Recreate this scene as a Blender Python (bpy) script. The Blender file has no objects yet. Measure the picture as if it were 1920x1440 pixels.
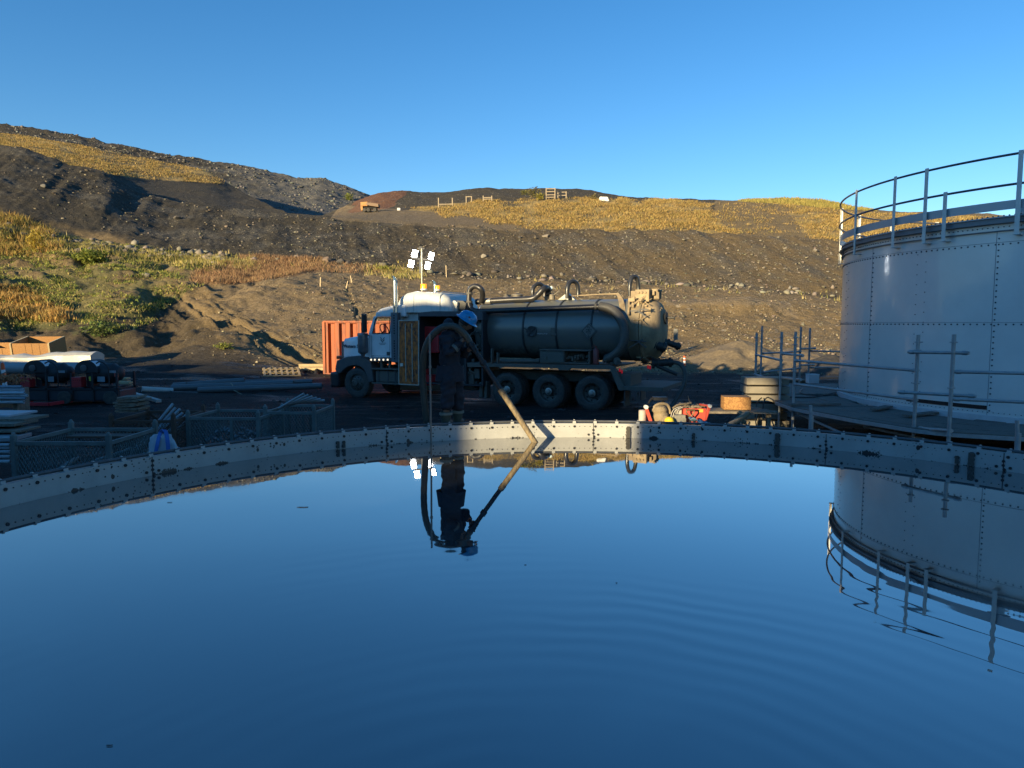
import bpy, bmesh, math, random
import numpy as np
from mathutils import Vector, Matrix
R_ = math.radians
random.seed(7); rng = np.random.default_rng(11)
SC = bpy.context.scene; COL = SC.collection

# ------------------------------------------------------------------ camera
F = 1340.0; CH = 1.60; PITCH = R_(4.9); S_, C_ = math.sin(PITCH), math.cos(PITCH)
cam = bpy.data.cameras.new('camera'); cam_o = bpy.data.objects.new('camera', cam); COL.objects.link(cam_o)
cam.sensor_width = 36; cam.lens = F/1920*36; cam.clip_start = .05; cam.clip_end = 5000
cam_o.location = (0, 0, CH); cam_o.rotation_euler = (R_(90)-PITCH, 0, 0)
SC.camera = cam_o
# ------------------------------------------------------------------ world, sun, exposure
SUN_AZ = R_(38); SUN_EL = R_(9.5)         # direction the light travels towards, clockwise from +Y; height of the sun
w = bpy.data.worlds.new('World'); SC.world = w; w.use_nodes = True
nt = w.node_tree; bg = nt.nodes['Background']
sky = nt.nodes.new('ShaderNodeTexSky'); sky.sky_type = 'NISHITA'; sky.sun_disc = False
sky.sun_elevation = R_(20); sky.sun_rotation = math.pi + SUN_AZ
sky.air_density = 1.15; sky.dust_density = 0.0; sky.ozone_density = 5; sky.altitude = 0
hsv = nt.nodes.new('ShaderNodeHueSaturation'); hsv.inputs['Saturation'].default_value = 1.2
nt.links.new(sky.outputs[0], hsv.inputs['Color']); nt.links.new(hsv.outputs[0], bg.inputs['Color'])
bg.inputs['Strength'].default_value = 0.077
sun = bpy.data.lights.new('sun', 'SUN'); sun.energy = 5.0; sun.angle = R_(.5); sun.color = (1, .80, .47)
sun_o = bpy.data.objects.new('sun', sun); COL.objects.link(sun_o)
LD = Vector((math.sin(SUN_AZ)*math.cos(SUN_EL), math.cos(SUN_AZ)*math.cos(SUN_EL), -math.sin(SUN_EL)))
sun_o.rotation_euler = LD.to_track_quat('-Z', 'Y').to_euler()
SC.view_settings.view_transform = 'Standard'; SC.view_settings.look = 'None'
SC.view_settings.exposure = 1.15; SC.view_settings.gamma = 1.0
SC.cycles.max_bounces = 6; SC.cycles.transparent_max_bounces = 8
SC.cycles.sample_clamp_indirect = 4
try:
    SC.cycles.use_denoising = True; SC.cycles.denoiser = 'OPENIMAGEDENOISE'
except Exception: pass

TF = Vector((-7.74, 3.65, 0)).normalized(); TLt = Vector((-TF.y, TF.x, 0))   # truck: forward, towards the camera
TO = Vector((2.357, 21.05, -1))-TLt*1.2
# ------------------------------------------------------------------ helpers
def dm(Y): return Y if Y > 60 else 1/(.9846/Y+.002015)
def at_y(px, py, Y): return at_yr(px, py, dm(Y))
def at_yr(px, py, Y):
    xn = (px-960)/F; yn = (720-py)/F; s = Y/(C_+S_*yn)
    return Vector((xn*s, Y, CH+(-S_+C_*yn)*s))
def at_z(px, py, z):
    xn = (px-960)/F; yn = (720-py)/F; s = (z-CH)/(-S_+C_*yn)
    return Vector((xn*s, (C_+S_*yn)*s, z))
def proj(X, Y, Z):
    zc = Y*C_-(Z-CH)*S_; yc = Y*S_+(Z-CH)*C_
    return 960+F*X/zc, 720-F*yc/zc

def tag(o, label=None, cat=None, group=None, kind=None):
    if label: o['label'] = label
    if cat: o['category'] = cat
    if group: o['group'] = group
    if kind: o['kind'] = kind
    return o
def thing(name, label, cat, loc=(0, 0, 0), rz=0, group=None):
    o = bpy.data.objects.new(name, None); COL.objects.link(o)
    o.empty_display_size = .2; o.location = loc; o.rotation_euler = (0, 0, rz)
    return tag(o, label, cat, group)
def kids(o): return [c for c in bpy.data.objects if c.parent == o]
def copy_tree(o, parent=None):
    c = o.copy(); COL.objects.link(c)
    if parent is not None: c.parent = parent; c.matrix_parent_inverse = o.matrix_parent_inverse
    for ch in kids(o):
        if ch != c: copy_tree(ch, c)
    return c

def frame_of(d):
    d = Vector(d).normalized()
    a = Vector((0, 0, 1)) if abs(d.z) < .95 else Vector((1, 0, 0))
    x = d.cross(a).normalized(); y = d.cross(x).normalized()
    return x, y
class MB:
    def __init__(s): s.v = []; s.f = []; s.m = []
    def add(s, vs, fs, m=0):
        n = len(s.v); s.v += [tuple(v) for v in vs]
        s.f += [tuple(i+n for i in f) for f in fs]; s.m += [m]*len(fs); return s
    def box(s, c, d, m=0, rz=0, M=None):
        x, y, z = d[0]/2, d[1]/2, d[2]/2
        vs = [Vector((a*x, b*y, e*z)) for a in (-1, 1) for b in (-1, 1) for e in (-1, 1)]
        T = M if M is not None else Matrix.Rotation(rz, 3, 'Z')
        vs = [T @ v+Vector(c) for v in vs]
        return s.add(vs, [(0, 1, 3, 2), (4, 6, 7, 5), (0, 4, 5, 1), (2, 3, 7, 6), (0, 2, 6, 4), (1, 5, 7, 3)], m)
    def beam(s, a, b, w_, h_, m=0):          # rectangular bar from a to b, h_ along world up when it can
        a = Vector(a); b = Vector(b); d = (b-a); L = d.length; d.normalize()
        up = Vector((0, 0, 1)) if abs(d.z) < .95 else Vector((0, 1, 0))
        x = d.cross(up).normalized(); u = x.cross(d).normalized()
        M = Matrix((d, x, u)).transposed()
        return s.box((a+b)/2, (L, w_, h_), m, M=M)
    def cyl(s, a, b, r, r2=None, n=16, m=0, cap=True):
        a = Vector(a); b = Vector(b); r2 = r if r2 is None else r2
        x, y = frame_of(b-a)
        vs = []
        for p, q in ((a, r), (b, r2)):
            for i in range(n):
                t = 2*math.pi*i/n; vs.append(p+(x*math.cos(t)+y*math.sin(t))*q)
        fs = [(i, (i+1) % n, n+(i+1) % n, n+i) for i in range(n)]
        if cap: fs += [tuple(range(n))[::-1], tuple(range(n, 2*n))]
        return s.add(vs, fs, m)
    def tube(s, pts, r, n=10, m=0, cap=True, ry=None):
        pts = [Vector(p) for p in pts]; rs = r if isinstance(r, (list, tuple)) else [r]*len(pts)
        vs = []; fs = []; px_ = None
        for k, p in enumerate(pts):
            d = (pts[min(k+1, len(pts)-1)]-pts[max(k-1, 0)]).normalized()
            if px_ is None: x, y = frame_of(d)
            else:
                x = (px_-d*px_.dot(d)).normalized(); y = d.cross(x).normalized()
            px_ = x
            for i in range(n):
                t = 2*math.pi*i/n; vs.append(p+x*math.cos(t)*rs[k]+y*math.sin(t)*rs[k]*(ry or 1))
        for k in range(len(pts)-1):
            for i in range(n):
                fs.append((k*n+i, k*n+(i+1) % n, (k+1)*n+(i+1) % n, (k+1)*n+i))
        if cap:
            fs += [tuple(range(n))[::-1], tuple((len(pts)-1)*n+i for i in range(n))]
        return s.add(vs, fs, m)
    def lathe(s, prof, n=32, axis='Z', c=(0, 0, 0), m=0, M=None, cap=True):   # prof: (radius, height) list
        vs = []; fs = []
        for r, h in prof:
            for i in range(n):
                t = 2*math.pi*i/n
                p = Vector((r*math.cos(t), r*math.sin(t), h))
                if axis == 'X': p = Vector((h, r*math.cos(t), r*math.sin(t)))
                if axis == 'Y': p = Vector((r*math.cos(t), h, r*math.sin(t)))
                if M is not None: p = M @ p
                vs.append(p+Vector(c))
        for k in range(len(prof)-1):
            for i in range(n):
                fs.append((k*n+i, k*n+(i+1) % n, (k+1)*n+(i+1) % n, (k+1)*n+i))
        cl_ = prof[0] == prof[-1]
        if prof[0][0] > 1e-4 and not cl_ and cap: fs.append(tuple(range(n))[::-1])
        if prof[-1][0] > 1e-4 and not cl_ and cap: fs.append(tuple((len(prof)-1)*n+i for i in range(n)))
        return s.add(vs, fs, m)
    def prism(s, poly, a, b, ax='Y', m=0, top=1.0, ctr=None):    # poly in the two other axes, extruded from a to b
        n = len(poly)
        def P(p, t):
            return (p[0], t, p[1]) if ax == 'Y' else ((t, p[0], p[1]) if ax == 'X' else (p[0], p[1], t))
        vs = [P(p, a) for p in poly]+[P(p, b) for p in poly]
        fs = [(i, (i+1) % n, n+(i+1) % n, n+i) for i in range(n)]+[tuple(range(n))[::-1], tuple(range(n, 2*n))]
        return s.add(vs, fs, m)
    def build(s, name, mats, parent=None, smooth=False, bevel=0, ang=35, loc=None):
        me = bpy.data.meshes.new(name); me.from_pydata(s.v, [], s.f); me.update()
        if not isinstance(mats, (list, tuple)): mats = [mats]
        for m in mats: me.materials.append(m)
        if len(mats) > 1: me.polygons.foreach_set('material_index', s.m)
        bm = bmesh.new(); bm.from_mesh(me); bmesh.ops.recalc_face_normals(bm, faces=bm.faces); bm.to_mesh(me); bm.free()
        if smooth:
            me.polygons.foreach_set('use_smooth', [True]*len(me.polygons)); me.set_sharp_from_angle(angle=R_(ang))
        o = bpy.data.objects.new(name, me); COL.objects.link(o)
        if parent is not None: o.parent = parent
        if loc is not None: o.location = loc
        if bevel:
            b = o.modifiers.new('bevel', 'BEVEL'); b.width = bevel; b.segments = 2; b.limit_method = 'ANGLE'; b.angle_limit = R_(40)
        return o
def text(name, body, size, m, parent, loc, rot, ext=.002, align='CENTER', shear=0):
    cu = bpy.data.curves.new(name, 'FONT'); cu.body = body; cu.size = size; cu.extrude = ext; cu.align_x = align; cu.align_y = 'CENTER'; cu.shear = shear; cu.resolution_u = 3; cu.offset = size*.012
    t = bpy.data.objects.new('tmp', cu); COL.objects.link(t)
    dg = bpy.context.evaluated_depsgraph_get(); me = bpy.data.meshes.new_from_object(t.evaluated_get(dg)); bpy.data.objects.remove(t)
    me.materials.clear(); me.materials.append(m); o = bpy.data.objects.new(name, me); COL.objects.link(o); o.parent = parent; o.location = loc; o.rotation_euler = rot; return o
def spline(pts, n=8):
    P = [Vector(p) for p in pts]; out = []
    for i in range(len(P)-1):
        p0 = P[max(i-1, 0)]; p1 = P[i]; p2 = P[i+1]; p3 = P[min(i+2, len(P)-1)]
        for k in range(n):
            t = k/n
            out.append(.5*((2*p1)+(-p0+p2)*t+(2*p0-5*p1+4*p2-p3)*t*t+(-p0+3*p1-3*p2+p3)*t**3))
    out.append(P[-1]); return out

# ------------------------------------------------------------------ materials
def mat(name, col, rough=.6, metal=0, col2=None, scale=6, amt=.5, contrast=(.35, .65), bump=0, bscale=40, detail=6,
        spec=.5, coat=0, streak=None, emit=None, dust=None, sub=None):
    m = bpy.data.materials.new(name); m.use_nodes = True; t = m.node_tree; N = t.nodes; L = t.links
    b = N['Principled BSDF']; b.inputs['Roughness'].default_value = rough; b.inputs['Metallic'].default_value = metal
    b.inputs['Specular IOR Level'].default_value = spec
    if coat: b.inputs['Coat Weight'].default_value = coat; b.inputs['Coat Roughness'].default_value = .08
    tc = N.new('ShaderNodeTexCoord')
    c2 = col2 if col2 else tuple(c*.72 for c in col)
    n1 = N.new('ShaderNodeTexNoise'); n1.inputs['Scale'].default_value = scale; n1.inputs['Detail'].default_value = detail
    n1.inputs['Roughness'].default_value = .65
    mp = N.new('ShaderNodeMapping'); L.new(tc.outputs['Object'], mp.inputs[0])
    if streak: mp.inputs['Scale'].default_value = streak
    L.new(mp.outputs[0], n1.inputs['Vector'])
    r = N.new('ShaderNodeMapRange'); r.inputs['From Min'].default_value = contrast[0]; r.inputs['From Max'].default_value = contrast[1]
    L.new(n1.outputs['Fac'], r.inputs['Value'])
    mx = N.new('ShaderNodeMix'); mx.data_type = 'RGBA'; mx.inputs['A'].default_value = (*col, 1); mx.inputs['B'].default_value = (*c2, 1)
    mm = N.new('ShaderNodeMath'); mm.operation = 'MULTIPLY'; mm.inputs[1].default_value = amt
    L.new(r.outputs[0], mm.inputs[0]); L.new(mm.outputs[0], mx.inputs['Factor'])
    out = mx.outputs['Result']
    if dust:   # (colour, height of the dirt line in object z, softness): splashed mud low on the thing
        dc, dz, ds = dust
        sp = N.new('ShaderNodeSeparateXYZ'); L.new(tc.outputs['Object'], sp.inputs[0])
        n2 = N.new('ShaderNodeTexNoise'); n2.inputs['Scale'].default_value = 7; n2.inputs['Detail'].default_value = 8
        L.new(tc.outputs['Object'], n2.inputs['Vector'])
        a = N.new('ShaderNodeMath'); a.operation = 'MULTIPLY_ADD'; a.inputs[1].default_value = ds*3; L.new(n2.outputs['Fac'], a.inputs[0]); L.new(sp.outputs['Z'], a.inputs[2])
        q = N.new('ShaderNodeMapRange'); q.inputs['From Min'].default_value = dz+ds*2.2; q.inputs['From Max'].default_value = dz+ds*.8
        L.new(a.outputs[0], q.inputs['Value'])
        m2 = N.new('ShaderNodeMix'); m2.data_type = 'RGBA'; L.new(q.outputs[0], m2.inputs['Factor']); L.new(out, m2.inputs['A']); m2.inputs['B'].default_value = (*dc, 1)
        out = m2.outputs['Result']
        r3 = N.new('ShaderNodeMapRange'); r3.inputs['To Min'].default_value = rough; r3.inputs['To Max'].default_value = .85
        L.new(q.outputs[0], r3.inputs['Value']); L.new(r3.outputs[0], b.inputs['Roughness'])
    L.new(out, b.inputs['Base Color'])
    if bump:
        n3 = N.new('ShaderNodeTexNoise'); n3.inputs['Scale'].default_value = bscale; n3.inputs['Detail'].default_value = 5
        L.new(mp.outputs[0], n3.inputs['Vector'])
        bp = N.new('ShaderNodeBump'); bp.inputs['Strength'].default_value = bump; bp.inputs['Distance'].default_value = .02
        L.new(n3.outputs['Fac'], bp.inputs['Height']); L.new(bp.outputs[0], b.inputs['Normal'])
    if emit:
        b.inputs['Emission Color'].default_value = (*emit[0], 1); b.inputs['Emission Strength'].default_value = emit[1]
    return m

# ------------------------------------------------------------------ noise for the terrain
def vnoise(x, y, seed=0):
    xi = np.floor(x).astype(np.int64); yi = np.floor(y).astype(np.int64); xf = x-xi; yf = y-yi
    def h(a, b):
        n = (a*374761393+b*668265263+seed*974634777) & 0xffffffff
        n = ((n ^ (n >> 13))*1274126177) & 0xffffffff
        return ((n ^ (n >> 16)) & 0xffff)/65535.0
    u = xf*xf*(3-2*xf); v = yf*yf*(3-2*yf)
    return (h(xi, yi)*(1-u)+h(xi+1, yi)*u)*(1-v)+(h(xi, yi+1)*(1-u)+h(xi+1, yi+1)*u)*v
def fbm(x, y, oct=5, seed=0, gain=.5):
    a = 1; s = 0; t = 0
    for k in range(oct):
        s = s+a*vnoise(x*2**k+17.3*k, y*2**k-9.1*k, seed+k); t += a; a *= gain
    return s/t-.5

def cv(*pts):
    xs = [p[0] for p in pts]; ys = [p[1] for p in pts]
    return lambda px: sum(np.interp(np.asarray(px)+o, xs, ys)*w_ for o, w_ in ((-22, .15), (-11, .22), (0, .26), (11, .22), (22, .15)))
def inpoly(px, py, poly):
    r = np.zeros(px.shape, bool); n = len(poly); j = n-1
    for i in range(n):
        xi, yi = poly[i]; xj, yj = poly[j]
        c = ((yi > py) != (yj > py)) & (px < (xj-xi)*(py-yi)/((yj-yi) if yj != yi else 1e-9)+xi)
        r ^= c; j = i
    return r
# ================================================================== TERRAIN
def zrow(py, D):
    yn = (720-py)/F; return CH+D*(-S_+C_*yn)/(C_+S_*yn)
PXC = np.concatenate([np.linspace(-2600, -150, 90, endpoint=False), np.arange(-150, 2070, 3.0), np.linspace(2070, 4400, 90)])
def sheet(rows, subs, px=PXC):
    Ds, Zs, As = [], [], []
    for kind, v, D, a in rows:
        Dv = D(px) if callable(D) else np.full(px.shape, float(D))
        vv = v(px) if callable(v) else np.full(px.shape, float(v))
        Ds.append(Dv); Zs.append(zrow(vv, Dv) if kind == 'y' else vv); As.append(np.full(px.shape, float(a)))
    DD, ZZ, AA = [], [], []
    for i, n in enumerate(subs):
        for k in range(n):
            t = k/n; DD.append(Ds[i]*(1-t)+Ds[i+1]*t); ZZ.append(Zs[i]*(1-t)+Zs[i+1]*t); AA.append(As[i]*(1-t)+As[i+1]*t)
    DD.append(Ds[-1]); ZZ.append(Zs[-1]); AA.append(As[-1])
    D = np.array(DD); Z = np.array(ZZ); A = np.array(AA)
    X = ((px-960)/F)[None, :]*(D*C_-(Z-CH)*S_)
    return X, D, Z, A
class Terr: pass
TERR = []
def make_terrain(name, X, Y, Z, colf, m, tiltn=.5):
    P = np.stack([X, Y, Z], -1); nr, nc = X.shape
    me = bpy.data.meshes.new(name)
    idx = np.arange(nr*nc).reshape(nr, nc)
    f = np.stack([idx[:-1, :-1], idx[:-1, 1:], idx[1:, 1:], idx[1:, :-1]], -1).reshape(-1, 4)
    me.vertices.add(nr*nc); me.vertices.foreach_set('co', P.reshape(-1).astype(np.float32))
    me.loops.add(len(f)*4); me.loops.foreach_set('vertex_index', f.reshape(-1).astype(np.int32))
    me.polygons.add(len(f)); me.polygons.foreach_set('loop_start', np.arange(0, len(f)*4, 4, dtype=np.int32))
    me.polygons.foreach_set('loop_total', np.full(len(f), 4, dtype=np.int32))
    me.polygons.foreach_set('use_smooth', np.ones(len(f), bool)); me.update(calc_edges=True); me.validate()
    px, py = proj(X, Y, Z)
    col, spk, wet = colf(px, py, X, Y, Z)
    c = np.concatenate([col, np.ones((nr, nc, 1))], -1).reshape(-1).astype(np.float32)
    a = me.color_attributes.new('Col', 'FLOAT_COLOR', 'POINT'); a.data.foreach_set('color', c)
    for nm, d in (('Speck', spk), ('Wet', wet)):
        a = me.attributes.new(nm, 'FLOAT', 'POINT'); a.data.foreach_set('value', d.reshape(-1).astype(np.float32))
    me.materials.append(m)
    o = bpy.data.objects.new(name, me); COL.objects.link(o); tag(o, kind='structure')
    t = Terr(); t.X, t.Y, t.Z, t.px, t.py = X, Y, Z, px, py; TERR.append(t)
    return t

def terrain_mat():
    m = bpy.data.materials.new('soil'); m.use_nodes = True; t = m.node_tree; N = t.nodes; L = t.links; b = N['Principled BSDF']
    def M(op, a, b_=None, c=None):
        n = N.new('ShaderNodeMath'); n.operation = op
        for i, v in enumerate((a, b_, c)):
            if v is None: continue
            if isinstance(v, (int, float)): n.inputs[i].default_value = v
            else: L.new(v, n.inputs[i])
        return n.outputs[0]
    tc = N.new('ShaderNodeTexCoord'); ob = tc.outputs['Object']
    def noise(sc, det=6, ro=.6, vec=ob):
        n = N.new('ShaderNodeTexNoise'); n.inputs['Scale'].default_value = sc; n.inputs['Detail'].default_value = det; n.inputs['Roughness'].default_value = ro
        L.new(vec, n.inputs['Vector']); return n.outputs['Fac']
    at = N.new('ShaderNodeAttribute'); at.attribute_name = 'Col'
    sp = N.new('ShaderNodeAttribute'); sp.attribute_name = 'Speck'
    we = N.new('ShaderNodeAttribute'); we.attribute_name = 'Wet'
    n1 = noise(1.7, 8, .7); n2 = noise(13, 6, .75)
    v = M('MULTIPLY_ADD', n1, 1.5, .25); v = M('MULTIPLY', v, M('MULTIPLY_ADD', n2, 2.4, -.2))
    sc = N.new('ShaderNodeVectorMath'); sc.operation = 'SCALE'; L.new(at.outputs['Color'], sc.inputs[0]); L.new(v, sc.inputs['Scale'])
    def speck(scale, th, w_):
        vo = N.new('ShaderNodeTexVoronoi'); vo.inputs['Scale'].default_value = scale; L.new(ob, vo.inputs['Vector'])
        cx = N.new('ShaderNodeSeparateColor'); L.new(vo.outputs['Color'], cx.inputs[0])
        keep = M('GREATER_THAN', cx.outputs[0], th)
        rad = M('MULTIPLY_ADD', M('POWER', cx.outputs[1], 2.5), .30, .12)
        ins = M('LESS_THAN', vo.outputs['Distance'], rad)
        return M('MULTIPLY', M('MULTIPLY', keep, ins), w_)
    s1 = speck(4.6, .5, .75); s2 = speck(1.9, .84, .8); s3 = speck(11, .6, .8)
    sm = M('MULTIPLY', M('MAXIMUM', M('MAXIMUM', s1, s3), s2), sp.outputs['Fac'])
    mx = N.new('ShaderNodeMix'); mx.data_type = 'RGBA'; L.new(sm, mx.inputs['Factor']); L.new(sc.outputs[0], mx.inputs['A'])
    mx.inputs['B'].default_value = (.44, .375, .28, 1)
    L.new(mx.outputs['Result'], b.inputs['Base Color'])
    pud = N.new('ShaderNodeMapRange'); pud.inputs['From Min'].default_value = .5; pud.inputs['From Max'].default_value = .62
    mp = N.new('ShaderNodeMapping'); mp.inputs['Scale'].default_value = (.35, 1.3, 1); L.new(ob, mp.inputs[0])
    L.new(noise(.9, 6, .6, mp.outputs[0]), pud.inputs['Value'])
    wet = M('MULTIPLY', we.outputs['Fac'], pud.outputs[0])
    L.new(M('MULTIPLY_ADD', wet, -.66, .93), b.inputs['Roughness'])
    b.inputs['Specular IOR Level'].default_value = .35
    h = M('ADD', M('MULTIPLY', n1, 1.5), M('MULTIPLY', n2, .8)); h = M('ADD', h, M('MULTIPLY', sm, .3))
    bp = N.new('ShaderNodeBump'); bp.inputs['Distance'].default_value = .20; bp.inputs['Strength'].default_value = 1.0
    L.new(h, bp.inputs['Height']); L.new(bp.outputs[0], b.inputs['Normal'])
    return m
SOIL = terrain_mat()
cDARK = np.array([.044, .037, .025]); cBROWN = np.array([.215, .150, .072]); cGOLD = np.array([.33, .235, .09])
cGREEN = np.array([.10, .12, .03]); cRUST = np.array([.17, .075, .04]); cGREY = np.array([.13, .12, .10])
cYARD = np.array([.014, .0135, .013]); cTAN = np.array([.21, .155, .09]); cROCK = np.array([.10, .095, .085]); cRED = np.array([.20, .12, .06])
def paint(col, mask, c):
    m = mask[..., None]; return col*(1-m)+c*m
def soft(px, py, poly, jx, jy):
    return inpoly(px+jx, py+jy, poly).astype(float)

CREST = cv((-2600, 60), (-600, 150), (-150, 225), (0, 272), (60, 280), (110, 296), (150, 312), (195, 318), (235, 348), (300, 372), (380, 385), (545, 402), (700, 415), (800, 420), (950, 428), (1100, 430), (1300, 434), (1400, 440), (1500, 447), (1580, 452), (1920, 470), (2600, 480), (4400, 480))
FOOT = cv((-2600, 380), (-150, 420), (0, 425), (60, 436), (130, 455), (200, 463), (330, 478), (460, 485), (600, 491), (700, 497), (850, 512), (1000, 517), (1200, 526), (1500, 545), (1600, 550), (2200, 560), (4400, 570))
MID = cv((-2600, 560), (0, 560), (200, 560), (400, 568), (600, 562), (900, 570), (1100, 572), (1250, 566), (1400, 560), (1480, 575), (1600, 585), (4400, 590))
LOW = cv((-2600, 645), (-100, 645), (0, 648), (100, 655), (200, 652), (300, 640), (400, 642), (500, 646), (600, 640), (1000, 640), (1250, 640), (1600, 648), (4400, 655))
rows = [('z', -1.0, 5.5, .02), ('z', -1.0, 12, .035), ('z', -1.0, cv((0, 30), (400, 32), (600, 34.5), (1250, 38.5), (1900, 38.5)), .06),
        ('y', LOW, cv((0, 42), (600, 44.5), (1250, 48), (1900, 49)), .35), ('y', MID, cv((0, 54), (600, 57), (1900, 60)), .55),
        ('y', FOOT, cv((-500, 70), (0, 71), (300, 73), (600, 76), (1900, 80)), .40),
        ('y', CREST, cv((-500, 92), (0, 94), (300, 95), (600, 94), (1900, 98)), .36),
        ('z', lambda px: zrow(CREST(px), cv((-500, 92), (0, 94), (300, 95), (600, 94), (1900, 98))(px))-1.5, 112, .3)]
X, D, Z, A = sheet(rows, [14, 70, 60, 60, 80, 110, 10])
px, py = proj(X, D, Z)
n = fbm(X/9, D/9, 6, 3)*A*2.4+fbm(X/1.6, D/1.6, 4, 9)*A*.9+fbm(X/.6, D/.6, 3, 19)*A*.42*(D > 36)
leftveg = np.clip((620-px)/250, 0, 1)*np.clip((D-38)/6, 0, 1)*np.clip((76-D)/6, 0, 1)
n = n+leftveg*(np.abs(fbm(X/5, D/3.5, 5, 21))*3.0-.35)*1.15
slope = np.clip((D-74)/6, 0, 1)*np.clip((104-D)/4, 0, 1)
n = n+slope*(fbm((X+D*.3)/2.2, D/14, 4, 31)*.8)           # gullies running down the face
# a worn haul track curving down the slope on the left, a dozer cut, and a dark terrace edge on the right
def band(cx_, w_): return np.exp(-((px-cx_)/w_)**2)
tx = np.interp(py, [545, 560, 600, 640, 690], [315, 330, 400, 500, 620])
trk = band(tx, 34+0*py)*(py > 540)*(py < 700)
n = n-trk*.35+np.exp(-((px-(tx-26))/5)**2)*(py > 545)*(py < 700)*.25-np.exp(-((px-(tx+20))/5)**2)*(py > 545)*(py < 700)*.3-sum(np.exp(-((px-(tx+o))/2.6)**2) for o in (-62, -46, -8, 6, 44, 60))*(py > 550)*(py < 700)*.11
cut = np.exp(-((px-np.interp(py, [515, 545, 575, 620], [655, 650, 668, 674]))/3.2)**2)*(py > 520)*(py < 620)
n = n-cut*.4*np.clip(.6+fbm(X/.8, D/.8, 3, 71)*3, 0, 1.4)
pit = np.exp(-(((px-215)/60)**2+((py-640)/22)**2)); n = n-pit*.9
pit2 = np.exp(-(((px-300)/40)**2+((py-600)/40)**2)); n = n-pit2*1.0
md = np.exp(-(((px-430)/75)**2+((py-640)/26)**2)); n = n+md*.9
ledge = np.exp(-(((px-1400)/120)**2+((py-572)/6)**2)); n = n+ledge*.5
yard = (D < 37)
n = n+yard*(fbm(X/1.1, D/.35, 4, 51)*.10)
Z = Z+n
def col1(px, py, X, Y, Z):
    j1 = fbm(X/2.5, Y/2.5, 5, 77); j2 = fbm(X/2.5+50, Y/2.5, 5, 78); jx, jy = j1*60, j2*26
    col = np.zeros(px.shape+(3,))+cDARK
    low = np.clip((76-Y+j1*6)/3, 0, 1); col = paint(col, low, cBROWN)
    # embankment lighter and stonier towards the right
    col = paint(col, np.clip((Y-74)/4, 0, 1)*np.clip((px-600)/700, 0, 1)*.72, cBROWN*.8)
    col = paint(col, np.clip((Y-76)/3, 0, 1)*np.clip(j2*3+.1, 0, .6), cGREY*.7)
    # dark soil in the lower left and along the track
    col = paint(col, soft(px, py, [(-900, 600), (120, 600), (230, 590), (330, 560), (370, 600), (420, 650), (500, 700), (480, 720), (-900, 720)], jx*.6, jy*.6)*.75, cDARK*.8)
    col = paint(col, soft(px, py, [(300, 600), (440, 600), (480, 690), (280, 690)], jx, jy)*.35, cBROWN*.55)
    # greens and golds of the weedy slope
    g = np.clip(j1*5+.75, 0, 1)
    col = paint(col, soft(px, py, [(-900, 420), (60, 430), (330, 470), (420, 500), (350, 545), (290, 600), (200, 640), (120, 620), (-900, 640)], jx*.5, jy*.5)*g*.5, cGREEN)
    col = paint(col, soft(px, py, [(-900, 395), (0, 400), (90, 430), (140, 475), (60, 500), (-900, 500)], jx*.4, jy*.4)*.6, cRED)
    col = paint(col, soft(px, py, [(-900, 540), (40, 540), (120, 575), (125, 605), (-900, 600)], jx*.3, jy*.3)*.9, cGOLD*.9)
    col = paint(col, soft(px, py, [(130, 470), (480, 485), (700, 500), (760, 515), (600, 520), (400, 520), (250, 500), (120, 500)], jx*.4, jy*.4)*.6, cTAN)
    col = paint(col, soft(px, py, [(370, 505), (470, 480), (600, 485), (620, 505), (450, 535), (360, 535)], jx*.3, jy*.3)*.75, cRED)
    col = paint(col, soft(px, py, [(400, 540), (640, 510), (900, 540), (900, 640), (620, 660), (480, 620)], jx*.5, jy*.5)*.5, cTAN)
    # haul road streak and pale patch on the right
    col = paint(col, soft(px, py, [(1250, 562), (1400, 556), (1480, 566), (1500, 600), (1470, 590), (1440, 572), (1250, 572)], jx*.1, jy*.15)*.7, cTAN*1.2)
    yd = np.clip((39-Y+j1*5)/3, 0, 1); col = paint(col, yd, cYARD)
    # crest strip: pale torn soil lumps right above the embankment edge
    col = paint(col, soft(px, py, [(620, 385), (800, 395), (1000, 418), (1010, 436), (820, 425), (620, 412)], jx*.2, jy*.1)*.6, cTAN*.9)
    spk = np.clip(.62+.35*(Y > 76)+.4*np.clip((px-900)/400, 0, 1), 0, 1)*(1-yd*.85)*np.clip(.7+j2*2.2, .15, 1)*np.clip(.45+(px-200)/900, .4, 1)
    wet = yd*np.clip(.65+j2*3, 0, 1)
    return col, spk, wet
T1 = make_terrain('ground', X, D, Z, col1, SOIL)

# ---- terrace behind the dark embankment on the left (tan grass above, bare dark slope below)
TERR_TOP = cv((-2600, 60), (-600, 180), (-150, 225), (0, 250), (100, 264), (200, 283), (330, 308), (400, 324), (425, 345), (480, 374), (530, 396), (560, 410), (700, 450))
pxl = np.concatenate([np.linspace(-2600, -150, 60, endpoint=False), np.arange(-150, 720, 3.0)])
rows = [('y', lambda p: CREST(p)+30, 104, .2), ('y', lambda p: TERR_TOP(p), cv((0, 170), (400, 160), (560, 114), (700, 112)), .45), ('y', lambda p: TERR_TOP(p)+14, 185, .2)]
X, D, Z, A = sheet(rows, [110, 8], pxl)
Z = Z+fbm(X/7, D/7, 6, 5)*A*2.0+fbm(X/1.3, D/1.3, 3, 15)*A*.7
GRASS_L = [(-2700, 60), (-600, 170), (-150, 220), (0, 245), (330, 300), (400, 315), (412, 346), (330, 336), (245, 331), (190, 305), (60, 268), (0, 262), (-2700, 400)]
GRASS_L = [(-2700, -200), (0, 200), (400, 290), (415, 345), (330, 340), (245, 333), (190, 325), (60, 320), (0, 320), (-2700, 500)]
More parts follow.
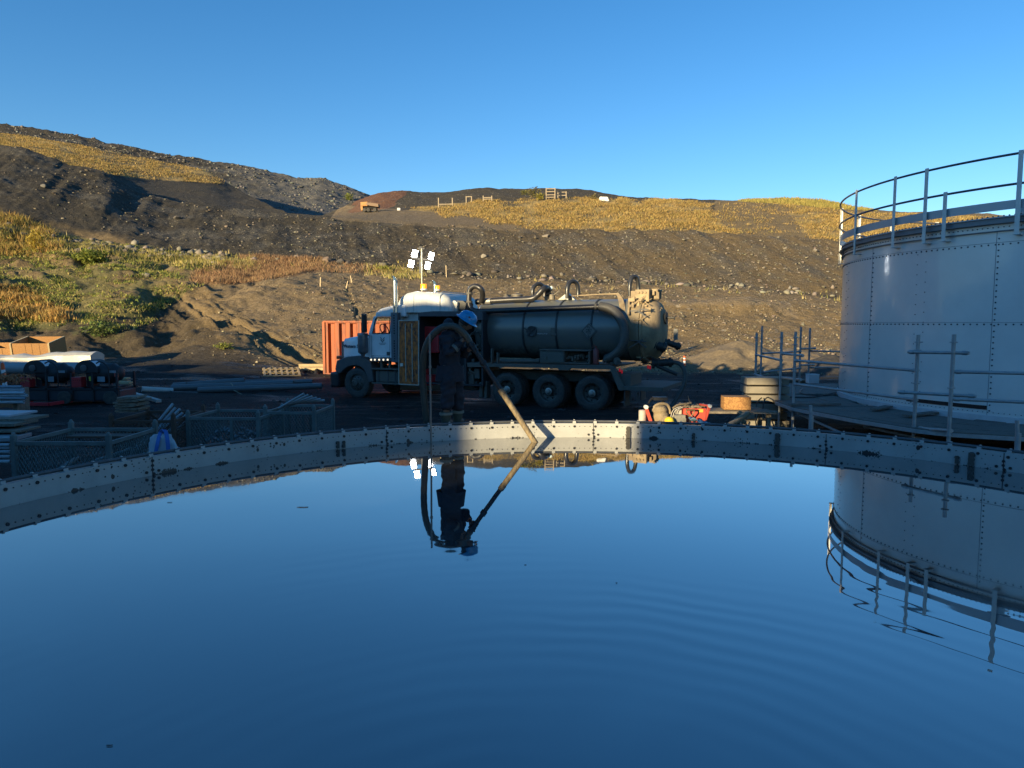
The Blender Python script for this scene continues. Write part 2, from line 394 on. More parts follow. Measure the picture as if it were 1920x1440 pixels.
def col2(px, py, X, Y, Z):
    j1 = fbm(X/3, Y/3, 5, 87); j2 = fbm(X/3+50, Y/3, 5, 88)
    col = np.zeros(px.shape+(3,))+cDARK*1.1
    g = soft(px, py, GRASS_L, j1*14, j2*10); col = paint(col, g*np.clip(.75+j1*3.5, .15, 1), cGOLD)
    return col, .35*(1-g), 0*px
T2 = make_terrain('terrace', X, D, Z, col2, SOIL)
# ---- far dark spoil ridge on the left
RIDGE = cv((-2600, -150), (-600, 120), (-150, 208), (0, 232), (60, 240), (200, 266), (300, 286), (400, 302), (500, 318), (560, 333), (610, 334), (628, 346), (655, 349), (686, 360), (720, 380), (800, 420), (900, 470))
pxl = np.concatenate([np.linspace(-2600, -150, 60, endpoint=False), np.arange(-150, 900, 3.0)])
rows = [('y', lambda p: np.maximum(RIDGE(p)+80, 380), 175, .5), ('y', lambda p: RIDGE(p)+46, 210, .8), ('y', RIDGE, 250, .9), ('y', lambda p: RIDGE(p)+16, 280, .4)]
X, D, Z, A = sheet(rows, [50, 90, 10], pxl)
Z = Z+fbm(X/8, D/8, 6, 6)*A*2.2+fbm(X/2, D/2, 4, 16)*A*1.1
def col3(px, py, X, Y, Z):
    j1 = fbm(X/6, Y/6, 5, 97)
    col = np.zeros(px.shape+(3,))+cDARK*1.05; k = np.clip((px-330)/250, 0, 1)
    col = paint(col, np.clip(k+j1, 0, 1)*.8, cROCK*1.35)
    col = paint(col, np.clip(j1*4-.2, 0, .5), cROCK)
    return col, .55+0*px, 0*px
T3 = make_terrain('far_ridge', X, D, Z, col3, SOIL)
# ---- grassy bench and mounds on the right
SKY = cv((500, 440), (600, 405), (640, 392), (690, 366), (720, 359), (770, 355), (820, 359), (845, 359), (872, 352), (1000, 352), (1090, 356), (1130, 362), (1180, 371), (1260, 375), (1340, 377), (1380, 379), (1440, 373), (1500, 373), (1560, 379), (1600, 389), (1640, 396), (1760, 399), (1920, 404), (2600, 410), (4400, 410))
BTOP = cv((500, 450), (600, 412), (700, 393), (780, 389), (880, 379), (1000, 374), (1100, 374), (1200, 378), (1340, 379), (1500, 386), (1600, 396), (1700, 403), (1920, 410), (2600, 415), (4400, 415))
pxl = np.concatenate([np.arange(520, 2070, 3.0), np.linspace(2070, 4400, 60)])
rows = [('y', lambda p: CREST(p)+12, 100, .1), ('y', lambda p: CREST(p)-3, 105, .25), ('y', BTOP, 132, .45), ('y', SKY, 150, .7), ('y', lambda p: SKY(p)+10, 170, .3)]
X, D, Z, A = sheet(rows, [8, 90, 50, 8], pxl)
Z = Z+fbm(X/9, D/9, 6, 7)*A*1.8+fbm(X/1.6, D/1.6, 3, 17)*A*.6
GRASS_R = [(760, 393), (880, 378), (1100, 373), (1340, 380), (1330, 395), (1380, 440), (1380, 470), (1300, 460), (1000, 432), (900, 410)]
GRASS_R2 = [(1470, 384), (1600, 398), (1760, 404), (2000, 412), (4400, 416), (4400, 560), (1700, 560), (1530, 470), (1500, 420)]
GRASS_R3 = [(1385, 378), (1430, 360), (1560, 365), (1640, 396), (1560, 392), (1480, 384)]
def col4(px, py, X, Y, Z):
    j1 = fbm(X/4, Y/4, 5, 107); j2 = fbm(X/4+50, Y/4, 5, 108); jx, jy = j1*40, j2*10
    col = np.zeros(px.shape+(3,))+cDARK*1.25
    col = paint(col, ((px > 1340) & (py > 376)).astype(float)*.7, cBROWN*.8+cGOLD*.25)
    g = np.maximum(soft(px, py, GRASS_R, jx*.5, jy), soft(px, py, GRASS_R2, jx, jy))
    col = paint(col, g*np.clip(.8+j1*3.5, .15, 1), cGOLD*1.05)
    g3 = soft(px, py, GRASS_R3, jx*.4, jy*.3); col = paint(col, g3, cGOLD*.8+cGREEN*.3)
    m = soft(px, py, [(600, 430), (640, 385), (760, 393), (900, 405), (1010, 425), (1010, 445), (600, 445)], jx*.2, jy*.2)
    col = paint(col, m*.75, cTAN)
    r = soft(px, py, [(655, 400), (690, 350), (780, 350), (730, 390)], jx*.4, jy*.6); col = paint(col, r*.75, cRUST)
    return col, .6*(1-np.maximum(g, g3)), 0*px
T4 = make_terrain('grassy_bench', X, D, Z, col4, SOIL)
# low ground sheet reaching the horizon under and around everything
o = MB().box((0, 0, -1.6), (6000, 6000, .4)).build('plain', mat('far_soil', (.04, .035, .03), .95, scale=.05)); tag(o, kind='structure')

# ------------------------------------------------------------------ surface samplers
def ground_z(x, y):
    t = T1; d2 = (t.X-x)**2+(t.Y-y)**2; i = np.unravel_index(np.argmin(d2), d2.shape); return float(t.Z[i])
def hit(px_, py_, ts=None):      # nearest terrain vertex seen at that spot of the picture
    best = None
    for t in (ts or TERR):
        d2 = (t.px-px_)**2+(t.py-py_)**2; m = d2 < 16
        if m.any():
            k = np.where(m, t.Y, 1e9); i = np.unravel_index(np.argmin(k), k.shape)
            if best is None or t.Y[i] < best[1]: best = (float(t.X[i]), float(t.Y[i]), float(t.Z[i]))
    if best is None:
        for t in (ts or TERR):
            d2 = (t.px-px_)**2+(t.py-py_)**2; i = np.unravel_index(np.argmin(d2), d2.shape)
            if best is None or d2[i] < best[3]: best = (float(t.X[i]), float(t.Y[i]), float(t.Z[i]), d2[i])
    return Vector(best[:3])
def np_mesh(name, V, Fc, m, col=None, smooth=False):
    me = bpy.data.meshes.new(name); k = Fc.shape[1]
    me.vertices.add(len(V)); me.vertices.foreach_set('co', V.reshape(-1).astype(np.float32))
    me.loops.add(Fc.size); me.loops.foreach_set('vertex_index', Fc.reshape(-1).astype(np.int32))
    me.polygons.add(len(Fc)); me.polygons.foreach_set('loop_start', np.arange(0, Fc.size, k, dtype=np.int32))
    me.polygons.foreach_set('loop_total', np.full(len(Fc), k, dtype=np.int32)); me.update(calc_edges=True)
    if col is not None:
        a = me.color_attributes.new('Col', 'FLOAT_COLOR', 'POINT')
        a.data.foreach_set('color', np.concatenate([col, np.ones((len(col), 1))], -1).reshape(-1).astype(np.float32))
    if smooth: me.polygons.foreach_set('use_smooth', np.ones(len(Fc), bool))
    me.materials.append(m); o = bpy.data.objects.new(name, me); COL.objects.link(o); return o
def vc_mat(name, rough=.9, trans=0):
    m = bpy.data.materials.new(name); m.use_nodes = True; t = m.node_tree; b = t.nodes['Principled BSDF']
    a = t.nodes.new('ShaderNodeAttribute'); a.attribute_name = 'Col'; t.links.new(a.outputs['Color'], b.inputs['Base Color'])
    b.inputs['Roughness'].default_value = rough; b.inputs['Specular IOR Level'].default_value = .25
    if trans:
        tr = t.nodes.new('ShaderNodeBsdfTranslucent'); t.links.new(a.outputs['Color'], tr.inputs[0])
        mx = t.nodes.new('ShaderNodeMixShader'); mx.inputs[0].default_value = trans
        t.links.new(b.outputs[0], mx.inputs[1]); t.links.new(tr.outputs[0], mx.inputs[2]); t.links.new(mx.outputs[0], t.nodes['Material Output'].inputs[0])
    return m
LEAF = vc_mat('leaf', .8, .3); STONE = vc_mat('stone', .9)
# ---- loose stones
OCT = np.array([(1, 0, 0), (-1, 0, 0), (0, 1, 0), (0, -1, 0), (0, 0, 1), (0, 0, -1), (.6, .6, .5), (-.6, .6, .5), (.6, -.6, .5), (-.6, -.6, .5)], float)
bm = bmesh.new(); bmesh.ops.create_icosphere(bm, subdivisions=1, radius=1); ICO_V = np.array([v.co[:] for v in bm.verts]); ICO_F = np.array([[v.index for v in f.verts] for f in bm.faces]); bm.free()
def scatter_pts(t, n, wf):
    wgt = wf(t.px, t.py, t.Y); wgt = np.where((t.px > -120) & (t.px < 2040), wgt, wgt*.15)
    i = rng.choice(wgt.size, n, p=(wgt/wgt.sum()).reshape(-1)); j = rng.normal(0, 1, (n, 2))*.12
    return t.X.reshape(-1)[i]+j[:, 0], t.Y.reshape(-1)[i]+j[:, 1], t.Z.reshape(-1)[i], t.px.reshape(-1)[i], t.py.reshape(-1)[i]
def stones(name, t, n, wf, smin, smax, base, pw=2.5):
    x, y, z, px, py = scatter_pts(t, n, wf)
    s = smin+(smax-smin)*rng.random(n)**pw
    V = ICO_V[None]*(1+rng.normal(0, .22, (n, len(ICO_V), 1)))*(s[:, None]*rng.uniform(.5, 1.25, (n, 3))*np.array([1.15, 1, .7]))[:, None, :]
    a = rng.uniform(0, 6.28, n); c, s_ = np.cos(a)[:, None], np.sin(a)[:, None]
    V = np.stack([V[..., 0]*c-V[..., 1]*s_, V[..., 0]*s_+V[..., 1]*c, V[..., 2]], -1)+np.stack([x, y, z+s*.15], -1)[:, None, :]
    Fc = ICO_F[None]+(np.arange(n)*len(ICO_V))[:, None, None]
    cl = np.array(base)[None]*rng.uniform(.45, 1.5, (n, 1))*rng.uniform(.92, 1.08, (n, 3)); cl = np.repeat(cl, len(ICO_V), 0)
    o = np_mesh(name, V.reshape(-1, 3), Fc.reshape(-1, 3), STONE, cl); return tag(o, kind='stuff')
o = stones('scattered_stones', T1, 14000, lambda px, py, Y: (Y > 77)*(Y < 99)*(.35+np.clip((px-300)/1300, 0, 1))+(Y > 40)*(Y < 77)*.22*(px > 560), .03, .20, (.145, .124, .092), 5)
tag(o, 'pale loose stones strewn over the dark embankment face', 'stones')
o = stones('slope_pebbles', T1, 12000, lambda px, py, Y: (Y > 36)*(Y < 77)*np.clip((px-330)/300, .06, 1)*np.clip(.5+fbm(px/50, py/18, 4, 91)*3, .05, 1), .025, .10, (.22, .18, .12), 3.5)
tag(o, 'pale pebbles strewn over the brown bank behind the truck', 'pebbles')
o = stones('foot_rubble', T1, 900, lambda px, py, Y: np.exp(-((py-FOOT(px)-2)/7)**2)*(.07+(px < 420)*1.0), .10, .5, (.17, .15, .12), 2.2)
tag(o, 'line of broken rubble along the foot of the embankment', 'rubble')
o = stones('ridge_rubble', T3, 2500, lambda px, py, Y: (Y > 180)*(Y < 252)*(px > -100)*1.0, .18, .65, (.13, .125, .11), 3)
tag(o, 'grey rubble covering the far spoil ridge', 'rubble')
o = stones('yard_gravel', T1, 2500, lambda px, py, Y: (Y > 12)*(Y < 42)*1.0, .015, .07, (.05, .047, .043), 2)
tag(o, 'dark gravel lying over the muddy yard', 'gravel')
# ---- grass and weeds
def grass(name, t, n, wf, h, w_, cols, label, blades=4, spread=.25, lean=.35):
    x, y, z, px, py = scatter_pts(t, n, wf)
    N = n*blades; X0 = np.repeat(x, blades)+rng.normal(0, spread, N); Y0 = np.repeat(y, blades)+rng.normal(0, spread, N); Z0 = np.repeat(z, blades)-.06
    H = rng.uniform(.5, 1.25, N)*h; a = rng.uniform(0, 3.14, N); W = w_*rng.uniform(.6, 1.4, N)
    lx, ly = rng.normal(0, lean, N)*H, rng.normal(0, lean, N)*H
    V = np.zeros((N, 3, 3)); V[:, 0] = np.stack([X0-np.cos(a)*W/2, Y0-np.sin(a)*W/2, Z0], -1); V[:, 1] = np.stack([X0+np.cos(a)*W/2, Y0+np.sin(a)*W/2, Z0], -1)
    V[:, 2] = np.stack([X0+lx, Y0+ly, Z0+H], -1)
    cols = np.array(cols); ci = cols[rng.integers(0, len(cols), n)]*rng.uniform(.65, 1.25, (n, 1)); ci = np.repeat(ci, blades*3, 0)
    o = np_mesh(name, V.reshape(-1, 3), np.arange(N*3).reshape(-1, 3), LEAF, ci)
    return tag(o, label, 'grass', kind='stuff')
GC = [(.42, .28, .09), (.35, .23, .075), (.47, .33, .13), (.24, .16, .06), (.30, .24, .08)]
inp = lambda P, px, py: inpoly(px, py, P)*1.0
grass('dry_grass', T2, 13000, lambda px, py, Y: inp(GRASS_L, px+fbm(px/40, py/40, 3)*30, py)*np.clip(.8+fbm(px/22, py/7, 4, 18)*4.5, .05, 1.6), .3, .11, GC, 'tan dry grass on the terrace below the far left ridge', 5, .5, .5)
grass('bench_grass', T4, 22000, lambda px, py, Y: np.clip(.8+fbm(px/22, py/7, 4, 8)*4.5, .05, 1.6)*np.maximum(inp(GRASS_R, px+fbm(px/30, py/20, 4, 2)*50, py+fbm(px/30, py/20, 4, 5)*20), np.maximum(inp(GRASS_R2, px+fbm(px/30, py/20, 4, 3)*90, py)*.8, ((px > 1340) & (px < 1500) & (py > 382) & (py < 440))*.22)), .3, .11, GC, 'golden dry grass covering the bench on the right hill', 5, .5, .5)
grass('knoll_grass', T4, 2500, lambda px, py, Y: inp(GRASS_R3, px, py), .45, .14, [(.3, .26, .07), (.38, .3, .09)], 'yellow green grass on the small knoll beside the steel tank')
grass('green_weeds', T1, 9000, lambda px, py, Y: inp([(-200, 440), (100, 440), (330, 470), (420, 500), (350, 545), (290, 600), (200, 630), (120, 610), (-200, 640)], px, py)*np.clip(fbm(px/40, py/16, 5, 61)*9+.45, 0.03, 1), .2, .09,
      [(.20, .24, .05), (.30, .31, .07), (.13, .16, .035), (.36, .32, .09), (.40, .32, .12)], 'green and yellow weeds over the lumpy slope on the left', 5, .25, .6)
grass('orange_grass', T1, 4000, lambda px, py, Y: inp([(-200, 535), (30, 535), (75, 560), (120, 575), (125, 605), (60, 600), (-200, 595)], px, py), .38, .08, [(.42, .25, .07), (.46, .32, .11), (.34, .19, .06)], 'bright orange dry grass at the left edge of the slope', 6)
grass('rust_grass', T1, 4000, lambda px, py, Y: inp([(365, 510), (470, 478), (610, 485), (600, 505), (450, 532), (360, 532)], px, py)+.25*inp([(620, 490), (760, 505), (760, 515), (600, 510)], px, py), .4, .05, [(.34, .2, .11), (.26, .15, .08), (.42, .28, .14)], 'reddish brown dead grass along the foot of the dark hill', 6)
grass('red_scrub', T1, 2200, lambda px, py, Y: inp([(-200, 395), (20, 400), (90, 430), (130, 465), (60, 480), (-200, 480)], px, py), .5, .09, [(.36, .22, .07), (.3, .24, .06), (.42, .3, .09)], 'orange and green scrub below the dark hill at the left edge', 6)
grass('foot_grass', T1, 3000, lambda px, py, Y: np.exp(-((py-FOOT(px)-10)/8)**2)*((px < 480)*1.0+.35*((px > 690) & (px < 790))+.004), .5, .08, [(.4, .32, .1), (.3, .28, .07), (.45, .36, .16)], 'straw coloured grass along the rubble line', 5)
# ---- individual bushes and boulders
def bush(name, p, r, h, n, cols, label, cat, group=None, leaf=.09, dens=1.0):
    root = thing(name, label, cat, p, 0, group)
    st = MB()
    for k in range(7):
        a = random.uniform(0, 6.28); q = r*.7
        st.tube([(0, 0, -.15), (math.cos(a)*q*.3, math.sin(a)*q*.3, h*.45), (math.cos(a)*q, math.sin(a)*q, h*.85)], [.025, .018, .008], 5)
    st.build('stem', BARK, root)
    u = rng.normal(0, 1, (n, 3)); u /= np.linalg.norm(u, axis=1)[:, None]; rr = rng.random(n)**.45
    lump = 1+.35*np.sin(u[:, 0]*5+u[:, 1]*4)*np.cos(u[:, 2]*5)
    P = u*rr[:, None]*lump[:, None]*np.array([r, r, h*.55]); P[:, 2] += h*.5
    a = rng.uniform(0, 6.28, n); b = rng.uniform(-1, 1, n); s = leaf*rng.uniform(.6, 1.4, n)
    e1 = np.stack([np.cos(a), np.sin(a), b], -1)*s[:, None]; e2 = np.stack([-np.sin(a)*.5, np.cos(a)*.5, rng.uniform(-.6, .6, n)], -1)*s[:, None]
    V = np.stack([P-e1, P+e2, P+e1, P-e2], 1)
    c = np.array(cols)[rng.integers(0, len(cols), n)]*rng.uniform(.6, 1.25, (n, 1)); c = np.repeat(c, 4, 0)
    o = np_mesh('foliage', V.reshape(-1, 3), np.arange(n*4).reshape(-1, 4), LEAF, c); o.parent = root
    return root
BARK = mat('bark', (.09, .065, .04), .9)
YG = [(.22, .25, .04), (.3, .3, .06), (.16, .2, .04)]
G1 = 'bushes on the slopes'
bush('bush', hit(172, 492), 1.5, 1.3, 1300, YG, 'large bright yellow green bush at the foot of the dark hill', 'bush', G1, .12)
bush('bush', hit(70, 468), .8, 1.9, 500, [(.42, .3, .05), (.5, .38, .07)], 'narrow yellow autumn bush below the dark hill at far left', 'bush', G1, .1)
bush('bush', hit(190, 628), 1.1, .9, 900, [(.14, .2, .05), (.2, .24, .06), (.1, .12, .05)], 'low leafy green bush above the end of the wrapped beams', 'bush', G1, .08)
bush('bush', hit(655, 372), 1.4, 2.2, 500, YG, 'green bush beside the abandoned orange dump truck', 'bush', G1, .16)
bush('bush', hit(1000, 366), 1.7, 1.8, 260, [(.2, .17, .06), (.28, .24, .07)], 'sparse tall bush on the skyline left of the tall rail frame', 'bush', G1, .16)
bush('bush', hit(1014, 372), .9, 1.2, 260, [(.4, .33, .06), (.3, .27, .05)], 'yellow bush touching the foot of the tall rail frame', 'bush', G1, .13)
bush('bush', hit(983, 362), .8, 1.0, 160, [(.2, .2, .06)], 'small thin bush on the skyline, leftmost of the skyline bushes', 'bush', G1, .13)
bush('bush', hit(1113, 372), .9, 1.1, 180, [(.22, .18, .08), (.3, .25, .1)], 'small dry bush just left of the white cover on the hill', 'bush', G1, .13)
bush('bush', hit(420, 652), .55, .35, 300, [(.3, .3, .06), (.2, .24, .05)], 'low yellow green bush on the dirt mound above the black pipes', 'bush', G1, .05)
bush('bush', hit(720, 505), .8, .6, 300, [(.36, .33, .06), (.28, .28, .06)], 'low yellow bush at the foot of the hill left of the floodlight mast', 'bush', G1, .1)
def boulder(p, s, col, label, seed):
    r = np.random.default_rng(seed)
    bm = bmesh.new(); bmesh.ops.create_icosphere(bm, subdivisions=3, radius=1)
    k = r.normal(0, 1, (7, 3)); k /= np.linalg.norm(k, axis=1)[:, None]
    for v in bm.verts:
        n_ = np.array(v.co[:]); d = 1.0
        for q in k:                      # planed-off faces make it read as broken rock
            e = float(n_ @ q)
            if e > .55: d = min(d, .55/e+.06)
        v.co = Vector((n_*d*np.array(s)).tolist())
    me = bpy.data.meshes.new('boulder'); bm.to_mesh(me); bm.free(); me.materials.append(mat('rock', col, .92, scale=3, bump=.9, bscale=9))
    o = bpy.data.objects.new('boulder', me); COL.objects.link(o); o.location = p+Vector((0, 0, s[2]*.25)); o.rotation_euler = (0, 0, r.uniform(0, 3))
    return tag(o, label, 'boulder', 'boulders on the hillside')
BD = [(360, 474, (1.0, .8, .7), (.2, .18, .14), 'large pale boulder at the foot of the dark hill, left of the reddish grass'),
      (616, 487, (1.0, .8, .65), (.24, .17, .12), 'big pinkish boulder heading the dark rock pile above the survey stakes'),
      (640, 489, (.7, .6, .5), (.1, .09, .08), 'dark boulder beside the big pinkish one in the rock pile'),
      (655, 492, (.5, .5, .4), (.12, .1, .085), 'small dark boulder at the right end of the rock pile'),
      (445, 487, (.8, .5, .4), (.2, .17, .12), 'flat tan boulder at the left end of the reddish grass'),
      (335, 407, (.9, .6, .5), (.17, .15, .13), 'pale grey boulder halfway up the dark hill on the left'),
      (277, 514, (.75, .5, .3), (.22, .2, .16), 'pale flat boulder among the green weeds'),
      (82, 347, (.6, .4, .35), (.16, .15, .13), 'small grey boulder high on the dark hill at far left'),
      (153, 320, (.5, .4, .3), (.15, .14, .12), 'small dark boulder near the crest of the hill at left'),
      (907, 479, (.65, .5, .45), (.3, .26, .2), 'pale rounded boulder above the middle of the vacuum truck'),
      (1025, 441, (.8, .5, .45), (.26, .22, .17), 'wide tan boulder near the crest above the truck tank'),
      (975, 443, (.5, .4, .4), (.1, .09, .08), 'dark boulder left of the wide tan one near the crest'),
      (1530, 467, (.7, .5, .4), (.24, .21, .17), 'pale boulder in the embankment close to the steel tank'),
      (1475, 463, (.7, .35, .3), (.27, .23, .17), 'flat tan boulder in the embankment left of the steel tank')]
for i, (a, b, s, c, l) in enumerate(BD): boulder(hit(a, b), tuple(v*.72 for v in s), tuple(v*.8 for v in c), l, 100+i)
# ================================================================== WATER AND THE NEAR TANK
TC = Vector((.85, 4.38, 0)); TR = 5.54
def water_mat():
    m = bpy.data.materials.new('slurry_water'); m.use_nodes = True; t = m.node_tree; N = t.nodes; L = t.links; b = N['Principled BSDF']
    b.inputs['Base Color'].default_value = (.020, .028, .034, 1); b.inputs['Roughness'].default_value = .015; b.inputs['IOR'].default_value = 2.7; b.inputs['Coat Weight'].default_value = .8; b.inputs['Coat IOR'].default_value = 1.7; b.inputs['Coat Roughness'].default_value = .01
    tc = N.new('ShaderNodeTexCoord')
    fn = N.new('ShaderNodeTexNoise'); fn.inputs['Scale'].default_value = .7; fn.inputs['Detail'].default_value = 4; fn.inputs['Distortion'].default_value = 1.2; L.new(tc.outputs['Object'], fn.inputs['Vector'])
    fr = N.new('ShaderNodeMapRange'); fr.inputs['From Min'].default_value = .45; fr.inputs['From Max'].default_value = .75; L.new(fn.outputs['Fac'], fr.inputs['Value'])
    fm_ = N.new('ShaderNodeMix'); fm_.data_type = 'RGBA'; fm_.inputs['A'].default_value = (.020, .023, .026, 1); fm_.inputs['B'].default_value = (.060, .062, .058, 1); L.new(fr.outputs[0], fm_.inputs['Factor']); L.new(fm_.outputs['Result'], b.inputs['Base Color'])
    fg = N.new('ShaderNodeMapRange'); fg.inputs['To Min'].default_value = .012; fg.inputs['To Max'].default_value = .06; L.new(fr.outputs[0], fg.inputs['Value']); L.new(fg.outputs[0], b.inputs['Roughness'])
    mp = N.new('ShaderNodeMapping'); mp.inputs['Location'].default_value = (.77, 2.75, 0); L.new(tc.outputs['Object'], mp.inputs[0])
    wv = N.new('ShaderNodeTexWave'); wv.wave_type = 'RINGS'; wv.rings_direction = 'Z'; wv.inputs['Scale'].default_value = 1.9
    wv.inputs['Distortion'].default_value = 4.5; wv.inputs['Detail'].default_value = 2; wv.inputs['Detail Scale'].default_value = .7
    L.new(mp.outputs[0], wv.inputs['Vector'])
    # ripples only in broad patches
    n0 = N.new('ShaderNodeTexNoise'); n0.inputs['Scale'].default_value = .55; n0.inputs['Detail'].default_value = 2; L.new(tc.outputs['Object'], n0.inputs['Vector'])
    r0 = N.new('ShaderNodeMapRange'); r0.inputs['From Min'].default_value = .42; r0.inputs['From Max'].default_value = .70; L.new(n0.outputs['Fac'], r0.inputs['Value'])
    ln = N.new('ShaderNodeVectorMath'); ln.operation = 'LENGTH'; L.new(mp.outputs[0], ln.inputs[0])
    rf = N.new('ShaderNodeMapRange'); rf.inputs['From Min'].default_value = 3.9; rf.inputs['From Max'].default_value = 2.2; L.new(ln.outputs['Value'], rf.inputs['Value'])
    rr0 = N.new('ShaderNodeMath'); rr0.operation = 'MULTIPLY'; L.new(r0.outputs[0], rr0.inputs[0]); L.new(rf.outputs[0], rr0.inputs[1])
    ml = N.new('ShaderNodeMath'); ml.operation = 'MULTIPLY'; L.new(wv.outputs['Fac'], ml.inputs[0]); L.new(rr0.outputs[0], ml.inputs[1])
    # short crumpled ripples towards the far bank
    mp2 = N.new('ShaderNodeMapping'); mp2.inputs['Scale'].default_value = (1.2, 5, 1); L.new(tc.outputs['Object'], mp2.inputs[0])
    n1 = N.new('ShaderNodeTexNoise'); n1.inputs['Scale'].default_value = 1.4; n1.inputs['Detail'].default_value = 2; L.new(mp2.outputs[0], n1.inputs['Vector'])
    sp = N.new('ShaderNodeSeparateXYZ'); L.new(tc.outputs['Object'], sp.inputs[0])
    r1 = N.new('ShaderNodeMapRange'); r1.inputs['From Min'].default_value = 1.5; r1.inputs['From Max'].default_value = 5.2; r1.inputs['To Max'].default_value = .16; L.new(sp.outputs['Y'], r1.inputs['Value'])
    m2 = N.new('ShaderNodeMath'); m2.operation = 'MULTIPLY'; L.new(n1.outputs['Fac'], m2.inputs[0]); L.new(r1.outputs[0], m2.inputs[1])
    n2 = N.new('ShaderNodeTexNoise'); n2.inputs['Scale'].default_value = .8; n2.inputs['Detail'].default_value = 1; L.new(tc.outputs['Object'], n2.inputs['Vector'])
    ad = N.new('ShaderNodeMath'); ad.operation = 'ADD'; L.new(ml.outputs[0], ad.inputs[0]); L.new(m2.outputs[0], ad.inputs[1])
    a2 = N.new('ShaderNodeMath'); a2.operation = 'MULTIPLY_ADD'; a2.inputs[1].default_value = 1.0; L.new(n2.outputs['Fac'], a2.inputs[0]); L.new(ad.outputs[0], a2.inputs[2])
    bp = N.new('ShaderNodeBump'); bp.inputs['Strength'].default_value = 1; bp.inputs['Distance'].default_value = .0007
    L.new(a2.outputs[0], bp.inputs['Height']); L.new(bp.outputs[0], b.inputs['Normal']); L.new(bp.outputs[0], b.inputs['Coat Normal'])
    return m
wb = MB(); wb.lathe([(0.001, 0), (1.5, 0), (3.5, 0), (TR-.004, 0)], 128, cap=False)
wo = wb.build('water', water_mat(), smooth=True); wo.location = TC; tag(wo, kind='structure')

def rim_mat():
    m = mat('rim_paint', (.38, .38, .36), .42, 0, (.27, .27, .255), scale=2.5, amt=.6, bump=.05, bscale=30)
    t = m.node_tree; N = t.nodes; L = t.links; b = N['Principled BSDF']; src = b.inputs['Base Color'].links[0].from_socket
    tc = N.new('ShaderNodeTexCoord')
    def spots(scale, th, lo, hi, stretch):
        mp = N.new('ShaderNodeMapping'); mp.inputs['Scale'].default_value = stretch; L.new(tc.outputs['Object'], mp.inputs[0])
        v = N.new('ShaderNodeTexVoronoi'); v.inputs['Scale'].default_value = scale; v.inputs['Randomness'].default_value = 1; L.new(mp.outputs[0], v.inputs['Vector'])
        c = N.new('ShaderNodeSeparateColor'); L.new(v.outputs['Color'], c.inputs[0])
        g = N.new('ShaderNodeMath'); g.operation = 'GREATER_THAN'; g.inputs[1].default_value = th; L.new(c.outputs[0], g.inputs[0])
        r = N.new('ShaderNodeMath'); r.operation = 'MULTIPLY_ADD'; r.inputs[1].default_value = hi; r.inputs[2].default_value = lo; L.new(c.outputs[1], r.inputs[0])
        l = N.new('ShaderNodeMath'); l.operation = 'LESS_THAN'; L.new(v.outputs['Distance'], l.inputs[0]); L.new(r.outputs[0], l.inputs[1])
        k = N.new('ShaderNodeMath'); k.operation = 'MULTIPLY'; L.new(g.outputs[0], k.inputs[0]); L.new(l.outputs[0], k.inputs[1]); return k.outputs[0]
    s1 = spots(34, .72, .08, .34, (1, 1, 1)); s2 = spots(13, .86, .05, .26, (1, 1, .7))
    pn = N.new('ShaderNodeTexNoise'); pn.inputs['Scale'].default_value = .8; L.new(tc.outputs['Object'], pn.inputs['Vector'])
    pr = N.new('ShaderNodeMapRange'); pr.inputs['From Min'].default_value = .45; pr.inputs['From Max'].default_value = .5; L.new(pn.outputs['Fac'], pr.inputs['Value'])
    s1m = N.new('ShaderNodeMath'); s1m.operation = 'MULTIPLY'; L.new(s1, s1m.inputs[0]); L.new(pr.outputs[0], s1m.inputs[1])
    mxx = N.new('ShaderNodeMath'); mxx.operation = 'MAXIMUM'; L.new(s1m.outputs[0], mxx.inputs[0]); L.new(s2, mxx.inputs[1])
    # sludge tide line just above the water
    sp = N.new('ShaderNodeSeparateXYZ'); L.new(tc.outputs['Object'], sp.inputs[0])
    n2 = N.new('ShaderNodeTexNoise'); n2.inputs['Scale'].default_value = 3.2; n2.inputs['Detail'].default_value = 9; n2.inputs['Roughness'].default_value = .75; L.new(tc.outputs['Object'], n2.inputs['Vector'])
    q = N.new('ShaderNodeMath'); q.operation = 'MULTIPLY_ADD'; q.inputs[1].default_value = -.42; L.new(n2.outputs['Fac'], q.inputs[0]); L.new(sp.outputs['Z'], q.inputs[2])
    q2 = N.new('ShaderNodeMath'); q2.operation = 'LESS_THAN'; q2.inputs[1].default_value = -.225; L.new(q.outputs[0], q2.inputs[0])
    m3 = N.new('ShaderNodeMath'); m3.operation = 'MAXIMUM'; L.new(mxx.outputs[0], m3.inputs[0]); L.new(q2.outputs[0], m3.inputs[1])
    mx = N.new('ShaderNodeMix'); mx.data_type = 'RGBA'; L.new(m3.outputs[0], mx.inputs['Factor']); L.new(src, mx.inputs['A']); mx.inputs['B'].default_value = (.02, .02, .022, 1)
    L.new(mx.outputs['Result'], b.inputs['Base Color'])
    return m
RIM = rim_mat(); BOLT = mat('dark_bolt', (.035, .035, .038), .5, .6); GALV = mat('galvanised', (.34, .36, .36), .5, .25, (.18, .19, .20), scale=9, bump=.15)
DKPIPE = mat('dark_pipe', (.10, .105, .11), .5, .4, (.05, .05, .05), scale=12)
WHITEC = mat('white_clip', (.40, .40, .38), .5)
tank = thing('settling_tank', 'round white steel settling tank full of dark water, mud splashes on its rim', 'tank', TC)
RH = .197
wall = MB()
def ring_wall(mb, r0, r1, z0, z1, n=200, m=0): mb.lathe([(r0, z0), (r1, z0), (r1, z1), (r0, z1), (r0, z0)], n, m=m)
ring_wall(wall, TR, TR+.012, -1.05, RH); ring_wall(wall, TR+.012, TR+.075, RH-.012, RH-.002)
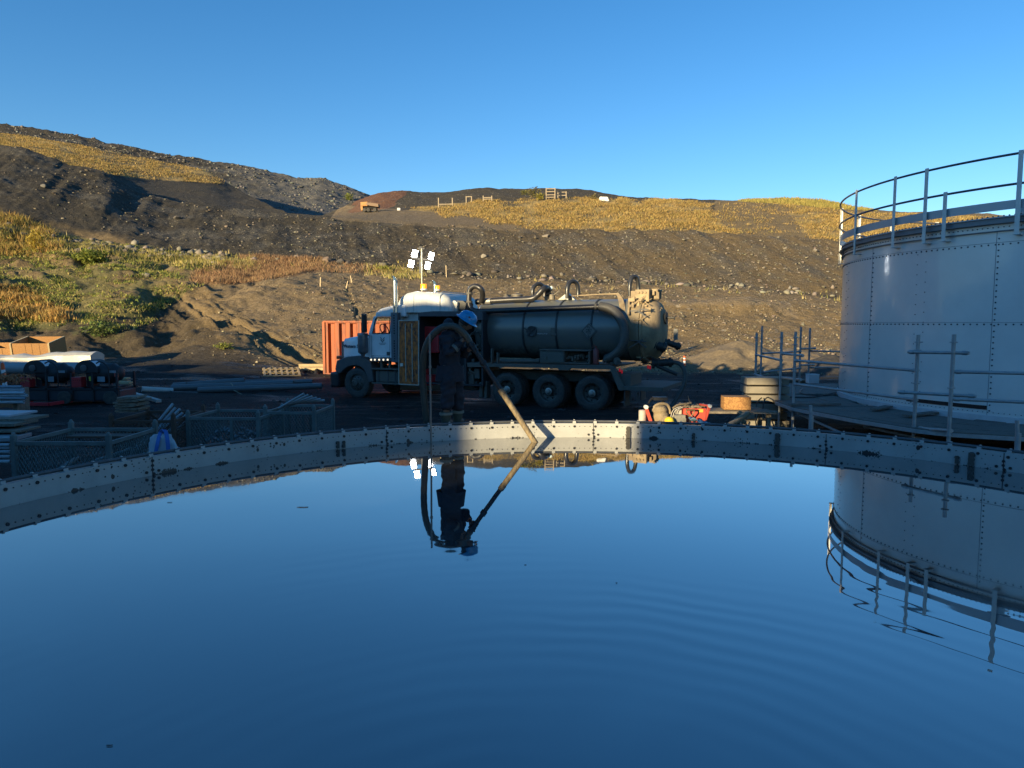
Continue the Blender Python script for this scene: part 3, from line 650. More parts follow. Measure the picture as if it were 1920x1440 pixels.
seams = [at_z(730, 836, 0), at_z(1113, 822, 0), at_z(1545, 845, 0), at_z(262, 886, 0), at_z(1890, 880, 0)]
sang = [math.atan2(p.y-TC.y, p.x-TC.x) for p in seams]
tb = wall; sb = wall; cl = MB(); step = .29/TR
a0 = math.atan2(9.88-TC.y, at_z(1117, 822, 0).x-TC.x)
def pin(mb, a, z, r, pr, m=0, R=TR, inw=1):
    p = Vector((math.cos(a)*R, math.sin(a)*R, z)); q = Vector((math.cos(a)*(R-pr*inw), math.sin(a)*(R-pr*inw), z)); mb.cyl(p, q, r, n=8, m=1)
for k in range(int(2*math.pi/step)):
    a = a0+k*step; pin(tb, a, RH-.042, .0165, .012)
    for j in (.25, .5, .75): pin(sb, a+j*step, RH-.042, .006, .006)
for a in sang:
    for da, z in ((0, .06), (0, .105), (-.012, .04), (.012, .04), (-.002, .015)): pin(tb, a+da, z, .0155, .012)
lap = wall
for a in sang:
    p = Vector((math.cos(a), math.sin(a), 0)); t_ = Vector((-p.y, p.x, 0))
    lap.beam(p*(TR-.003)-t_*.0+Vector((0, 0, -.3)), p*(TR-.003)+Vector((0, 0, RH)), .006, .006, 1)
wall.build('tank_wall', [RIM, BOLT], tank, smooth=True)
pipe = MB(); pts = [(math.cos(2*math.pi*k/180)*(TR+.06), math.sin(2*math.pi*k/180)*(TR+.06), RH+.022) for k in range(181)]
pipe.tube(pts, .017, 10, cap=False); pipe.build('rim_pipe', DKPIPE, tank, smooth=True)
proto = None
for k in range(int(2*math.pi/step)):
    a = a0+k*step
    x, y = math.cos(a)*(TR+.04), math.sin(a)*(TR+.04)
    if TC.y+y < 4.5: continue
    if proto is None:
        c = MB(); c.box((0, 0, 0), (.075, .045, .006)).box((-.02, 0, .012), (.006, .045, .03)).cyl((0.02, 0, 0), (0.02, 0, .048), .005, n=8).box((.02, 0, .040), (.03, .018, .008))
        proto = c.build('pipe_clip', WHITEC, tank, loc=(x, y, RH+.002)); o = proto
    else: o = proto.copy(); COL.objects.link(o); o.location = (x, y, RH+.002)
    o.rotation_euler = (0, 0, a)
# sludge caked ladder cleats bolted on the inside of the rim
for px_ in (1457, 1795, 1822, 1300, 634, 645, 1178):
    p = at_z(px_, 840, .1); v = (p-Vector((0, 0, CH))); v.z = 0; v.normalize()
    # meet the ring wall
    o_ = Vector((-TC.x, -TC.y, 0)); bq = o_.dot(v); t_ = -bq+math.sqrt(bq*bq-(o_.length_squared-(TR-.02)**2))
    q = Vector((0, 0, 0))+v*t_; a = math.atan2(q.y-TC.y, q.x-TC.x)
    big = px_ in (1822, 1457, 1178)
    c = MB(); w_ = .07 if big else .045
    for i in range(3 if big else 2):
        c.lathe([(.001, -.012), (w_*.45, -.01), (w_*.5, 0), (w_*.42, .012), (.001, .014)], 10, 'X', (0, random.uniform(-.006, .006), .03+i*.05))
    c.box((.012, 0, .08 if big else .055), (.006, w_*.8, .15 if big else .09))
    cl_ = c.build('cleat', mat('caked_mud', (.07, .065, .055), .85, bump=.6, bscale=60), tank, smooth=True); cl_.location = (math.cos(a)*(TR-.012), math.sin(a)*(TR-.012), 0); cl_.rotation_euler = (0, 0, a+math.pi)

# ================================================================== THE TALL STEEL TANK
T2C = Vector((12.89, 15.40, 0)); T2R = 5.30; T2TOP = 3.37
def ring_hit(px_, R, z, far=False):
    th = np.linspace(0, 2*math.pi, 14401); x = T2C.x+np.cos(th)*R; y = T2C.y+np.sin(th)*R
    p, _ = proj(x, y, z+0*x); ok = (y > 1)
    d = np.abs(p-px_)+(~ok)*1e6
    near = ((x-T2C.x)*x+(y-T2C.y)*y) < 0
    d = d+(near == far)*3000
    return float(th[np.argmin(d)])
def tank_mat():
    m = mat('tank_paint', (.70, .69, .65), .26, 0, (.57, .57, .55), bump=.05, bscale=1.1, scale=.9, amt=.8, contrast=(.3, .7), spec=.5, coat=.5)
    return m
TP_ = tank_mat()
st = thing('steel_tank', 'tall round pale grey riveted steel tank with a handrail round its roof', 'tank', T2C)
b = MB(); b.lathe([(T2R, -.25), (T2R, T2TOP)], 240, cap=False); b.build('tank_shell', TP_, st, smooth=True)
b = MB()
ring_wall(b, T2R+.0, T2R+.05, T2TOP-.20, T2TOP-.185, 240); ring_wall(b, T2R+.0, T2R+.10, T2TOP-.07, T2TOP-.055, 240)
ring_wall(b, T2R+.0, T2R+.03, T2TOP-.055, T2TOP+.03, 240)
b.build('top_flange', mat('flange_shadowed', (.19, .205, .22), .5, .3), st)  # dark colour also carries the thin shadows along this flange
b = MB(); ring_wall(b, T2R-.25, T2R+.06, T2TOP+.03, T2TOP+.05, 240); b.lathe([(T2R-.2, T2TOP+.02), (4.0, T2TOP+.14), (.001, T2TOP+.3)], 96)
b.build('roof', mat('roof_paint', (.42, .45, .48), .4), st, smooth=True)
riv = MB()
def rivet(a, z, r=.022, R=T2R, h=.014):
    p = Vector((math.cos(a)*R, math.sin(a)*R, z)); n_ = Vector((math.cos(a), math.sin(a), 0)); riv.cyl(p-n_*.002, p+n_*h, r, r*.7, n=6)
vs_ = [ring_hit(1632, T2R, 1.6), ring_hit(1862, T2R, 1.6)]; dv = abs(vs_[1]-vs_[0]); dv = min(dv, 2*math.pi-dv)
lo_a, hi_a = math.radians(150), math.radians(290)
allv = [vs_[0]+k*dv for k in range(-2, 4)]
for a in allv:
    for k in range(34):
        z = -.15+k*.10
        if z < T2TOP-.22:
            rivet(a+.004, z, .016)
    for k in range(17):
        z = .05+k*.19
        if z < T2TOP-.3:
            rivet(a+dv*.47, z, .009); rivet(a+dv*.54, z+.04, .009)
a = lo_a
while a < hi_a:
    rivet(a, 1.57, .016); rivet(a, T2TOP-.42, .016); a += .115/T2R
a = lo_a
while a < hi_a:
    rivet(a, T2TOP-.125, .012); rivet(a, .02, .009)
    p = Vector((math.cos(a)*(T2R+.03), math.sin(a)*(T2R+.03), T2TOP+.05)); riv.cyl(p, p+Vector((0, 0, .022)), .013, n=6)
    a += .085/T2R
riv.build('rivets', mat('rivet_dark', (.05, .065, .085), .5, .3), st)
sm = MB()
for z in (1.60, T2TOP-.39): ring_wall(sm, T2R, T2R+.004, z, z+.008, 240)
for a in allv:
    p = Vector((math.cos(a-.003), math.sin(a-.003), 0))*(T2R+.001); sm.beam(p+Vector((0, 0, -.2)), p+Vector((0, 0, T2TOP-.2)), .008, .006)
sm.build('plate_seam', mat('seam_dark', (.24, .26, .28), .5), st)
b = MB(); ring_wall(b, T2R, T2R+.035, -.14, -.03, 240); b.build('base_flange', mat('base_paint', (.5, .53, .55), .5), st)
# dark slot band above the base flange, a strip laid on the shell
sl = MB(); aa = np.linspace(ring_hit(1700, T2R, .1), ring_hit(1850, T2R, .1), 20)
for k in range(19):
    p = Vector((math.cos(aa[k])*(T2R+.004), math.sin(aa[k])*(T2R+.004), .10)); q = Vector((math.cos(aa[k+1])*(T2R+.004), math.sin(aa[k+1])*(T2R+.004), .10)); sl.beam(p, q, .01, .07)
sl.build('dark_slot', mat('slot_dark', (.03, .015, .012), .8), st)
# handrail
RAILR = T2R+.14
GREYP = mat('rail_paint', (.40, .42, .44), .4, .2, (.33, .35, .37)); WP = mat('post_paint', (.62, .62, .58), .5, 0, (.5, .5, .47))
def arc(R, z, a0, a1, n=120): return [(math.cos(a0+(a1-a0)*k/n)*R, math.sin(a0+(a1-a0)*k/n)*R, z) for k in range(n+1)]
for z in (T2TOP+1.06, T2TOP+.56):
    MB().tube(arc(RAILR-.03, z, 0, 2*math.pi, 180), .021, 8, cap=False).build('handrail', mat('rail_tube', (.11, .12, .14), .4, .4), st, smooth=True)
tbd = MB(); tbd.lathe([(RAILR-.05, T2TOP+.15), (RAILR-.045, T2TOP+.15), (RAILR-.045, T2TOP+.30), (RAILR-.05, T2TOP+.30), (RAILR-.05, T2TOP+.15)], 200); tbd.build('toe_board', GREYP, st, smooth=True)
pa = [(ring_hit(1577, RAILR, 4.4, True), 1.14), (ring_hit(1605, RAILR, 4.2), 1.14), (ring_hit(1678, RAILR, 4.2), 1.14), (ring_hit(1737, RAILR, 4.2), 1.14), (ring_hit(1773, RAILR, 4), .64), (ring_hit(1912, RAILR, 4), 1.14)]
sp_ = 1.55/T2R; a = pa[0][0]-sp_
while a > pa[0][0]-math.pi*1.1: pa.append((a, 1.14)); a -= sp_
for i, (a, h) in enumerate(pa):
    n_ = Vector((math.cos(a), math.sin(a), 0)); t_ = Vector((-n_.y, n_.x, 0))
    c = MB(); c.box((0, 0, h/2-.16), (.008, .075, h+.24)).box((-.022, -.035, h/2-.16), (.045, .006, h+.24)).box((-.06, 0, -.285), (.16, .10, .012)).cyl((-.04, .02, -.30), (-.04, .02, -.27), .012, n=8)
    o = c.build('rail_post', WP, st); o.location = n_*RAILR+Vector((0, 0, T2TOP)); o.rotation_euler = (0, 0, a)
# roof vent with a flat flange
a = ring_hit(1921, T2R-.35, 3.6); p = Vector((math.cos(a)*(T2R-.30), math.sin(a)*(T2R-.30), T2TOP+.02))
MB().lathe([(.09, 0), (.09, .20), (.17, .235), (.18, .24), (.18, .275), (.17, .28), (.001, .28)], 32, c=p).build('roof_vent', TP_, st, smooth=True)

# ================================================================== SCAFFOLD ROUND THE TALL TANK
sc = thing('tube_scaffold', 'tube scaffold with a plank walkway round the foot of the tall steel tank', 'scaffold', (7, 15, -1))
def rel(p, o): return Vector(p)-o.location
SG = GALV
DECKZ = -.12
std = [(1419, 624, 19.0, -1), (1429, 612, 21.5, -1), (1466, 622, 16.2, -1), (1492, 622, 15.0, -1), (1502, 613, 22.5, -1), (1519, 615, 23.0, -1), (1722, 628, 11.9, -1), (1789, 627, 11.0, -1)]
pos = {}
for i, (x_, yt, D_, zb) in enumerate(std):
    top = at_y(x_, yt, D_); pos[i] = top; bot = Vector((top.x, top.y, -1.02)); r = .029
    c = MB(); c.cyl(rel(bot, sc), rel(top, sc), r, n=12); z = -.85
    for rz_ in (.6, 1.15, 1.65, top.z-.12, DECKZ-.02):
        if rz_ < top.z: q = rel(Vector((top.x, top.y, rz_)), sc); c.cyl(q-Vector((0, 0, .008)), q+Vector((0, 0, .008)), .055, n=12)
    c.build('standard', SG, sc, smooth=True)
for (x_, yt, yb, D_) in ((1520, 760, 812, 10.6), (1907, 788, 850, 9.0)):
    top = at_y(x_, yt, D_); bot = at_y(x_, yb, D_)
    c = MB(); c.cyl(rel(bot, sc)+Vector((0, 0, .12)), rel(top, sc), .024, n=12); c.cyl(rel(bot, sc), rel(bot, sc)+Vector((0, 0, .26)), .034, n=12); c.box(rel(bot, sc), (.17, .17, .01)); c.cyl(rel(Vector((bot.x, bot.y, -1.02)), sc), rel(bot, sc), .02, n=10)
    c.build('base_jack', SG, sc, smooth=True)
def led(x0, y0, D0, x1, y1, D1, r=.026, ov=.0):
    a_ = at_y(x0, y0, D0); b_ = at_y(x1, y1, D1); c = MB(); c.cyl(rel(a_, sc), rel(b_, sc), r, n=12)
    for p, q in ((a_, b_), (b_, a_)):
        d = (q-p).normalized(); c.cyl(rel(p+d*.03, sc), rel(p+d*.10, sc), .036, n=10)
    c.build('ledger', SG, sc, smooth=True)
for L_ in ((1417, 665, 19, 1466, 676, 16.2), (1415, 702, 19, 1464, 717, 16.2), (1413, 738, 19, 1463, 760, 16.2), (1429, 663, 21.5, 1502, 659, 22.5), (1429, 698, 21.5, 1502, 690, 22.5),
           (1466, 663, 16.2, 1506, 667, 15), (1466, 708, 16.2, 1502, 712, 15), (1500, 654, 22.5, 1529, 653, 23), (1500, 685, 22.5, 1527, 684, 23), (1519, 658, 23, 1600, 660, 24), (1519, 689, 23, 1600, 689, 24),
           (1490, 676, 15, 1722, 695, 11.9), (1489, 720, 15, 1720, 750, 11.9), (1486, 763, 15, 1719, 803, 11.9), (1722, 803, 11.9, 1785, 808, 11.0), (1703, 660, 11.9, 1817, 662, 11.0), (1684, 735, 11.9, 1830, 743, 11.0),
           (1788, 697, 11.0, 2010, 702, 10.3), (1785, 748, 11.0, 2010, 758, 10.3), (1480, 768, 15.2, 1640, 840, 12.6), (1620, 800, 13.4, 2000, 880, 10.0)): led(*L_)
dk = MB(); dp = []
for px_, py_ in ((1412, 738), (1455, 752), (1486, 763), (1600, 784), (1719, 803), (1786, 810), (1925, 818), (2060, 828)):
    q = at_z(px_, py_, DECKZ); dp.append(q)
PLK = mat('plank', (.17, .155, .13), .8, 0, (.09, .085, .08), scale=3, streak=(2, 14, 2), amt=.9, bump=.4, bscale=30)
for i in range(len(dp)-1):           # bays of planks laid as chords round the tank
    a_, b_ = dp[i], dp[i+1]; ins = lambda p: (T2C-p).normalized()
    for k in range(9):
        o0 = .02+k*.225
        pa_, pb_ = a_+ins(Vector((a_.x, a_.y, 0)))*0, b_
        na = (Vector((T2C.x, T2C.y, 0))-Vector((a_.x, a_.y, 0))).normalized(); nb = (Vector((T2C.x, T2C.y, 0))-Vector((b_.x, b_.y, 0))).normalized()
        A_ = a_+na*(o0+.11); B_ = b_+nb*(o0+.11)
        e = (B_-A_).normalized()*.04
        if (Vector((A_.x, A_.y, 0))-Vector((T2C.x, T2C.y, 0))).length < T2R+.1: continue
        dk.beam(rel(A_-e, sc)+Vector((0, 0, -.022+random.uniform(-.004, .008))), rel(B_+e, sc)+Vector((0, 0, -.022+random.uniform(-.004, .008))), .215, .038)
# the back run of the deck, seen left of the tank
for k in range(12):
    a_ = at_z(1418, 738, DECKZ)+Vector((.2*k, 0.1, 0)); b_ = at_z(1432, 718, DECKZ)+Vector((.2*k, 0, 0)); dk.beam(rel(a_, sc)+Vector((0, 0, -.03)), rel(b_, sc)+Vector((0, 0, -.03)), .19, .036)
dk.build('deck', PLK, sc)
sk = MB()
for i in range(1, len(dp)-1): sk.beam(rel(dp[i], sc)+Vector((0, 0, -.05)), rel(dp[i+1], sc)+Vector((0, 0, -.05)), .04, .06)
sk.build('edge_bearer', SG, sc)
CABLE = mat('black_cable', (.012, .012, .013), .5)
def cable(name, pts, r, label, cat='cable', m=None, group=None):
    P = spline(pts, 10); o = Vector(P[0]); c = MB(); c.tube([p-o for p in P], r, 8); ob = c.build(name, m or CABLE, smooth=True); ob.location = o
    return tag(ob, label, cat, group)
cable('power_cable', [at_z(1580, 732, DECKZ+.03), at_z(1540, 742, DECKZ+.02), at_z(1510, 745, DECKZ+.02), at_z(1450, 744, DECKZ+.03), at_y(1434, 750, 15.6), at_y(1431, 775, 15.4), at_y(1440, 802, 15.2), at_y(1422, 806, 15.2), at_y(1416, 780, 15.4), at_y(1420, 755, 15.8), at_z(1428, 746, DECKZ+.05)], .013, 'black cable hanging in a long loop off the left end of the scaffold deck')
cable('power_cable', [at_z(1577, 728, DECKZ+.03), at_z(1560, 740, DECKZ+.02), at_z(1525, 741, DECKZ+.02), at_z(1500, 736, DECKZ+.02), at_z(1505, 728, DECKZ+.02)], .012, 'thin black cable curling on the scaffold deck beside the steel tank')
bk = MB(); a_ = at_z(1418, 734, DECKZ+.03); b_ = at_z(1480, 734, DECKZ+.03); bk.beam(Vector((0, 0, 0)), b_-a_, .10, .05); o = bk.build('rubber_strip', CABLE); o.location = a_+Vector((0, .5, 0)); tag(o, 'flat black rubber strip lying across the left end of the scaffold deck', 'rubber strip')
for (pa1, pb1, l) in (((1484, 760), (1578, 759), 'dark loose board lying flat on the near edge of the scaffold deck'), ((1645, 770), (1672, 764), 'short loose board on the deck beside the tank foot'), ((1705, 782), (1765, 775), 'warped loose board on the deck between the two tall uprights')):
    a_ = at_z(*pa1, DECKZ+.03); b_ = at_z(*pb1, DECKZ+.03); m_ = MB(); m_.beam(Vector((0, 0, 0)), b_-a_, .16, .03); o = m_.build('loose_board', PLK); o.location = a_+Vector((0, .12, .012)); tag(o, l, 'board', 'loose boards on the scaffold deck')
# white box on the far deck
p = at_y(1523, 718, 21.5); m_ = MB(); m_.box((0, 0, .12), (.30, .24, .24)).box((0, 0, .252), (.32, .26, .02)); o = m_.build('white_box', mat('white_carton', (.7, .7, .7), .6), bevel=.006); o.location = p; tag(o, 'small white box at the far end of the scaffold deck', 'box')

# ================================================================== ADDED SHADE WALL BEHIND THE CAMERA (unseen, outline and gap shaped for the light)
LH = Vector((math.sin(SUN_AZ), math.cos(SUN_AZ), 0)); PH = Vector((math.cos(SUN_AZ), -math.sin(SUN_AZ), 0)); WS = -17.0; TE = math.tan(SUN_EL)
def uw(p): return p.dot(PH), p.z+(p.dot(LH)-WS)*TE
def prof():
    P = []
    def add(px_, py_, Yl):      # the shade line measured on the truck
        d = at_y(px_, py_, 10)-Vector((0, 0, CH)); o = Vector((0, 0, CH))-TO; P.append(uw(Vector((0, 0, CH))+d*((Yl-o.dot(TLt))/d.dot(TLt))))
    P.append((-75, uw(at_z(120, 690, -1))[1])); P.append(uw(at_z(300, 705, -1))); P.append(uw(at_z(500, 712, -1))); P.append(uw(at_z(595, 705, -1)))
    add(740, 572, 1.0); add(800, 566, 1.0); add(900, 575, .6); add(1000, 573, .7); add(1130, 576, .8); add(1180, 594, .7); add(1246, 614, .3)
    return P
PR = sorted(prof())
u_c, w_c = uw(Vector((8.35, 18.2, 3.5)))
PR = [p for p in PR if p[0] < -8]+[(-7.6, PR[-1][1] if False else uw(at_y(1240, 612, 20.5))[1]+.6), (-5.2, w_c-.6), (u_c+.5, w_c+.1), (u_c+1.1, w_c+1.2), (-2.3, w_c+1.6), (-1.5, w_c+3), (3, w_c+3.4), (30, w_c+3.4), (30, 4), ]
uL, _ = uw(at_z(888, 823, 0)); uR, _ = uw(at_z(1181, 823, 0)); uR2, _ = uw(at_y(1334, 780, 11.35)); wi_ = uw(at_y(1300, 752, 11.35))[1]; wh_ = uw(at_y(932, 733, 9.85))[1]; ub_, wk_ = uw(at_y(1398, 703, 16.3))
def wat(x, y, z): return uw(Vector((x, y, z)))[1]
wb_ = wat(-.3, 9.8, -.6)
slot = [(uL, wb_), (uR, wb_), (uR2, wi_), (ub_+.60, wi_), (ub_+.45, wk_), (ub_, wk_), (ub_-.10, wh_), (uL-.02, wh_-.05)]
bd = MB(); top = PR[:-2]
def topw(u): return float(np.interp(u, [p[0] for p in top], [p[1] for p in top]))
o_b = LH*WS
def pb(poly, m=0):
    vs = []
    for t in (0, -.35):
        for u, w_ in poly: q = PH*u+LH*(WS+t); vs.append(Vector((q.x, q.y, w_)))
    n = len(poly); bd.add(vs, [(i, (i+1) % n, n+(i+1) % n, n+i) for i in range(n)]+[tuple(range(n))[::-1], tuple(range(n, 2*n))], m)
uLL, uRR = slot[-1][0], slot[2][0]
pb([(-75, -1.3)]+[p for p in top if p[0] < uLL]+[(uLL, topw(uLL)), (uLL, -1.3)])
pb([(uRR, -1.3), (uRR, topw(uRR))]+[p for p in top if p[0] > uRR]+[(30, -1.3)])
pb([(uLL, -1.3), (uLL, wb_), (uRR, wb_), (uRR, -1.3)])
pb([(uR, wb_), (uRR, wb_), (uRR, wat(1.7, 9.9, .30)), (uR, wat(1.7, 9.9, .30))])
hd_ = slot[2:][::-1]           # head of the light gap, left to right
for i in range(len(hd_)-1):
    (a_, wa), (b_, w2) = hd_[i], hd_[i+1]
    pb([(a_, wa), (b_, w2), (b_, topw(b_)), (a_, topw(a_))])
bo = bd.build('shade_wall', mat('shade_wall_grey', (.22, .24, .25), .6, .2)); tag(bo, 'added unseen grey wall behind the camera, cut to shape the shade', 'shade wall')
# ================================================================== VACUUM TRUCK
trk_ang = math.atan2(TF.y, TF.x)
def T(px_, py_, Yl):            # where the line of sight meets the plane Y = Yl of the truck, in truck coordinates
    d = at_y(px_, py_, 10)-Vector((0, 0, CH)); o = Vector((0, 0, CH))-TO
    oy = o.dot(TLt); dy = d.dot(TLt); s = (Yl-oy)/dy; p = o+d*s
    return p.dot(TF), p.z
def T3v(px_, py_, Yl): a = T(px_, py_, Yl); return Vector((a[0], Yl, a[1]))
def TPoly(pts, Yl): return [T(a, b, Yl) for a, b in pts]
truck = thing('vacuum_truck', 'muddy white and black vacuum tanker truck parked side on behind the near tank', 'truck', TO, trk_ang)
MUD = (.115, .10, .078)
WHT = mat('cab_white', (.74, .76, .76), .3, 0, (.5, .52, .52), scale=3, coat=.4, dust=((.12, .11, .095), 1.35, .12))
WHT2 = mat('sleeper_white', (.52, .53, .50), .4, 0, (.38, .38, .35), scale=2.5, streak=(6, 6, 1.2), amt=.6, contrast=(.45, .7))
BLKP = mat('black_plastic', (.055, .058, .062), .6, 0, MUD, scale=5, amt=.55, contrast=(.4, .75))
MUDM = mat('muddy_steel', (.085, .083, .072), .75, 0, MUD, scale=7, amt=.8, bump=.4, bscale=50)
TANKM = mat('tank_skin', (.12, .13, .125), .30, .15, (.16, .15, .12), scale=2.2, streak=(.8, 1, 1), amt=.8, contrast=(.35, .7), bump=.06, bscale=8, dust=((.075, .068, .055), 1.75, .18))
DOORM = mat('rear_door_mud', (.36, .27, .155), .8, 0, (.14, .11, .075), scale=2.5, amt=.8, bump=.5, bscale=25)
BLK = mat('black_hose', (.018, .018, .019), .38, 0, (.05, .045, .04), scale=6, amt=.4)
TYRE = mat('tyre', (.028, .028, .028), .8, 0, (.085, .075, .06), scale=7, amt=.7, bump=.3, bscale=60)
RIMM = mat('rim_mud', (.10, .095, .08), .55, .3, (.045, .043, .04), scale=14, amt=.8)
CHR = mat('chrome', (.62, .62, .62), .18, 1.0, (.4, .4, .4), scale=5, amt=.4)
HUBM = mat('hub_metal', (.36, .34, .30), .4, .6)
LOUV = mat('shield_steel', (.11, .125, .14), .5, .4)
RED = mat('red_paint', (.48, .025, .03), .45, 0, (.12, .02, .02), scale=6)
DARK = mat('dark_void', (.01, .01, .011), .9)
WSG = bpy.data.materials.new('clear_glass'); WSG.use_nodes = True
_t = WSG.node_tree; _a = _t.nodes.new('ShaderNodeBsdfTransparent'); _a.inputs[0].default_value = (.8, .85, .85, 1); _g = _t.nodes.new('ShaderNodeBsdfGlossy'); _g.inputs['Roughness'].default_value = .03; _m = _t.nodes.new('ShaderNodeMixShader'); _m.inputs[0].default_value = .06
_t.links.new(_a.outputs[0], _m.inputs[1]); _t.links.new(_g.outputs[0], _m.inputs[2]); _t.links.new(_m.outputs[0], _t.nodes['Material Output'].inputs[0])
GLASS = mat('dark_glass', (.02, .025, .03), .05, 0, spec=.8)
def pr(name, pts, y0, y1, m, yp=None, bevel=0, parent=truck):
    b = MB(); b.prism(TPoly(pts, yp if yp is not None else y1), y0, y1, 'Y'); return b.build(name, m, parent, bevel=bevel)
# ---- wheels
WR = .535; WSC = .965
def wheel_proto(front):
    t = MB(); W = .30
    def tyre(y0):
        t.lathe([(.315, y0), (.36, y0+.012), (.44, y0+.016), (.505, y0+.006), (WR-.006, y0-.012), (WR, y0-.04), (WR, y0-W+.04), (WR-.006, y0-W+.012), (.505, y0-W-.006), (.36, y0-W), (.315, y0-W), (.315, y0)], 48, 'Y')
        for k in range(44):
            a = 2*math.pi*k/44
            for q, off in ((y0-.035, 0), (y0-W+.035, .5)):
                a2 = a+off*2*math.pi/44; M = Matrix.Rotation(-a2, 3, 'Y'); t.box(M @ Vector((WR+.004, 0, 0))+Vector((0, q, 0)), (.02, .07, .035), M=M)
    tyre(0)
    if not front: tyre(-.345)
    w_ = t.build('wheel', TYRE, None, smooth=True)
    r = MB()
    if front:
        r.lathe([(.318, -.02), (.312, -.005), (.295, -.02), (.285, -.06), (.22, -.02), (.17, .005), (.10, .012), (.09, .03), (.001, .035)], 40, 'Y', cap=False)
        for k in range(10):
            a = 2*math.pi*k/10; c = Vector((math.cos(a)*.145, .005, math.sin(a)*.145)); r.cyl(c, c+Vector((0, .035, 0)), .017, n=6)
        for k in range(10):
            a = 2*math.pi*(k+.5)/10; c = Vector((math.cos(a)*.215, -.012, math.sin(a)*.215)); r.cyl(c, c+Vector((0, .012, 0)), .022, n=10, m=1)
    else:
        r.lathe([(.318, -.02), (.315, -.002), (.298, -.012), (.285, -.05), (.275, -.13), (.20, -.165), (.13, -.16)], 40, 'Y', cap=False)
        r.lathe([(.13, -.17), (.125, -.06), (.115, -.03)], 24, 'Y', cap=False)
        for k in range(10):
            a = 2*math.pi*k/10; c = Vector((math.cos(a)*.165, -.165, math.sin(a)*.165)); r.cyl(c, c+Vector((0, .045, 0)), .018, n=6)
        for k in range(8):
            a = 2*math.pi*(k+.5)/8; c = Vector((math.cos(a)*.232, -.150, math.sin(a)*.232)); r.cyl(c, c+Vector((0, .012, 0)), .030, n=10, m=1)
    ro = r.build('rim', [RIMM, DARK], w_, smooth=True)
    h = MB()
    if front: h.lathe([(.085, .03), (.085, .055), (.07, .07), (.001, .075)], 24, 'Y')
    else: h.lathe([(.118, -.04), (.112, -.02), (.075, -.01), (.072, .01), (.055, .03), (.001, .038)], 24, 'Y')
    h.build('hub_cap', HUBM if not front else RIMM, w_, smooth=True)
    return w_
def place_wheel(proto, first, X, side, rot):
    o = proto if first else copy_tree(proto)
    o.parent = truck; o.scale = (WSC, WSC, WSC); o.location = (X, side*1.2, WR*WSC); o.rotation_euler = (0, rot, 0 if side > 0 else math.pi)
wf = wheel_proto(True); wr_ = wheel_proto(False)
place_wheel(wf, True, 8.56, 1, .3); place_wheel(wf, False, 8.56, -1, 1.1)
k = 0
for X in (0, 1.39, 2.79):
    for s in (1, -1): place_wheel(wr_, k == 0, X, s, .7*k+.2); k += 1
# ---- chassis
b = MB()
for s in (-1, 1): b.box((4.25, s*.42, .93), (9.9, .09, .26))
for x in (-.4, .8, 2.2, 3.8, 5.6, 7.4, 8.9): b.box((x, 0, .93), (.12, .8, .2))
b.build('chassis', MUDM, truck)
b = MB()
for x in (0, 1.39, 2.79, 8.56): b.cyl((x, -1.0, WR), (x, 1.0, WR), .08, n=12)
for x in (0, 1.39, 2.79): b.lathe([(.08, -.2), (.22, -.1), (.22, .1), (.08, .2)], 20, 'Y', (x, 0, WR))
b.build('axle', MUDM, truck)
# ---- hood and cab
hx0, _ = T(639, 650, .95); cabx, _ = T(692, 650, 1.12)
b = MB(); zt0 = T(639, 635, .92)[1]; zt1 = T(690, 626, .92)[1]; zb0 = T(640, 671, 1.0)[1]
def section(hw, z0, z1, rc, n=5):       # rounded top rectangle in Y, Z
    pts = [(-hw, z0)]
    for k in range(n+1): a = math.pi-math.pi/2*k/n; pts.append((-hw+rc+rc*math.cos(a), z1-rc+rc*math.sin(a)))
    for k in range(n+1): a = math.pi/2-math.pi/2*k/n; pts.append((hw-rc+rc*math.cos(a), z1-rc+rc*math.sin(a)))
    pts.append((hw, z0)); return pts
def loft(name, secs, m, parent=truck, smooth=True):
    b = MB(); n = len(secs[0][1]); vs = [Vector((X, y, z)) for X, s in secs for y, z in s]; fs = []
    for k in range(len(secs)-1):
        for i in range(n): fs.append((k*n+i, k*n+(i+1) % n, (k+1)*n+(i+1) % n, (k+1)*n+i))
    fs += [tuple(range(n))[::-1], tuple((len(secs)-1)*n+i for i in range(n))]
    b.add(vs, fs); return b.build(name, m, parent, smooth=smooth, ang=40)
loft('hood', [(cabx+.02, section(1.0, zb0-.15, zt1, .16)), ((cabx+hx0)/2, section(.95, zb0-.15, (zt0+zt1)/2+.01, .16)), (hx0-.08, section(.88, zb0-.15, zt0+.01, .15)), (hx0, section(.80, zb0-.15, zt0-.06, .12))], WHT)
pr('grille', [(637, 640), (640, 640), (640, 674), (637, 674)], -.7, .7, CHR, .8)
# lower cab body
b = MB(); b.prism(TPoly([(691, 626), (733, 626), (748, 626), (748, 674), (694, 674), (691, 668)], 1.12), -1.12, 1.12)
b.build('cab_body', WHT, truck, bevel=.025)
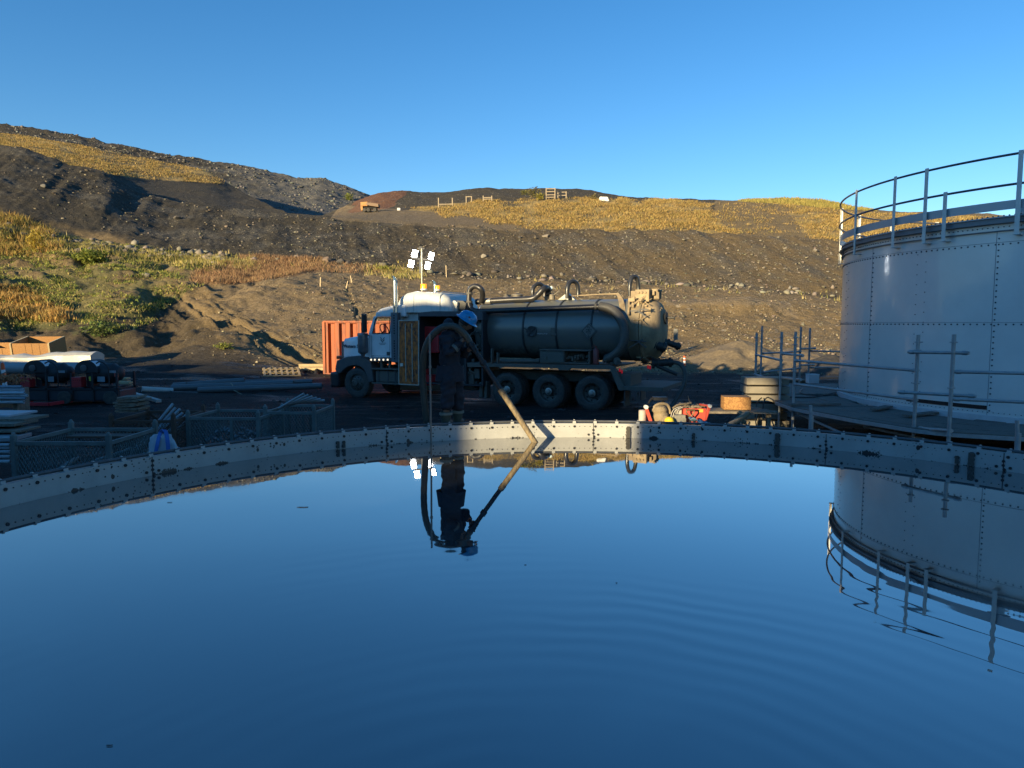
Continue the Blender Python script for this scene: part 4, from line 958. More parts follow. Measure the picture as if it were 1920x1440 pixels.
# roof and pillars
b = MB(); b.prism(TPoly([(702, 594), (704, 586), (712, 579), (735, 573), (760, 571), (760, 594)], 1.1), -1.08, 1.08)
b.build('cab_roof', WHT, truck, bevel=.04)
for s in (1, -1):
    b = MB()
    for P in ([(690.5, 627), (697, 627), (706.5, 593), (700.5, 593)], [(731, 627), (748, 627), (748, 593), (732.5, 593)]):
        q = TPoly(P, 1.12); b.prism(q, s*1.05, s*1.12)
    b.build('window_pillar', WHT, truck, bevel=.012)
q0 = T(692, 626, 1.05); q1 = T(702, 593, 1.05)
b = MB(); b.add([(q0[0]-.01, -1.04, q0[1]), (q0[0]-.01, 1.04, q0[1]), (q1[0]-.01, 1.04, q1[1]), (q1[0]-.01, -1.04, q1[1])], [(0, 1, 2, 3)])
b.build('windshield', WSG, truck)
b = MB(); b.box((cabx-.35, 0, 1.86), (.5, 2.0, .22)); b.build('dashboard', DARK, truck, bevel=.04)
sw = T3v(721, 620, .55); b = MB(); pts = [sw+Vector((math.cos(a)*.09, math.sin(a)*.23, math.cos(a)*.20+.03)) for a in [2*math.pi*k/24 for k in range(25)]]
b.tube(pts, .018, 8, cap=False); b.beam(sw, sw+Vector((.25, 0, -.2)), .04, .04); b.build('steering_wheel', DARK, truck, smooth=True)
b = MB()
for s in (.5, -.5): b.box((T(744, 620, 1.0)[0], s, 1.75), (.16, .5, .9))
b.build('seat', DARK, truck, bevel=.04)
# door outlines, handle, sills and marker lights
b = MB()
for P in (((697, 629), (697, 670)), ((697, 670), (731, 670)), ((731, 628), (731, 670))): b.beam(T3v(*P[0], 1.124), T3v(*P[1], 1.124), .004, .012)
b.build('door_gap', DARK, truck)
b = MB(); P = [(699, 625), (703.5, 600), (706, 596), (731, 596), (731, 625)]
for i in range(5): b.beam(T3v(*P[i], 1.13), T3v(*P[(i+1) % 5], 1.13), .015, .035)
b.build('window_seal', DARK, truck)
b = MB(); b.box(T3v(728, 663, 1.13), (.12, .03, .12)); b.build('door_handle', BLKP, truck, bevel=.01)
pr('sill', [(693, 672), (734, 671), (734, 677), (696, 678)], .95, 1.16, BLKP, 1.16)
LAMPW = mat('marker_lens', (.8, .75, .6), .2, emit=((1, .85, .6), .6))
for x_ in (696, 703, 711, 719, 727):
    c = T3v(x_, 674.5, 1.16); b = MB(); b.lathe([(.001, .03), (.025, .025), (.032, .01), (.034, 0)], 12, 'Y', c, cap=False); b.build('marker_light', LAMPW, truck, smooth=True)
INK = mat('decal_black', (.02, .022, .03), .5); INK2 = mat('decal_grey', (.20, .22, .24), .5)
# emblem on the door: a small horned head made of separate black pieces
em = MB(); c0 = T3v(717, 637.5, 1.128); s_ = .018
for P in ([(-5.5, 6), (-2.2, 3.6), (-1.5, 1.2), (-3.6, 2.4)], [(5.5, 6), (3.6, 2.4), (1.5, 1.2), (2.2, 3.6)], [(-4, 1.6), (-1.8, .2), (-2.2, -2.6), (-4.2, -.6)], [(4, 1.6), (4.2, -.6), (2.2, -2.6), (1.8, .2)],
          [(-1.2, .6), (0, -.4), (1.2, .6), (0, 1.6)], [(-1.5, -1), (-.3, -1.8), (-.6, -3.6), (-1.8, -2.8)], [(1.5, -1), (1.8, -2.8), (.6, -3.6), (.3, -1.8)], [(-1, -4), (0, -3.4), (1, -4), (0, -5.6)]):
    em.prism([(c0.x-x*s_, c0.z+z*s_) for x, z in P], 1.125, 1.129)
em.build('door_emblem', INK, truck)
tx = MB(); r_ = random.Random(4)
for row, (zz, n_, x0) in enumerate(((643.5, 13, 710), (645.8, 9, 712.5))):
    for k in range(n_):
        c = T3v(x0+k*1.12, zz, 1.128); h = r_.choice((.022, .028, .03)); tx.box((c.x, 1.127, c.z), (r_.uniform(.008, .014), .003, h))
        if k % 2: tx.box((c.x-.005, 1.127, c.z+.008), (.018, .003, .006))
tx.build('door_lettering', INK2, truck)
tx = MB()
for k in range(20): c = T3v(697+k*1.6, 667.2+r_.uniform(-.3, .3), 1.128); tx.box((c.x, 1.127, c.z), (.03 if k < 3 else .014, .003, .03 if k < 3 else .022))
tx.build('unit_number', INK2, truck)
hl = T3v(660.5, 649.3, .97); q = text('hood_lettering', 'Western Star', .165, INK, truck, (hl.x, .962, hl.z), (math.pi/2, 0, math.pi), .004)
hl = T3v(647.5, 648.5, .95); text('hood_mark', 'WS', .10, INK2, truck, (hl.x, .935, hl.z), (math.pi/2, 0, math.pi), .004)
# fenders, bumper
pr('front_fender', [(628, 692), (631, 676), (650, 669), (668, 667), (684, 670), (694, 680), (698, 695), (700, 716), (690, 717), (687, 703), (681, 692), (672, 686), (662, 685), (651, 688), (643, 694), (638, 700), (630, 699)], .72, 1.2, BLKP, 1.2, bevel=.03)
b = MB(); q = [(8.56+1.15*math.cos(a)*.62+(-.0), .535+.80*math.sin(a)) for a in [math.pi*k/10 for k in range(11)]]
b.prism(q+[(8.56-.60, .5), (8.56-.58, .62)]+[(8.56+.60*math.cos(math.pi-a), .535+.66*math.sin(a)) for a in [math.pi*k/10 for k in range(1, 10)]]+[(8.56+.60, .5)], -1.2, -.75); b.build('front_fender', BLKP, truck)
bx0, bz1 = T(622, 697, 1.1); bx1, bz0 = T(639, 727, 1.1)
b = MB(); b.box(((bx0+bx1)/2+.02, 0, (bz0+bz1)/2), (abs(bx0-bx1), 2.4, bz1-bz0)); b.build('bumper', mat('bumper', (.02, .02, .022), .4), truck, bevel=.08)
b = MB(); b.box(T3v(636, 670, 1.0), (.12, .2, .12)); b.build('headlight', mat('lens', (.5, .12, .05), .2), truck, bevel=.03)
# air cleaner
b = MB(); c = T(680.5, 650, 1.28); zt = T(680, 624.5, 1.28)[1]; zb = T(680, 664, 1.28)[1]
b.lathe([(.05, zb-.10), (.08, zb), (.16, zb+.05), (.17, zb+.08), (.172, zt-.22), (.182, zt-.215), (.182, zt-.19), (.172, zt-.185), (.172, zt-.1), (.185, zt-.095), (.185, zt-.03), (.17, zt), (.001, zt+.01)], 28, c=(c[0], 1.28, 0))
b.build('air_cleaner', mat('air_cleaner', (.16, .175, .19), .35, .5, (.08, .085, .09), scale=5), truck, smooth=True)
# exhaust stacks and louvred heat shields
for s, yb in ((1, 1.27), (-1, -1.27)):
    e = MB(); ex = T(742, 600, 1.27)[0]; z0 = T(742, 590, 1.27)[1]; z1 = T(742, 524, 1.27)[1]
    if s < 0: z1 -= .02
    n = 20; vs = []
    for t in (0, 1):
        for rr in (.085, .076):
            for i in range(n):
                a = 2*math.pi*i/n; z = z0 if t == 0 else z1+.13*math.cos(a)
                vs.append((ex+rr*math.cos(a), yb+rr*math.sin(a), z))
    f = []
    for i in range(n):
        j = (i+1) % n; f += [(i, j, 2*n+j, 2*n+i), (n+i, 3*n+i, 3*n+j, n+j), (2*n+i, 2*n+j, 3*n+j, 3*n+i)]
    e.add(vs, f); e.build('exhaust_stack', CHR, truck, smooth=True)
    h = MB(); zt = T(740, 586, 1.27)[1]; zb = T(740, 679, 1.27)[1]
    h.box((ex, yb, (zt+zb)/2), (.26, .20, zt-zb))
    for k in range(18):
        if k in (8, 9): continue
        z = zb+.12+k*(zt-zb-.22)/17; h.box((ex, yb+s*.101, z), (.05, .012, .045), 1)
    h.build('heat_shield', [LOUV, DARK], truck, bevel=.02)
# mirror
for s in (1, -1):
    b = MB(); c = T3v(683, 606, 1.5); c.y *= s; b.box(c, (.10, .22, .64)); b.build('mirror', mat('mirror_shell', (.02, .021, .023), .4), truck, bevel=.03)
    b = MB(); a_ = T3v(683, 586, 1.5); a_.y *= s; d_ = T3v(705, 584, 1.08); d_.y *= s; b.tube([c, a_, d_], .014, 8); a2 = T3v(683, 625, 1.5); a2.y *= s; d2 = T3v(693, 630, 1.1); d2.y *= s; b.tube([c, a2, d2], .014, 8); b.build('mirror_arm', MUDM, truck, smooth=True)
# sleeper
sx0 = T(748, 600, 1.1)[0]; sx1 = T(790, 600, 1.1)[0]
b = MB(); z0 = T(780, 700, 1.1)[1]; z1 = T(790, 584, 1.1)[1]; b.box(((sx0+sx1)/2+.02, -.12, (z0+z1)/2), (abs(sx0-sx1), 2.0, z1-z0)); b.build('sleeper_body', WHT2, truck, bevel=.05)
S = []
for x_, yt, hw, rc in ((741, 580, .75, .1), (748, 567, .88, .16), (757, 556, .97, .2), (768, 549.5, 1.04, .22), (784, 546.5, 1.08, .22), (815, 548, 1.08, .22), (834, 550, 1.07, .22), (845, 557, 1.02, .22), (851, 570, .95, .18), (853, 584, .9, .1)):
    X, z = T(x_, yt, .75); S.append((X, section(hw, z1-.03, max(z, z1+.05), min(rc, max(z-z1, .06)*.9))))
loft('roof_fairing', S, WHT2)
b = MB()
for x_ in (781, 830):
    X = T(x_, 570, .9)[0]; hw = 1.085; zt = T(x_, 548, .75)[1]
    sec = section(hw, z1, zt+.005, .22); vs = [Vector((X, y, z)) for y, z in sec]; b.tube(vs, .014, 6)
b.build('fairing_rib', mat('rib', (.5, .52, .5), .4), truck)
AMB = mat('amber_lens', (.85, .32, .02), .25, 0, (.95, .5, .05), scale=20, emit=((1, .38, .02), .35))
for x_, y0_, y1_, yl, rr in ((794.5, 532.5, 544, .55, .095), (820, 535.5, 545, -.45, .085)):
    c = T(x_, y1_, yl); ct = T(x_, y0_, yl)
    b = MB(); b.lathe([(rr*1.15, 0), (rr*1.2, .03), (rr, .05)], 20, c=(c[0], yl, c[1])); bc = b.build('beacon_base', mat('beacon_white', (.7, .7, .66), .4), truck, smooth=True)
    b = MB(); b.lathe([(rr, .05), (rr, ct[1]-c[1]-.02), (rr*.9, ct[1]-c[1]), (.001, ct[1]-c[1]+.005)], 20, c=(c[0], yl, c[1]))
    for k in range(12):
        a = 2*math.pi*k/12; b.cyl((c[0]+math.cos(a)*rr, yl+math.sin(a)*rr, c[1]+.05), (c[0]+math.cos(a)*rr, yl+math.sin(a)*rr, ct[1]), .008, n=6)
    b.build('beacon', AMB, truck, smooth=True)
# side equipment cabinet behind the sleeper, with its door swung open towards the camera
RUST = mat('rusty_door', (.52, .135, .016), .6, 0, (.09, .026, .010), scale=9, streak=(1.3, 1.3, .8), amt=1.0, contrast=(.42, .62), bump=.35, bscale=30)
dp_ = TPoly([(748.5, 601), (785.5, 601), (785.5, 722), (748.5, 720)], 1.42)
b = MB(); b.prism(dp_, 1.40, 1.43); dr = b.build('cabinet_door', RUST, truck)
dr['label'] = 'brown rust stained cabinet door standing open'
FR = mat('door_edge', (.45, .44, .38), .6, 0, (.1, .07, .04), scale=20)
b = MB()
for i in range(4): p0, p1 = dp_[i], dp_[(i+1) % 4]; b.beam((p0[0], 1.435, p0[1]), (p1[0], 1.435, p1[1]), .03, .03)
for f_ in (.33, .66): x_ = dp_[0][0]*(1-f_)+dp_[1][0]*f_; b.beam((x_, 1.437, dp_[0][1]-.1), (x_, 1.437, dp_[2][1]+.1), .02, .035)
b.build('door_frame', FR, dr); kids(dr)[0].matrix_parent_inverse = Matrix()
b = MB(); b.box(T3v(753, 684, 1.45), (.10, .03, .10)); b.build('door_latch', mat('latch', (.6, .58, .5), .4), dr)
b = MB(); cx0, cz1 = T(786, 592, 1.2); cx1, cz0 = T(905, 724, 1.2)
b.box(((cx0+cx1)/2, .1, (cz0+cz1)/2), (abs(cx0-cx1), .05, cz1-cz0)); b.box(((cx0+cx1)/2, .65, cz0+.02), (abs(cx0-cx1), 1.15, .05))
b.box((cx0, .65, (cz0+cz1)/2), (.05, 1.15, cz1-cz0)); b.box((cx1, .65, (cz0+cz1)/2), (.06, 1.15, cz1-cz0)); b.box((T(872, 650, 1.2)[0], .65, (cz0+cz1)/2), (.08, 1.1, cz1-cz0))
b.build('cabinet', mat('cabinet_dark', (.022, .023, .026), .6), truck)
pr('cabinet_roof', [(784, 593), (784, 586), (812, 583.5), (905, 584), (905, 600), (880, 600), (880, 593)], .05, 1.26, mat('cabinet_top', (.045, .05, .06), .5), 1.26)
b = MB(); a_ = T(795, 612, .9); d_ = T(822, 662, .9); b.box(((a_[0]+d_[0])/2, .6, (a_[1]+d_[1])/2), (abs(a_[0]-d_[0]), .6, a_[1]-d_[1])); b.build('pump_cover', RED, truck, bevel=.03)
for (x_, y_, w_, h_) in ((806, 712, .35, .35), (797, 700, .12, .3)):
    b = MB(); c = T3v(x_, y_, .9); b.box(c, (w_, .4, h_)); b.cyl(c+Vector((.1, .2, .1)), c+Vector((.1, .3, .1)), .06); b.build('red_pump', RED, truck, bevel=.02)
b = MB(); rr_ = random.Random(8)
for k in range(16):
    c = T3v(870+rr_.uniform(0, 40), 608+rr_.uniform(0, 90), 1.0); c2 = c+Vector((rr_.uniform(-.25, .25), rr_.uniform(-.3, .1), rr_.uniform(-.3, .3))); b.tube(spline([c, (c+c2)/2+Vector((.1, .1, 0)), c2], 5), rr_.choice((.015, .025, .04)), 8)
for k in range(10):
    c = T3v(874+rr_.uniform(0, 40), 650+rr_.uniform(0, 40), .95); b.lathe([(.05, -.04), (.07, -.02), (.07, .02), (.05, .05)], 12, rr_.choice('XYZ'), c)
b.build('valve_cluster', MUDM, truck, smooth=True)
# air conditioning box above the cabinet
b = MB(); P = [(836.5, 584), (836.5, 572), (853, 563.5), (859, 567), (857, 584)]; b.prism(TPoly(P, .7), .1, .75)
ac = b.build('roof_unit', mat('unit_white', (.55, .53, .46), .5), truck)
b = MB(); P = [(857, 584), (859, 566), (853.5, 563.5), (869, 564), (874.5, 569), (871, 585)]; b.prism(TPoly(P, .6), .12, .62); b.build('roof_unit_back', mat('unit_dark', (.05, .05, .045), .6), truck)
b = MB()
for y_ in (573.5, 576.5, 579.5): b.beam(T3v(840, y_, .76), T3v(851, y_+.4, .76), .012, .03)
b.build('vent_slot', DARK, truck)
# fuel tank, steps
fx0, fz1 = T(703, 694, 1.15); fx1, fz0 = T(748, 719, 1.15)
b = MB(); b.box(((fx0+fx1)/2, .85, (fz0+fz1)/2), (abs(fx0-fx1), .6, fz1-fz0)); b.build('fuel_tank', MUDM, truck, bevel=.06)
b = MB()
for f_ in (.15, .55, .85): x_ = fx0*(1-f_)+fx1*f_; b.box((x_, 1.16, (fz0+fz1)/2), (.05, .02, fz1-fz0+.02))
b.build('tank_strap', BLKP, truck)
for yy in (692, 719):
    a_ = T(697, yy, 1.25); d_ = T(749, yy+.5, 1.25); b = MB(); b.box(((a_[0]+d_[0])/2, 1.05, (a_[1]+d_[1])/2), (abs(a_[0]-d_[0]), .42, .045)); b.build('step', MUDM, truck, bevel=.008)
b = MB()
for x_ in (716, 731): b.box(T3v(x_, 685, 1.0), (.08, .08, .3))
b.build('step_bracket', MUDM, truck)
# ---- the big tank
tz1 = T(1090, 562, 0)[1]; tz0 = T(1090, 672, 0)[1]-.03; tc = (tz0+tz1)/2; TRr = (tz1-tz0)/2
xa = T(903, 615, .3)[0]; xb = T(1168, 615, .3)[0]; xc = T(1206, 615, .3)[0]; xd = T(1246, 600, -.2)[0]
b = MB(); b.lathe([(.001, xa+.14), (TRr*.5, xa+.11), (TRr*.85, xa+.03), (TRr*.97, xa-.05), (TRr, xa-.12), (TRr, xc)], 72, 'X', (0, 0, tc), cap=False); b.build('tank_barrel', TANKM, truck, smooth=True)
b = MB(); b.lathe([(TRr, xc+.32), (TRr+.012, xc+.30), (TRr+.012, xc+.06), (TRr+.05, xc+.055), (TRr+.05, xc-.03), (TRr+.01, xc-.035)], 72, 'X', (0, 0, tc), cap=False)
b.build('rear_ring', mat('ring_mud', (.24, .19, .12), .75, 0, (.09, .075, .05), scale=3, bump=.4), truck, smooth=True)
b = MB(); b.lathe([(TRr+.05, xc-.05), (TRr+.045, xc-.10), (TRr*.99, xc-.14), (TRr*.955, xc-.30), (TRr*.85, xc-.44), (TRr*.65, xc-.53), (TRr*.35, xc-.58), (.001, xc-.60)], 72, 'X', (0, 0, tc), cap=False); rd = b.build('rear_door', DOORM, truck, smooth=True)
b = MB()
for px_ in (980, 1042, 1108):
    X = T(px_, 615, TRr)[0]; b.lathe([(TRr, X-.03), (TRr+.022, X-.025), (TRr+.022, X+.025), (TRr, X+.03)], 72, 'X', (0, 0, tc), cap=False)
b.build('tank_hoop', mat('hoop', (.028, .03, .03), .5), truck, smooth=True)
for k in range(10):
    b = MB(); a = 2*math.pi*(k+.5)/10; c = Vector((xc, math.cos(a)*(TRr+.06), tc+math.sin(a)*(TRr+.06))); d = Vector((-.16, math.cos(a)*.02, math.sin(a)*.02))
    b.cyl(c+Vector((.12, 0, 0)), c+d, .022, n=8); t_ = Vector((0, -math.sin(a), math.cos(a)))
    for q in (1, -1): b.cyl(c+d*.7, c+d*1.5+t_*.16*q+Vector((-.05, 0, 0)), .012, n=6)
    b.build('door_clamp', DOORM, truck)
rr0 = random.Random(21)
# ribs on the rear door and the hydraulic hinge
b = MB()
def dpt(a, f_):      # point on the dished door
    rr = TRr*f_; return Vector((xc-.62+.44*f_**4, math.cos(a)*rr, tc+math.sin(a)*rr))
for a0_, a1_ in ((95, 30), (85, 150), (92, 60)):
    b.tube([dpt(R_(a0_), .92), dpt(R_((a0_+a1_)/2), .7), dpt(R_(a1_), .95)], .02, 6)
b.build('door_rib', DOORM, truck, smooth=True)
b = MB(); hb = T3v(1208, 551, .3); b.box(hb+Vector((0, 0, -.06)), (.42, .5, .36)); b.box(hb+Vector((-.32, -.1, -.0)), (.22, .08, .30)); b.box(hb+Vector((-.32, -.3, -.0)), (.22, .08, .30)); b.cyl(hb+Vector((-.4, .1, .1)), hb+Vector((-.4, -.45, .1)), .035)
for k in range(3): b.box(hb+Vector((-.27, .02-.12*k, .02)), (.10, .05, .13)); b.cyl(hb+Vector((.1-.1*k, .26, .03)), hb+Vector((.1-.1*k, .29, .03)), .035, n=10)
b.box(hb+Vector((.30, .1, -.12)), (.14, .1, .42)); b.box(hb+Vector((.16, .22, -.30)), (.10, .06, .34)); b.beam(hb+Vector((.32, .2, -.1)), hb+Vector((.05, .27, -.42)), .05, .05)
b.build('hinge_block', DOORM, truck, bevel=.012)
b = MB()
for k in range(12):
    c = T3v(1182+rr0.uniform(0, 36), 560+rr0.uniform(0, 26), rr0.uniform(.5, .8)); b.box(c, (rr0.uniform(.05, .14), .06, rr0.uniform(.05, .16)), rz=rr0.uniform(-.3, .3))
b.beam(T3v(1180, 575, .8), T3v(1215, 552, .5), .05, .06); b.beam(T3v(1178, 590, .95), T3v(1180, 556, .4), .06, .05)
b.build('latch_gear', DOORM, truck, bevel=.008)
b = MB()
for (x0_, y0_, x1_, y1_) in ((1198, 580, 1216, 580), (1196, 584, 1212, 594), (1194, 583, 1206, 588), (1182, 583, 1200, 583), (1180, 652, 1206, 636), (1180, 638, 1212, 640), (1196, 640, 1212, 652)): b.beam(T3v(x0_, y0_, 1.05), T3v(x1_, y1_, 1.0), .05, .03)
b.build('clamp_handle', BLKP, truck)
b = MB()
for y_ in (.15, -.25):
    a_ = T3v(1222, 566, y_); d_ = T3v(1243, 622, y_); b.beam(a_, d_, .05, .09); b.cyl(a_+Vector((0, .07, 0)), d_+Vector((0, .07, 0)), .03)
c = T3v(1240, 630, 0); b.box(c, (.16, .24, .3)); b.box(c+Vector((0.02, 0, -.28)), (.1, .16, .35))
b.build('lift_arm', DOORM, truck, bevel=.008)
b = MB(); 
for y_ in (.2, -.3): b.tube(spline([T3v(1160, 551, y_), T3v(1168, 556, y_+.1), T3v(1168, 570, y_+.35), T3v(1172, 590, y_+.5)], 6), .02, 6); b.tube(spline([T3v(1060, 556, y_-.1), T3v(1120, 552, y_), T3v(1158, 551, y_)], 6), .018, 6)
for k in range(5): b.tube(spline([T3v(1156+k, 550, .3), T3v(1160+k*2, 562, .5), T3v(1164+k*2, 582, .75)], 5), .014, 6)
b.build('hydraulic_line', DOORM, truck, smooth=True)
# outlets and valves at the back
VM = mat('valve_dark', (.03, .031, .032), .55, .3, (.075, .07, .055), scale=8)
def fitting(p0, p1, r, name='outlet'):
    b = MB(); d = (p1-p0); 
    for f0, f1, q in ((0, .12, 1.35), (.12, .3, .95), (.3, .38, 1.25), (.38, .8, .9), (.8, .92, 1.2), (.92, 1, .85)): b.cyl(p0+d*f0, p0+d*f1, r*q, n=20)
    return b.build(name, VM, truck, smooth=True)
fitting(T3v(1216, 642, .55), T3v(1249, 653, .35), .14); fitting(T3v(1240, 638, -.1), T3v(1276, 651, -.3), .10); fitting(T3v(1222, 681, .3), T3v(1262, 679, .1), .12)
b = MB(); c = T3v(1246, 596, 0); b.lathe([(.17, -.02), (.19, 0), (.17, .02)], 20, 'X', c+Vector((-.05, 0, 0))); b.cyl(c, c+Vector((-.3, 0, 0)), .03); b.beam(c+Vector((-.3, -.06, .05)), c+Vector((-.3, .06, -.05)), .03, .03)
b.build('hand_wheel', VM, truck)
b = MB(); c = T3v(1267, 627, -.2); b.box(c, (.12, .05, .32)); b.beam(c+Vector((0, 0, -.15)), T3v(1250, 648, -.2), .03, .03); b.build('level_gauge', mat('gauge', (.25, .24, .2), .5), truck)
b = MB(); rr_ = random.Random(5)
for k in range(9):
    c = T3v(1205+rr_.uniform(0, 48), 655+rr_.uniform(0, 28), rr_.uniform(0, .6)); b.beam(c, c+Vector((rr_.uniform(-.25, .25), rr_.uniform(-.1, .2), rr_.uniform(-.15, .15))), .03, .03)
b.build('rear_lever', VM, truck)
# suction hose dropping from the rear outlet and a short black pipe
b = MB(); b.tube(spline([T3v(1258, 679, .1), T3v(1272, 681, .15), T3v(1282, 692, .2), T3v(1284, 712, .3), T3v(1276, 735, .5), T3v(1262, 758, .8), T3v(1256, 772, .9)], 10), .062, 14); b.build('drain_hose', mat('drain_hose', (.05, .048, .042), .6, 0, MUD, scale=8), truck, smooth=True)
b = MB(); b.cyl(T3v(1232, 686, .3), T3v(1270, 702, .2), .055, n=14); b.build('short_pipe', VM, truck, smooth=True)
# pipework: gooseneck, long side pipe, big suction hose
CORR = mat('corrugated_hose', (.055, .055, .05), .5, 0, MUD, scale=5, amt=.6)
yp = .93
b = MB(); b.tube(spline([T3v(903, 566, yp-.25), T3v(905, 552, yp-.1), T3v(901, 541, yp), T3v(890, 536.5, yp), T3v(881, 543, yp), T3v(879.5, 556, yp), T3v(880, 570, yp), T3v(885, 580, yp), T3v(896, 583.5, yp), T3v(920, 583, yp), T3v(1128, 575, yp)], 10), .085, 18)
b.build('side_pipe', BLK, truck, smooth=True)
b = MB()
for q in ((880, 550), (880, 566), (1118, 575.4), (1132, 576)): 
    p = T3v(*q, yp); d = Vector((0, 0, 1)) if q[0] < 900 else Vector((1, 0, 0)); b.cyl(p-d*.03, p+d*.03, .105, n=18)
b.build('pipe_clamp', MUDM, truck, smooth=True)
P = spline([T3v(1126, 575, yp), T3v(1142, 578, 1.0), T3v(1156, 588, 1.1), T3v(1168, 608, 1.16), T3v(1171, 630, 1.18), T3v(1166, 651, 1.15), T3v(1152, 666, 1.05), T3v(1138, 673, .95)], 24)
b = MB(); b.tube(P, [.135+.006*(i % 3 == 0) for i in range(len(P))], 18); b.build('suction_hose', CORR, truck, smooth=True)
b = MB(); b.tube(spline([T3v(893, 566, .55), T3v(905, 565, .55), T3v(960, 562, .5), T3v(996, 560, .5), T3v(1008, 553, .45), T3v(1019, 542, .4), T3v(1026, 541, .1), T3v(1028, 553, -.1)], 8), .095, 16); b.build('top_hose', BLK, truck, smooth=True)
b = MB(); b.cyl(T3v(903, 565.5, .56), T3v(921, 564.6, .55), .105, n=18); b.build('hose_sleeve', mat('sleeve', (.3, .28, .25), .4, .4), truck, smooth=True)
for (x0_, x1_, yt, yb, yl, r) in ((999, 1021, 532, 560, .15, .06), (1064, 1084, 527, 560, .25, .065), (1181, 1197, 518.5, 556, .25, .06)):
    xm = (x0_+x1_)/2; h = MB(); q = [(x0_, yb), (x0_-.3, (yt+yb)/2), (x0_+2, yt+6), (xm-3, yt+1), (xm+3, yt+1), (x1_-2, yt+6), (x1_, (yt+yb)/2), (x1_, yb-3)]
    h.tube(spline([T3v(a_, b_, yl-(a_-x0_)*.02) for a_, b_ in q], 6), r, 14); h.build('guard_hoop', mat('hoop_black', (.05, .05, .05), .3, .4), truck, smooth=True)
VTAN = mat('valve_tan', (.22, .19, .14), .6, .2, (.06, .055, .05), scale=9)
pr('hoop_gusset', [(1046, 562), (1063, 549), (1078, 562)], -.1, .1, TANKM, .1)
for q in ((970, 552, .1, .16), (1035, 552, .0, .10), (1028, 556, -.1, .12), (950, 556, -.1, .1)):
    b = MB(); c = T3v(q[0], q[1]+4, q[2]); b.lathe([(q[3], -.1), (q[3], .03), (q[3]*1.25, .035), (q[3]*1.25, .06), (q[3]*.6, .09), (.001, .1)], 18, c=c); b.build('top_valve', VTAN, truck, smooth=True)
b = MB()
for k in range(10): c = T3v(1024+rr_.uniform(0, 20), 540+rr_.uniform(0, 16), rr_.uniform(-.3, .2)); b.tube([c, c+Vector((rr_.uniform(-.2, .2), 0, rr_.uniform(-.15, .15)))], .018, 6)
b.build('air_line', VTAN, truck, smooth=True)
b = MB(); c = T3v(1035, 540, .0); b.cyl(c, c+Vector((0, .1, 0)), .055, n=16); b.build('blue_cap', mat('blue_cap', (.3, .45, .5), .4), truck, smooth=True)
# manhole, plate, placard on the side of the barrel
ys = TRr*math.cos(math.asin(max(-1, min(1, (T(997, 621, TRr)[1]-tc)/TRr))))
c = T3v(997, 621, ys); c.y = ys-.02; b = MB(); b.lathe([(.165, 0), (.165, .05), (.15, .055), (.13, .045), (.001, .045)], 24, 'Y', c); b.beam(c+Vector((.28, .07, .12)), c+Vector((-.16, .07, -.12)), .02, .03); b.beam(c+Vector((-.14, .07, .14)), c+Vector((.14, .07, -.14)), .02, .03); b.build('inspection_port', mat('port', (.03, .033, .033), .5), truck, smooth=True)
c = T3v(1038, 622, TRr); b = MB(); b.box(c+Vector((0, .0, 0)), (.19, .03, .24)); b.build('bracket_plate', MUDM, truck, bevel=.006)
c = T3v(1104, 620.5, TRr+.03); pc = MB(); s_ = .245; pc.prism([(c.x+s_, c.z), (c.x, c.z+s_), (c.x-s_, c.z), (c.x, c.z-s_)], TRr+.01, TRr+.03)
po = pc.build('placard_holder', mat('placard', (.15, .16, .15), .4, .3, (.08, .085, .08), scale=30), truck)
b = MB(); s2 = s_*.86
q = [(c.x+s2, c.z), (c.x, c.z+s2), (c.x-s2, c.z), (c.x, c.z-s2)]
for i in range(4): b.beam((q[i][0], TRr+.034, q[i][1]), (q[(i+1) % 4][0], TRr+.034, q[(i+1) % 4][1]), .006, .014)
for (dx, dz, w_, h_) in ((.03, .12, .03, .05), (-.02, .09, .03, .03), (.06, .04, .04, .03), (0, .03, .05, .06), (-.07, .035, .03, .04), (.08, -.03, .02, .05), (.01, -.03, .15, .03), (-.04, -.08, .03, .04), (.02, -.09, .04, .03), (0, -.15, .03, .05)): b.box((c.x+dx, TRr+.034, c.z+dz), (w_, .004, h_))
b.build('placard_marks', mat('placard_dark', (.03, .035, .035), .5), po)
for x_ in (1008, 1014, 1018, 1024): pass
b = MB()
for k, x_ in enumerate((1009, 1012, 1014.5, 1018, 1021.5, 1025)): cc = T3v(x_, 625.5+(k % 2)*.5, TRr); b.box((cc.x, TRr*.985+.012, cc.z), (.025, .02, .035))
b.build('tank_lettering', mat('tank_letters', (.35, .36, .36), .6), truck)
b = MB(); 
for k in range(14): z = tc+.25-k*.055; b.box((T(1160, 600, TRr)[0], 0, 0), (.001, .001, .001)) if 0 else None
# skirt rail, tail deck
pr('side_rail', [(876, 681.5), (1145, 684.5), (1153, 689), (1172, 729), (1166, 733), (1160, 732), (1144, 693), (1070, 691), (1066, 694.5), (1048, 694), (1045, 690.5), (940, 688), (876, 688.5)], 1.13, 1.25, MUDM, 1.25, bevel=.008)
b = MB(); z_ = T(1000, 683, 1.2)[1]; x0 = T(876, 683, 1.2)[0]; x1 = T(1150, 686, 1.2)[0]; b.box(((x0+x1)/2, 0, z_-.02), (abs(x0-x1), 2.46, .04)); b.build('deck_plate', MUDM, truck)
for yl0, yl1 in ((1.0, 1.25), (-1.25, -1.0)):
    pass
dx0, dz1 = T(1166, 724, 1.25); dx1, dz0 = T(1243, 735, 1.25)
b = MB(); b.box(((dx0+dx1)/2, 0, (dz0+dz1)/2), (abs(dx0-dx1), 2.5, dz1-dz0)); b.build('tail_deck', MUDM, truck, bevel=.01)
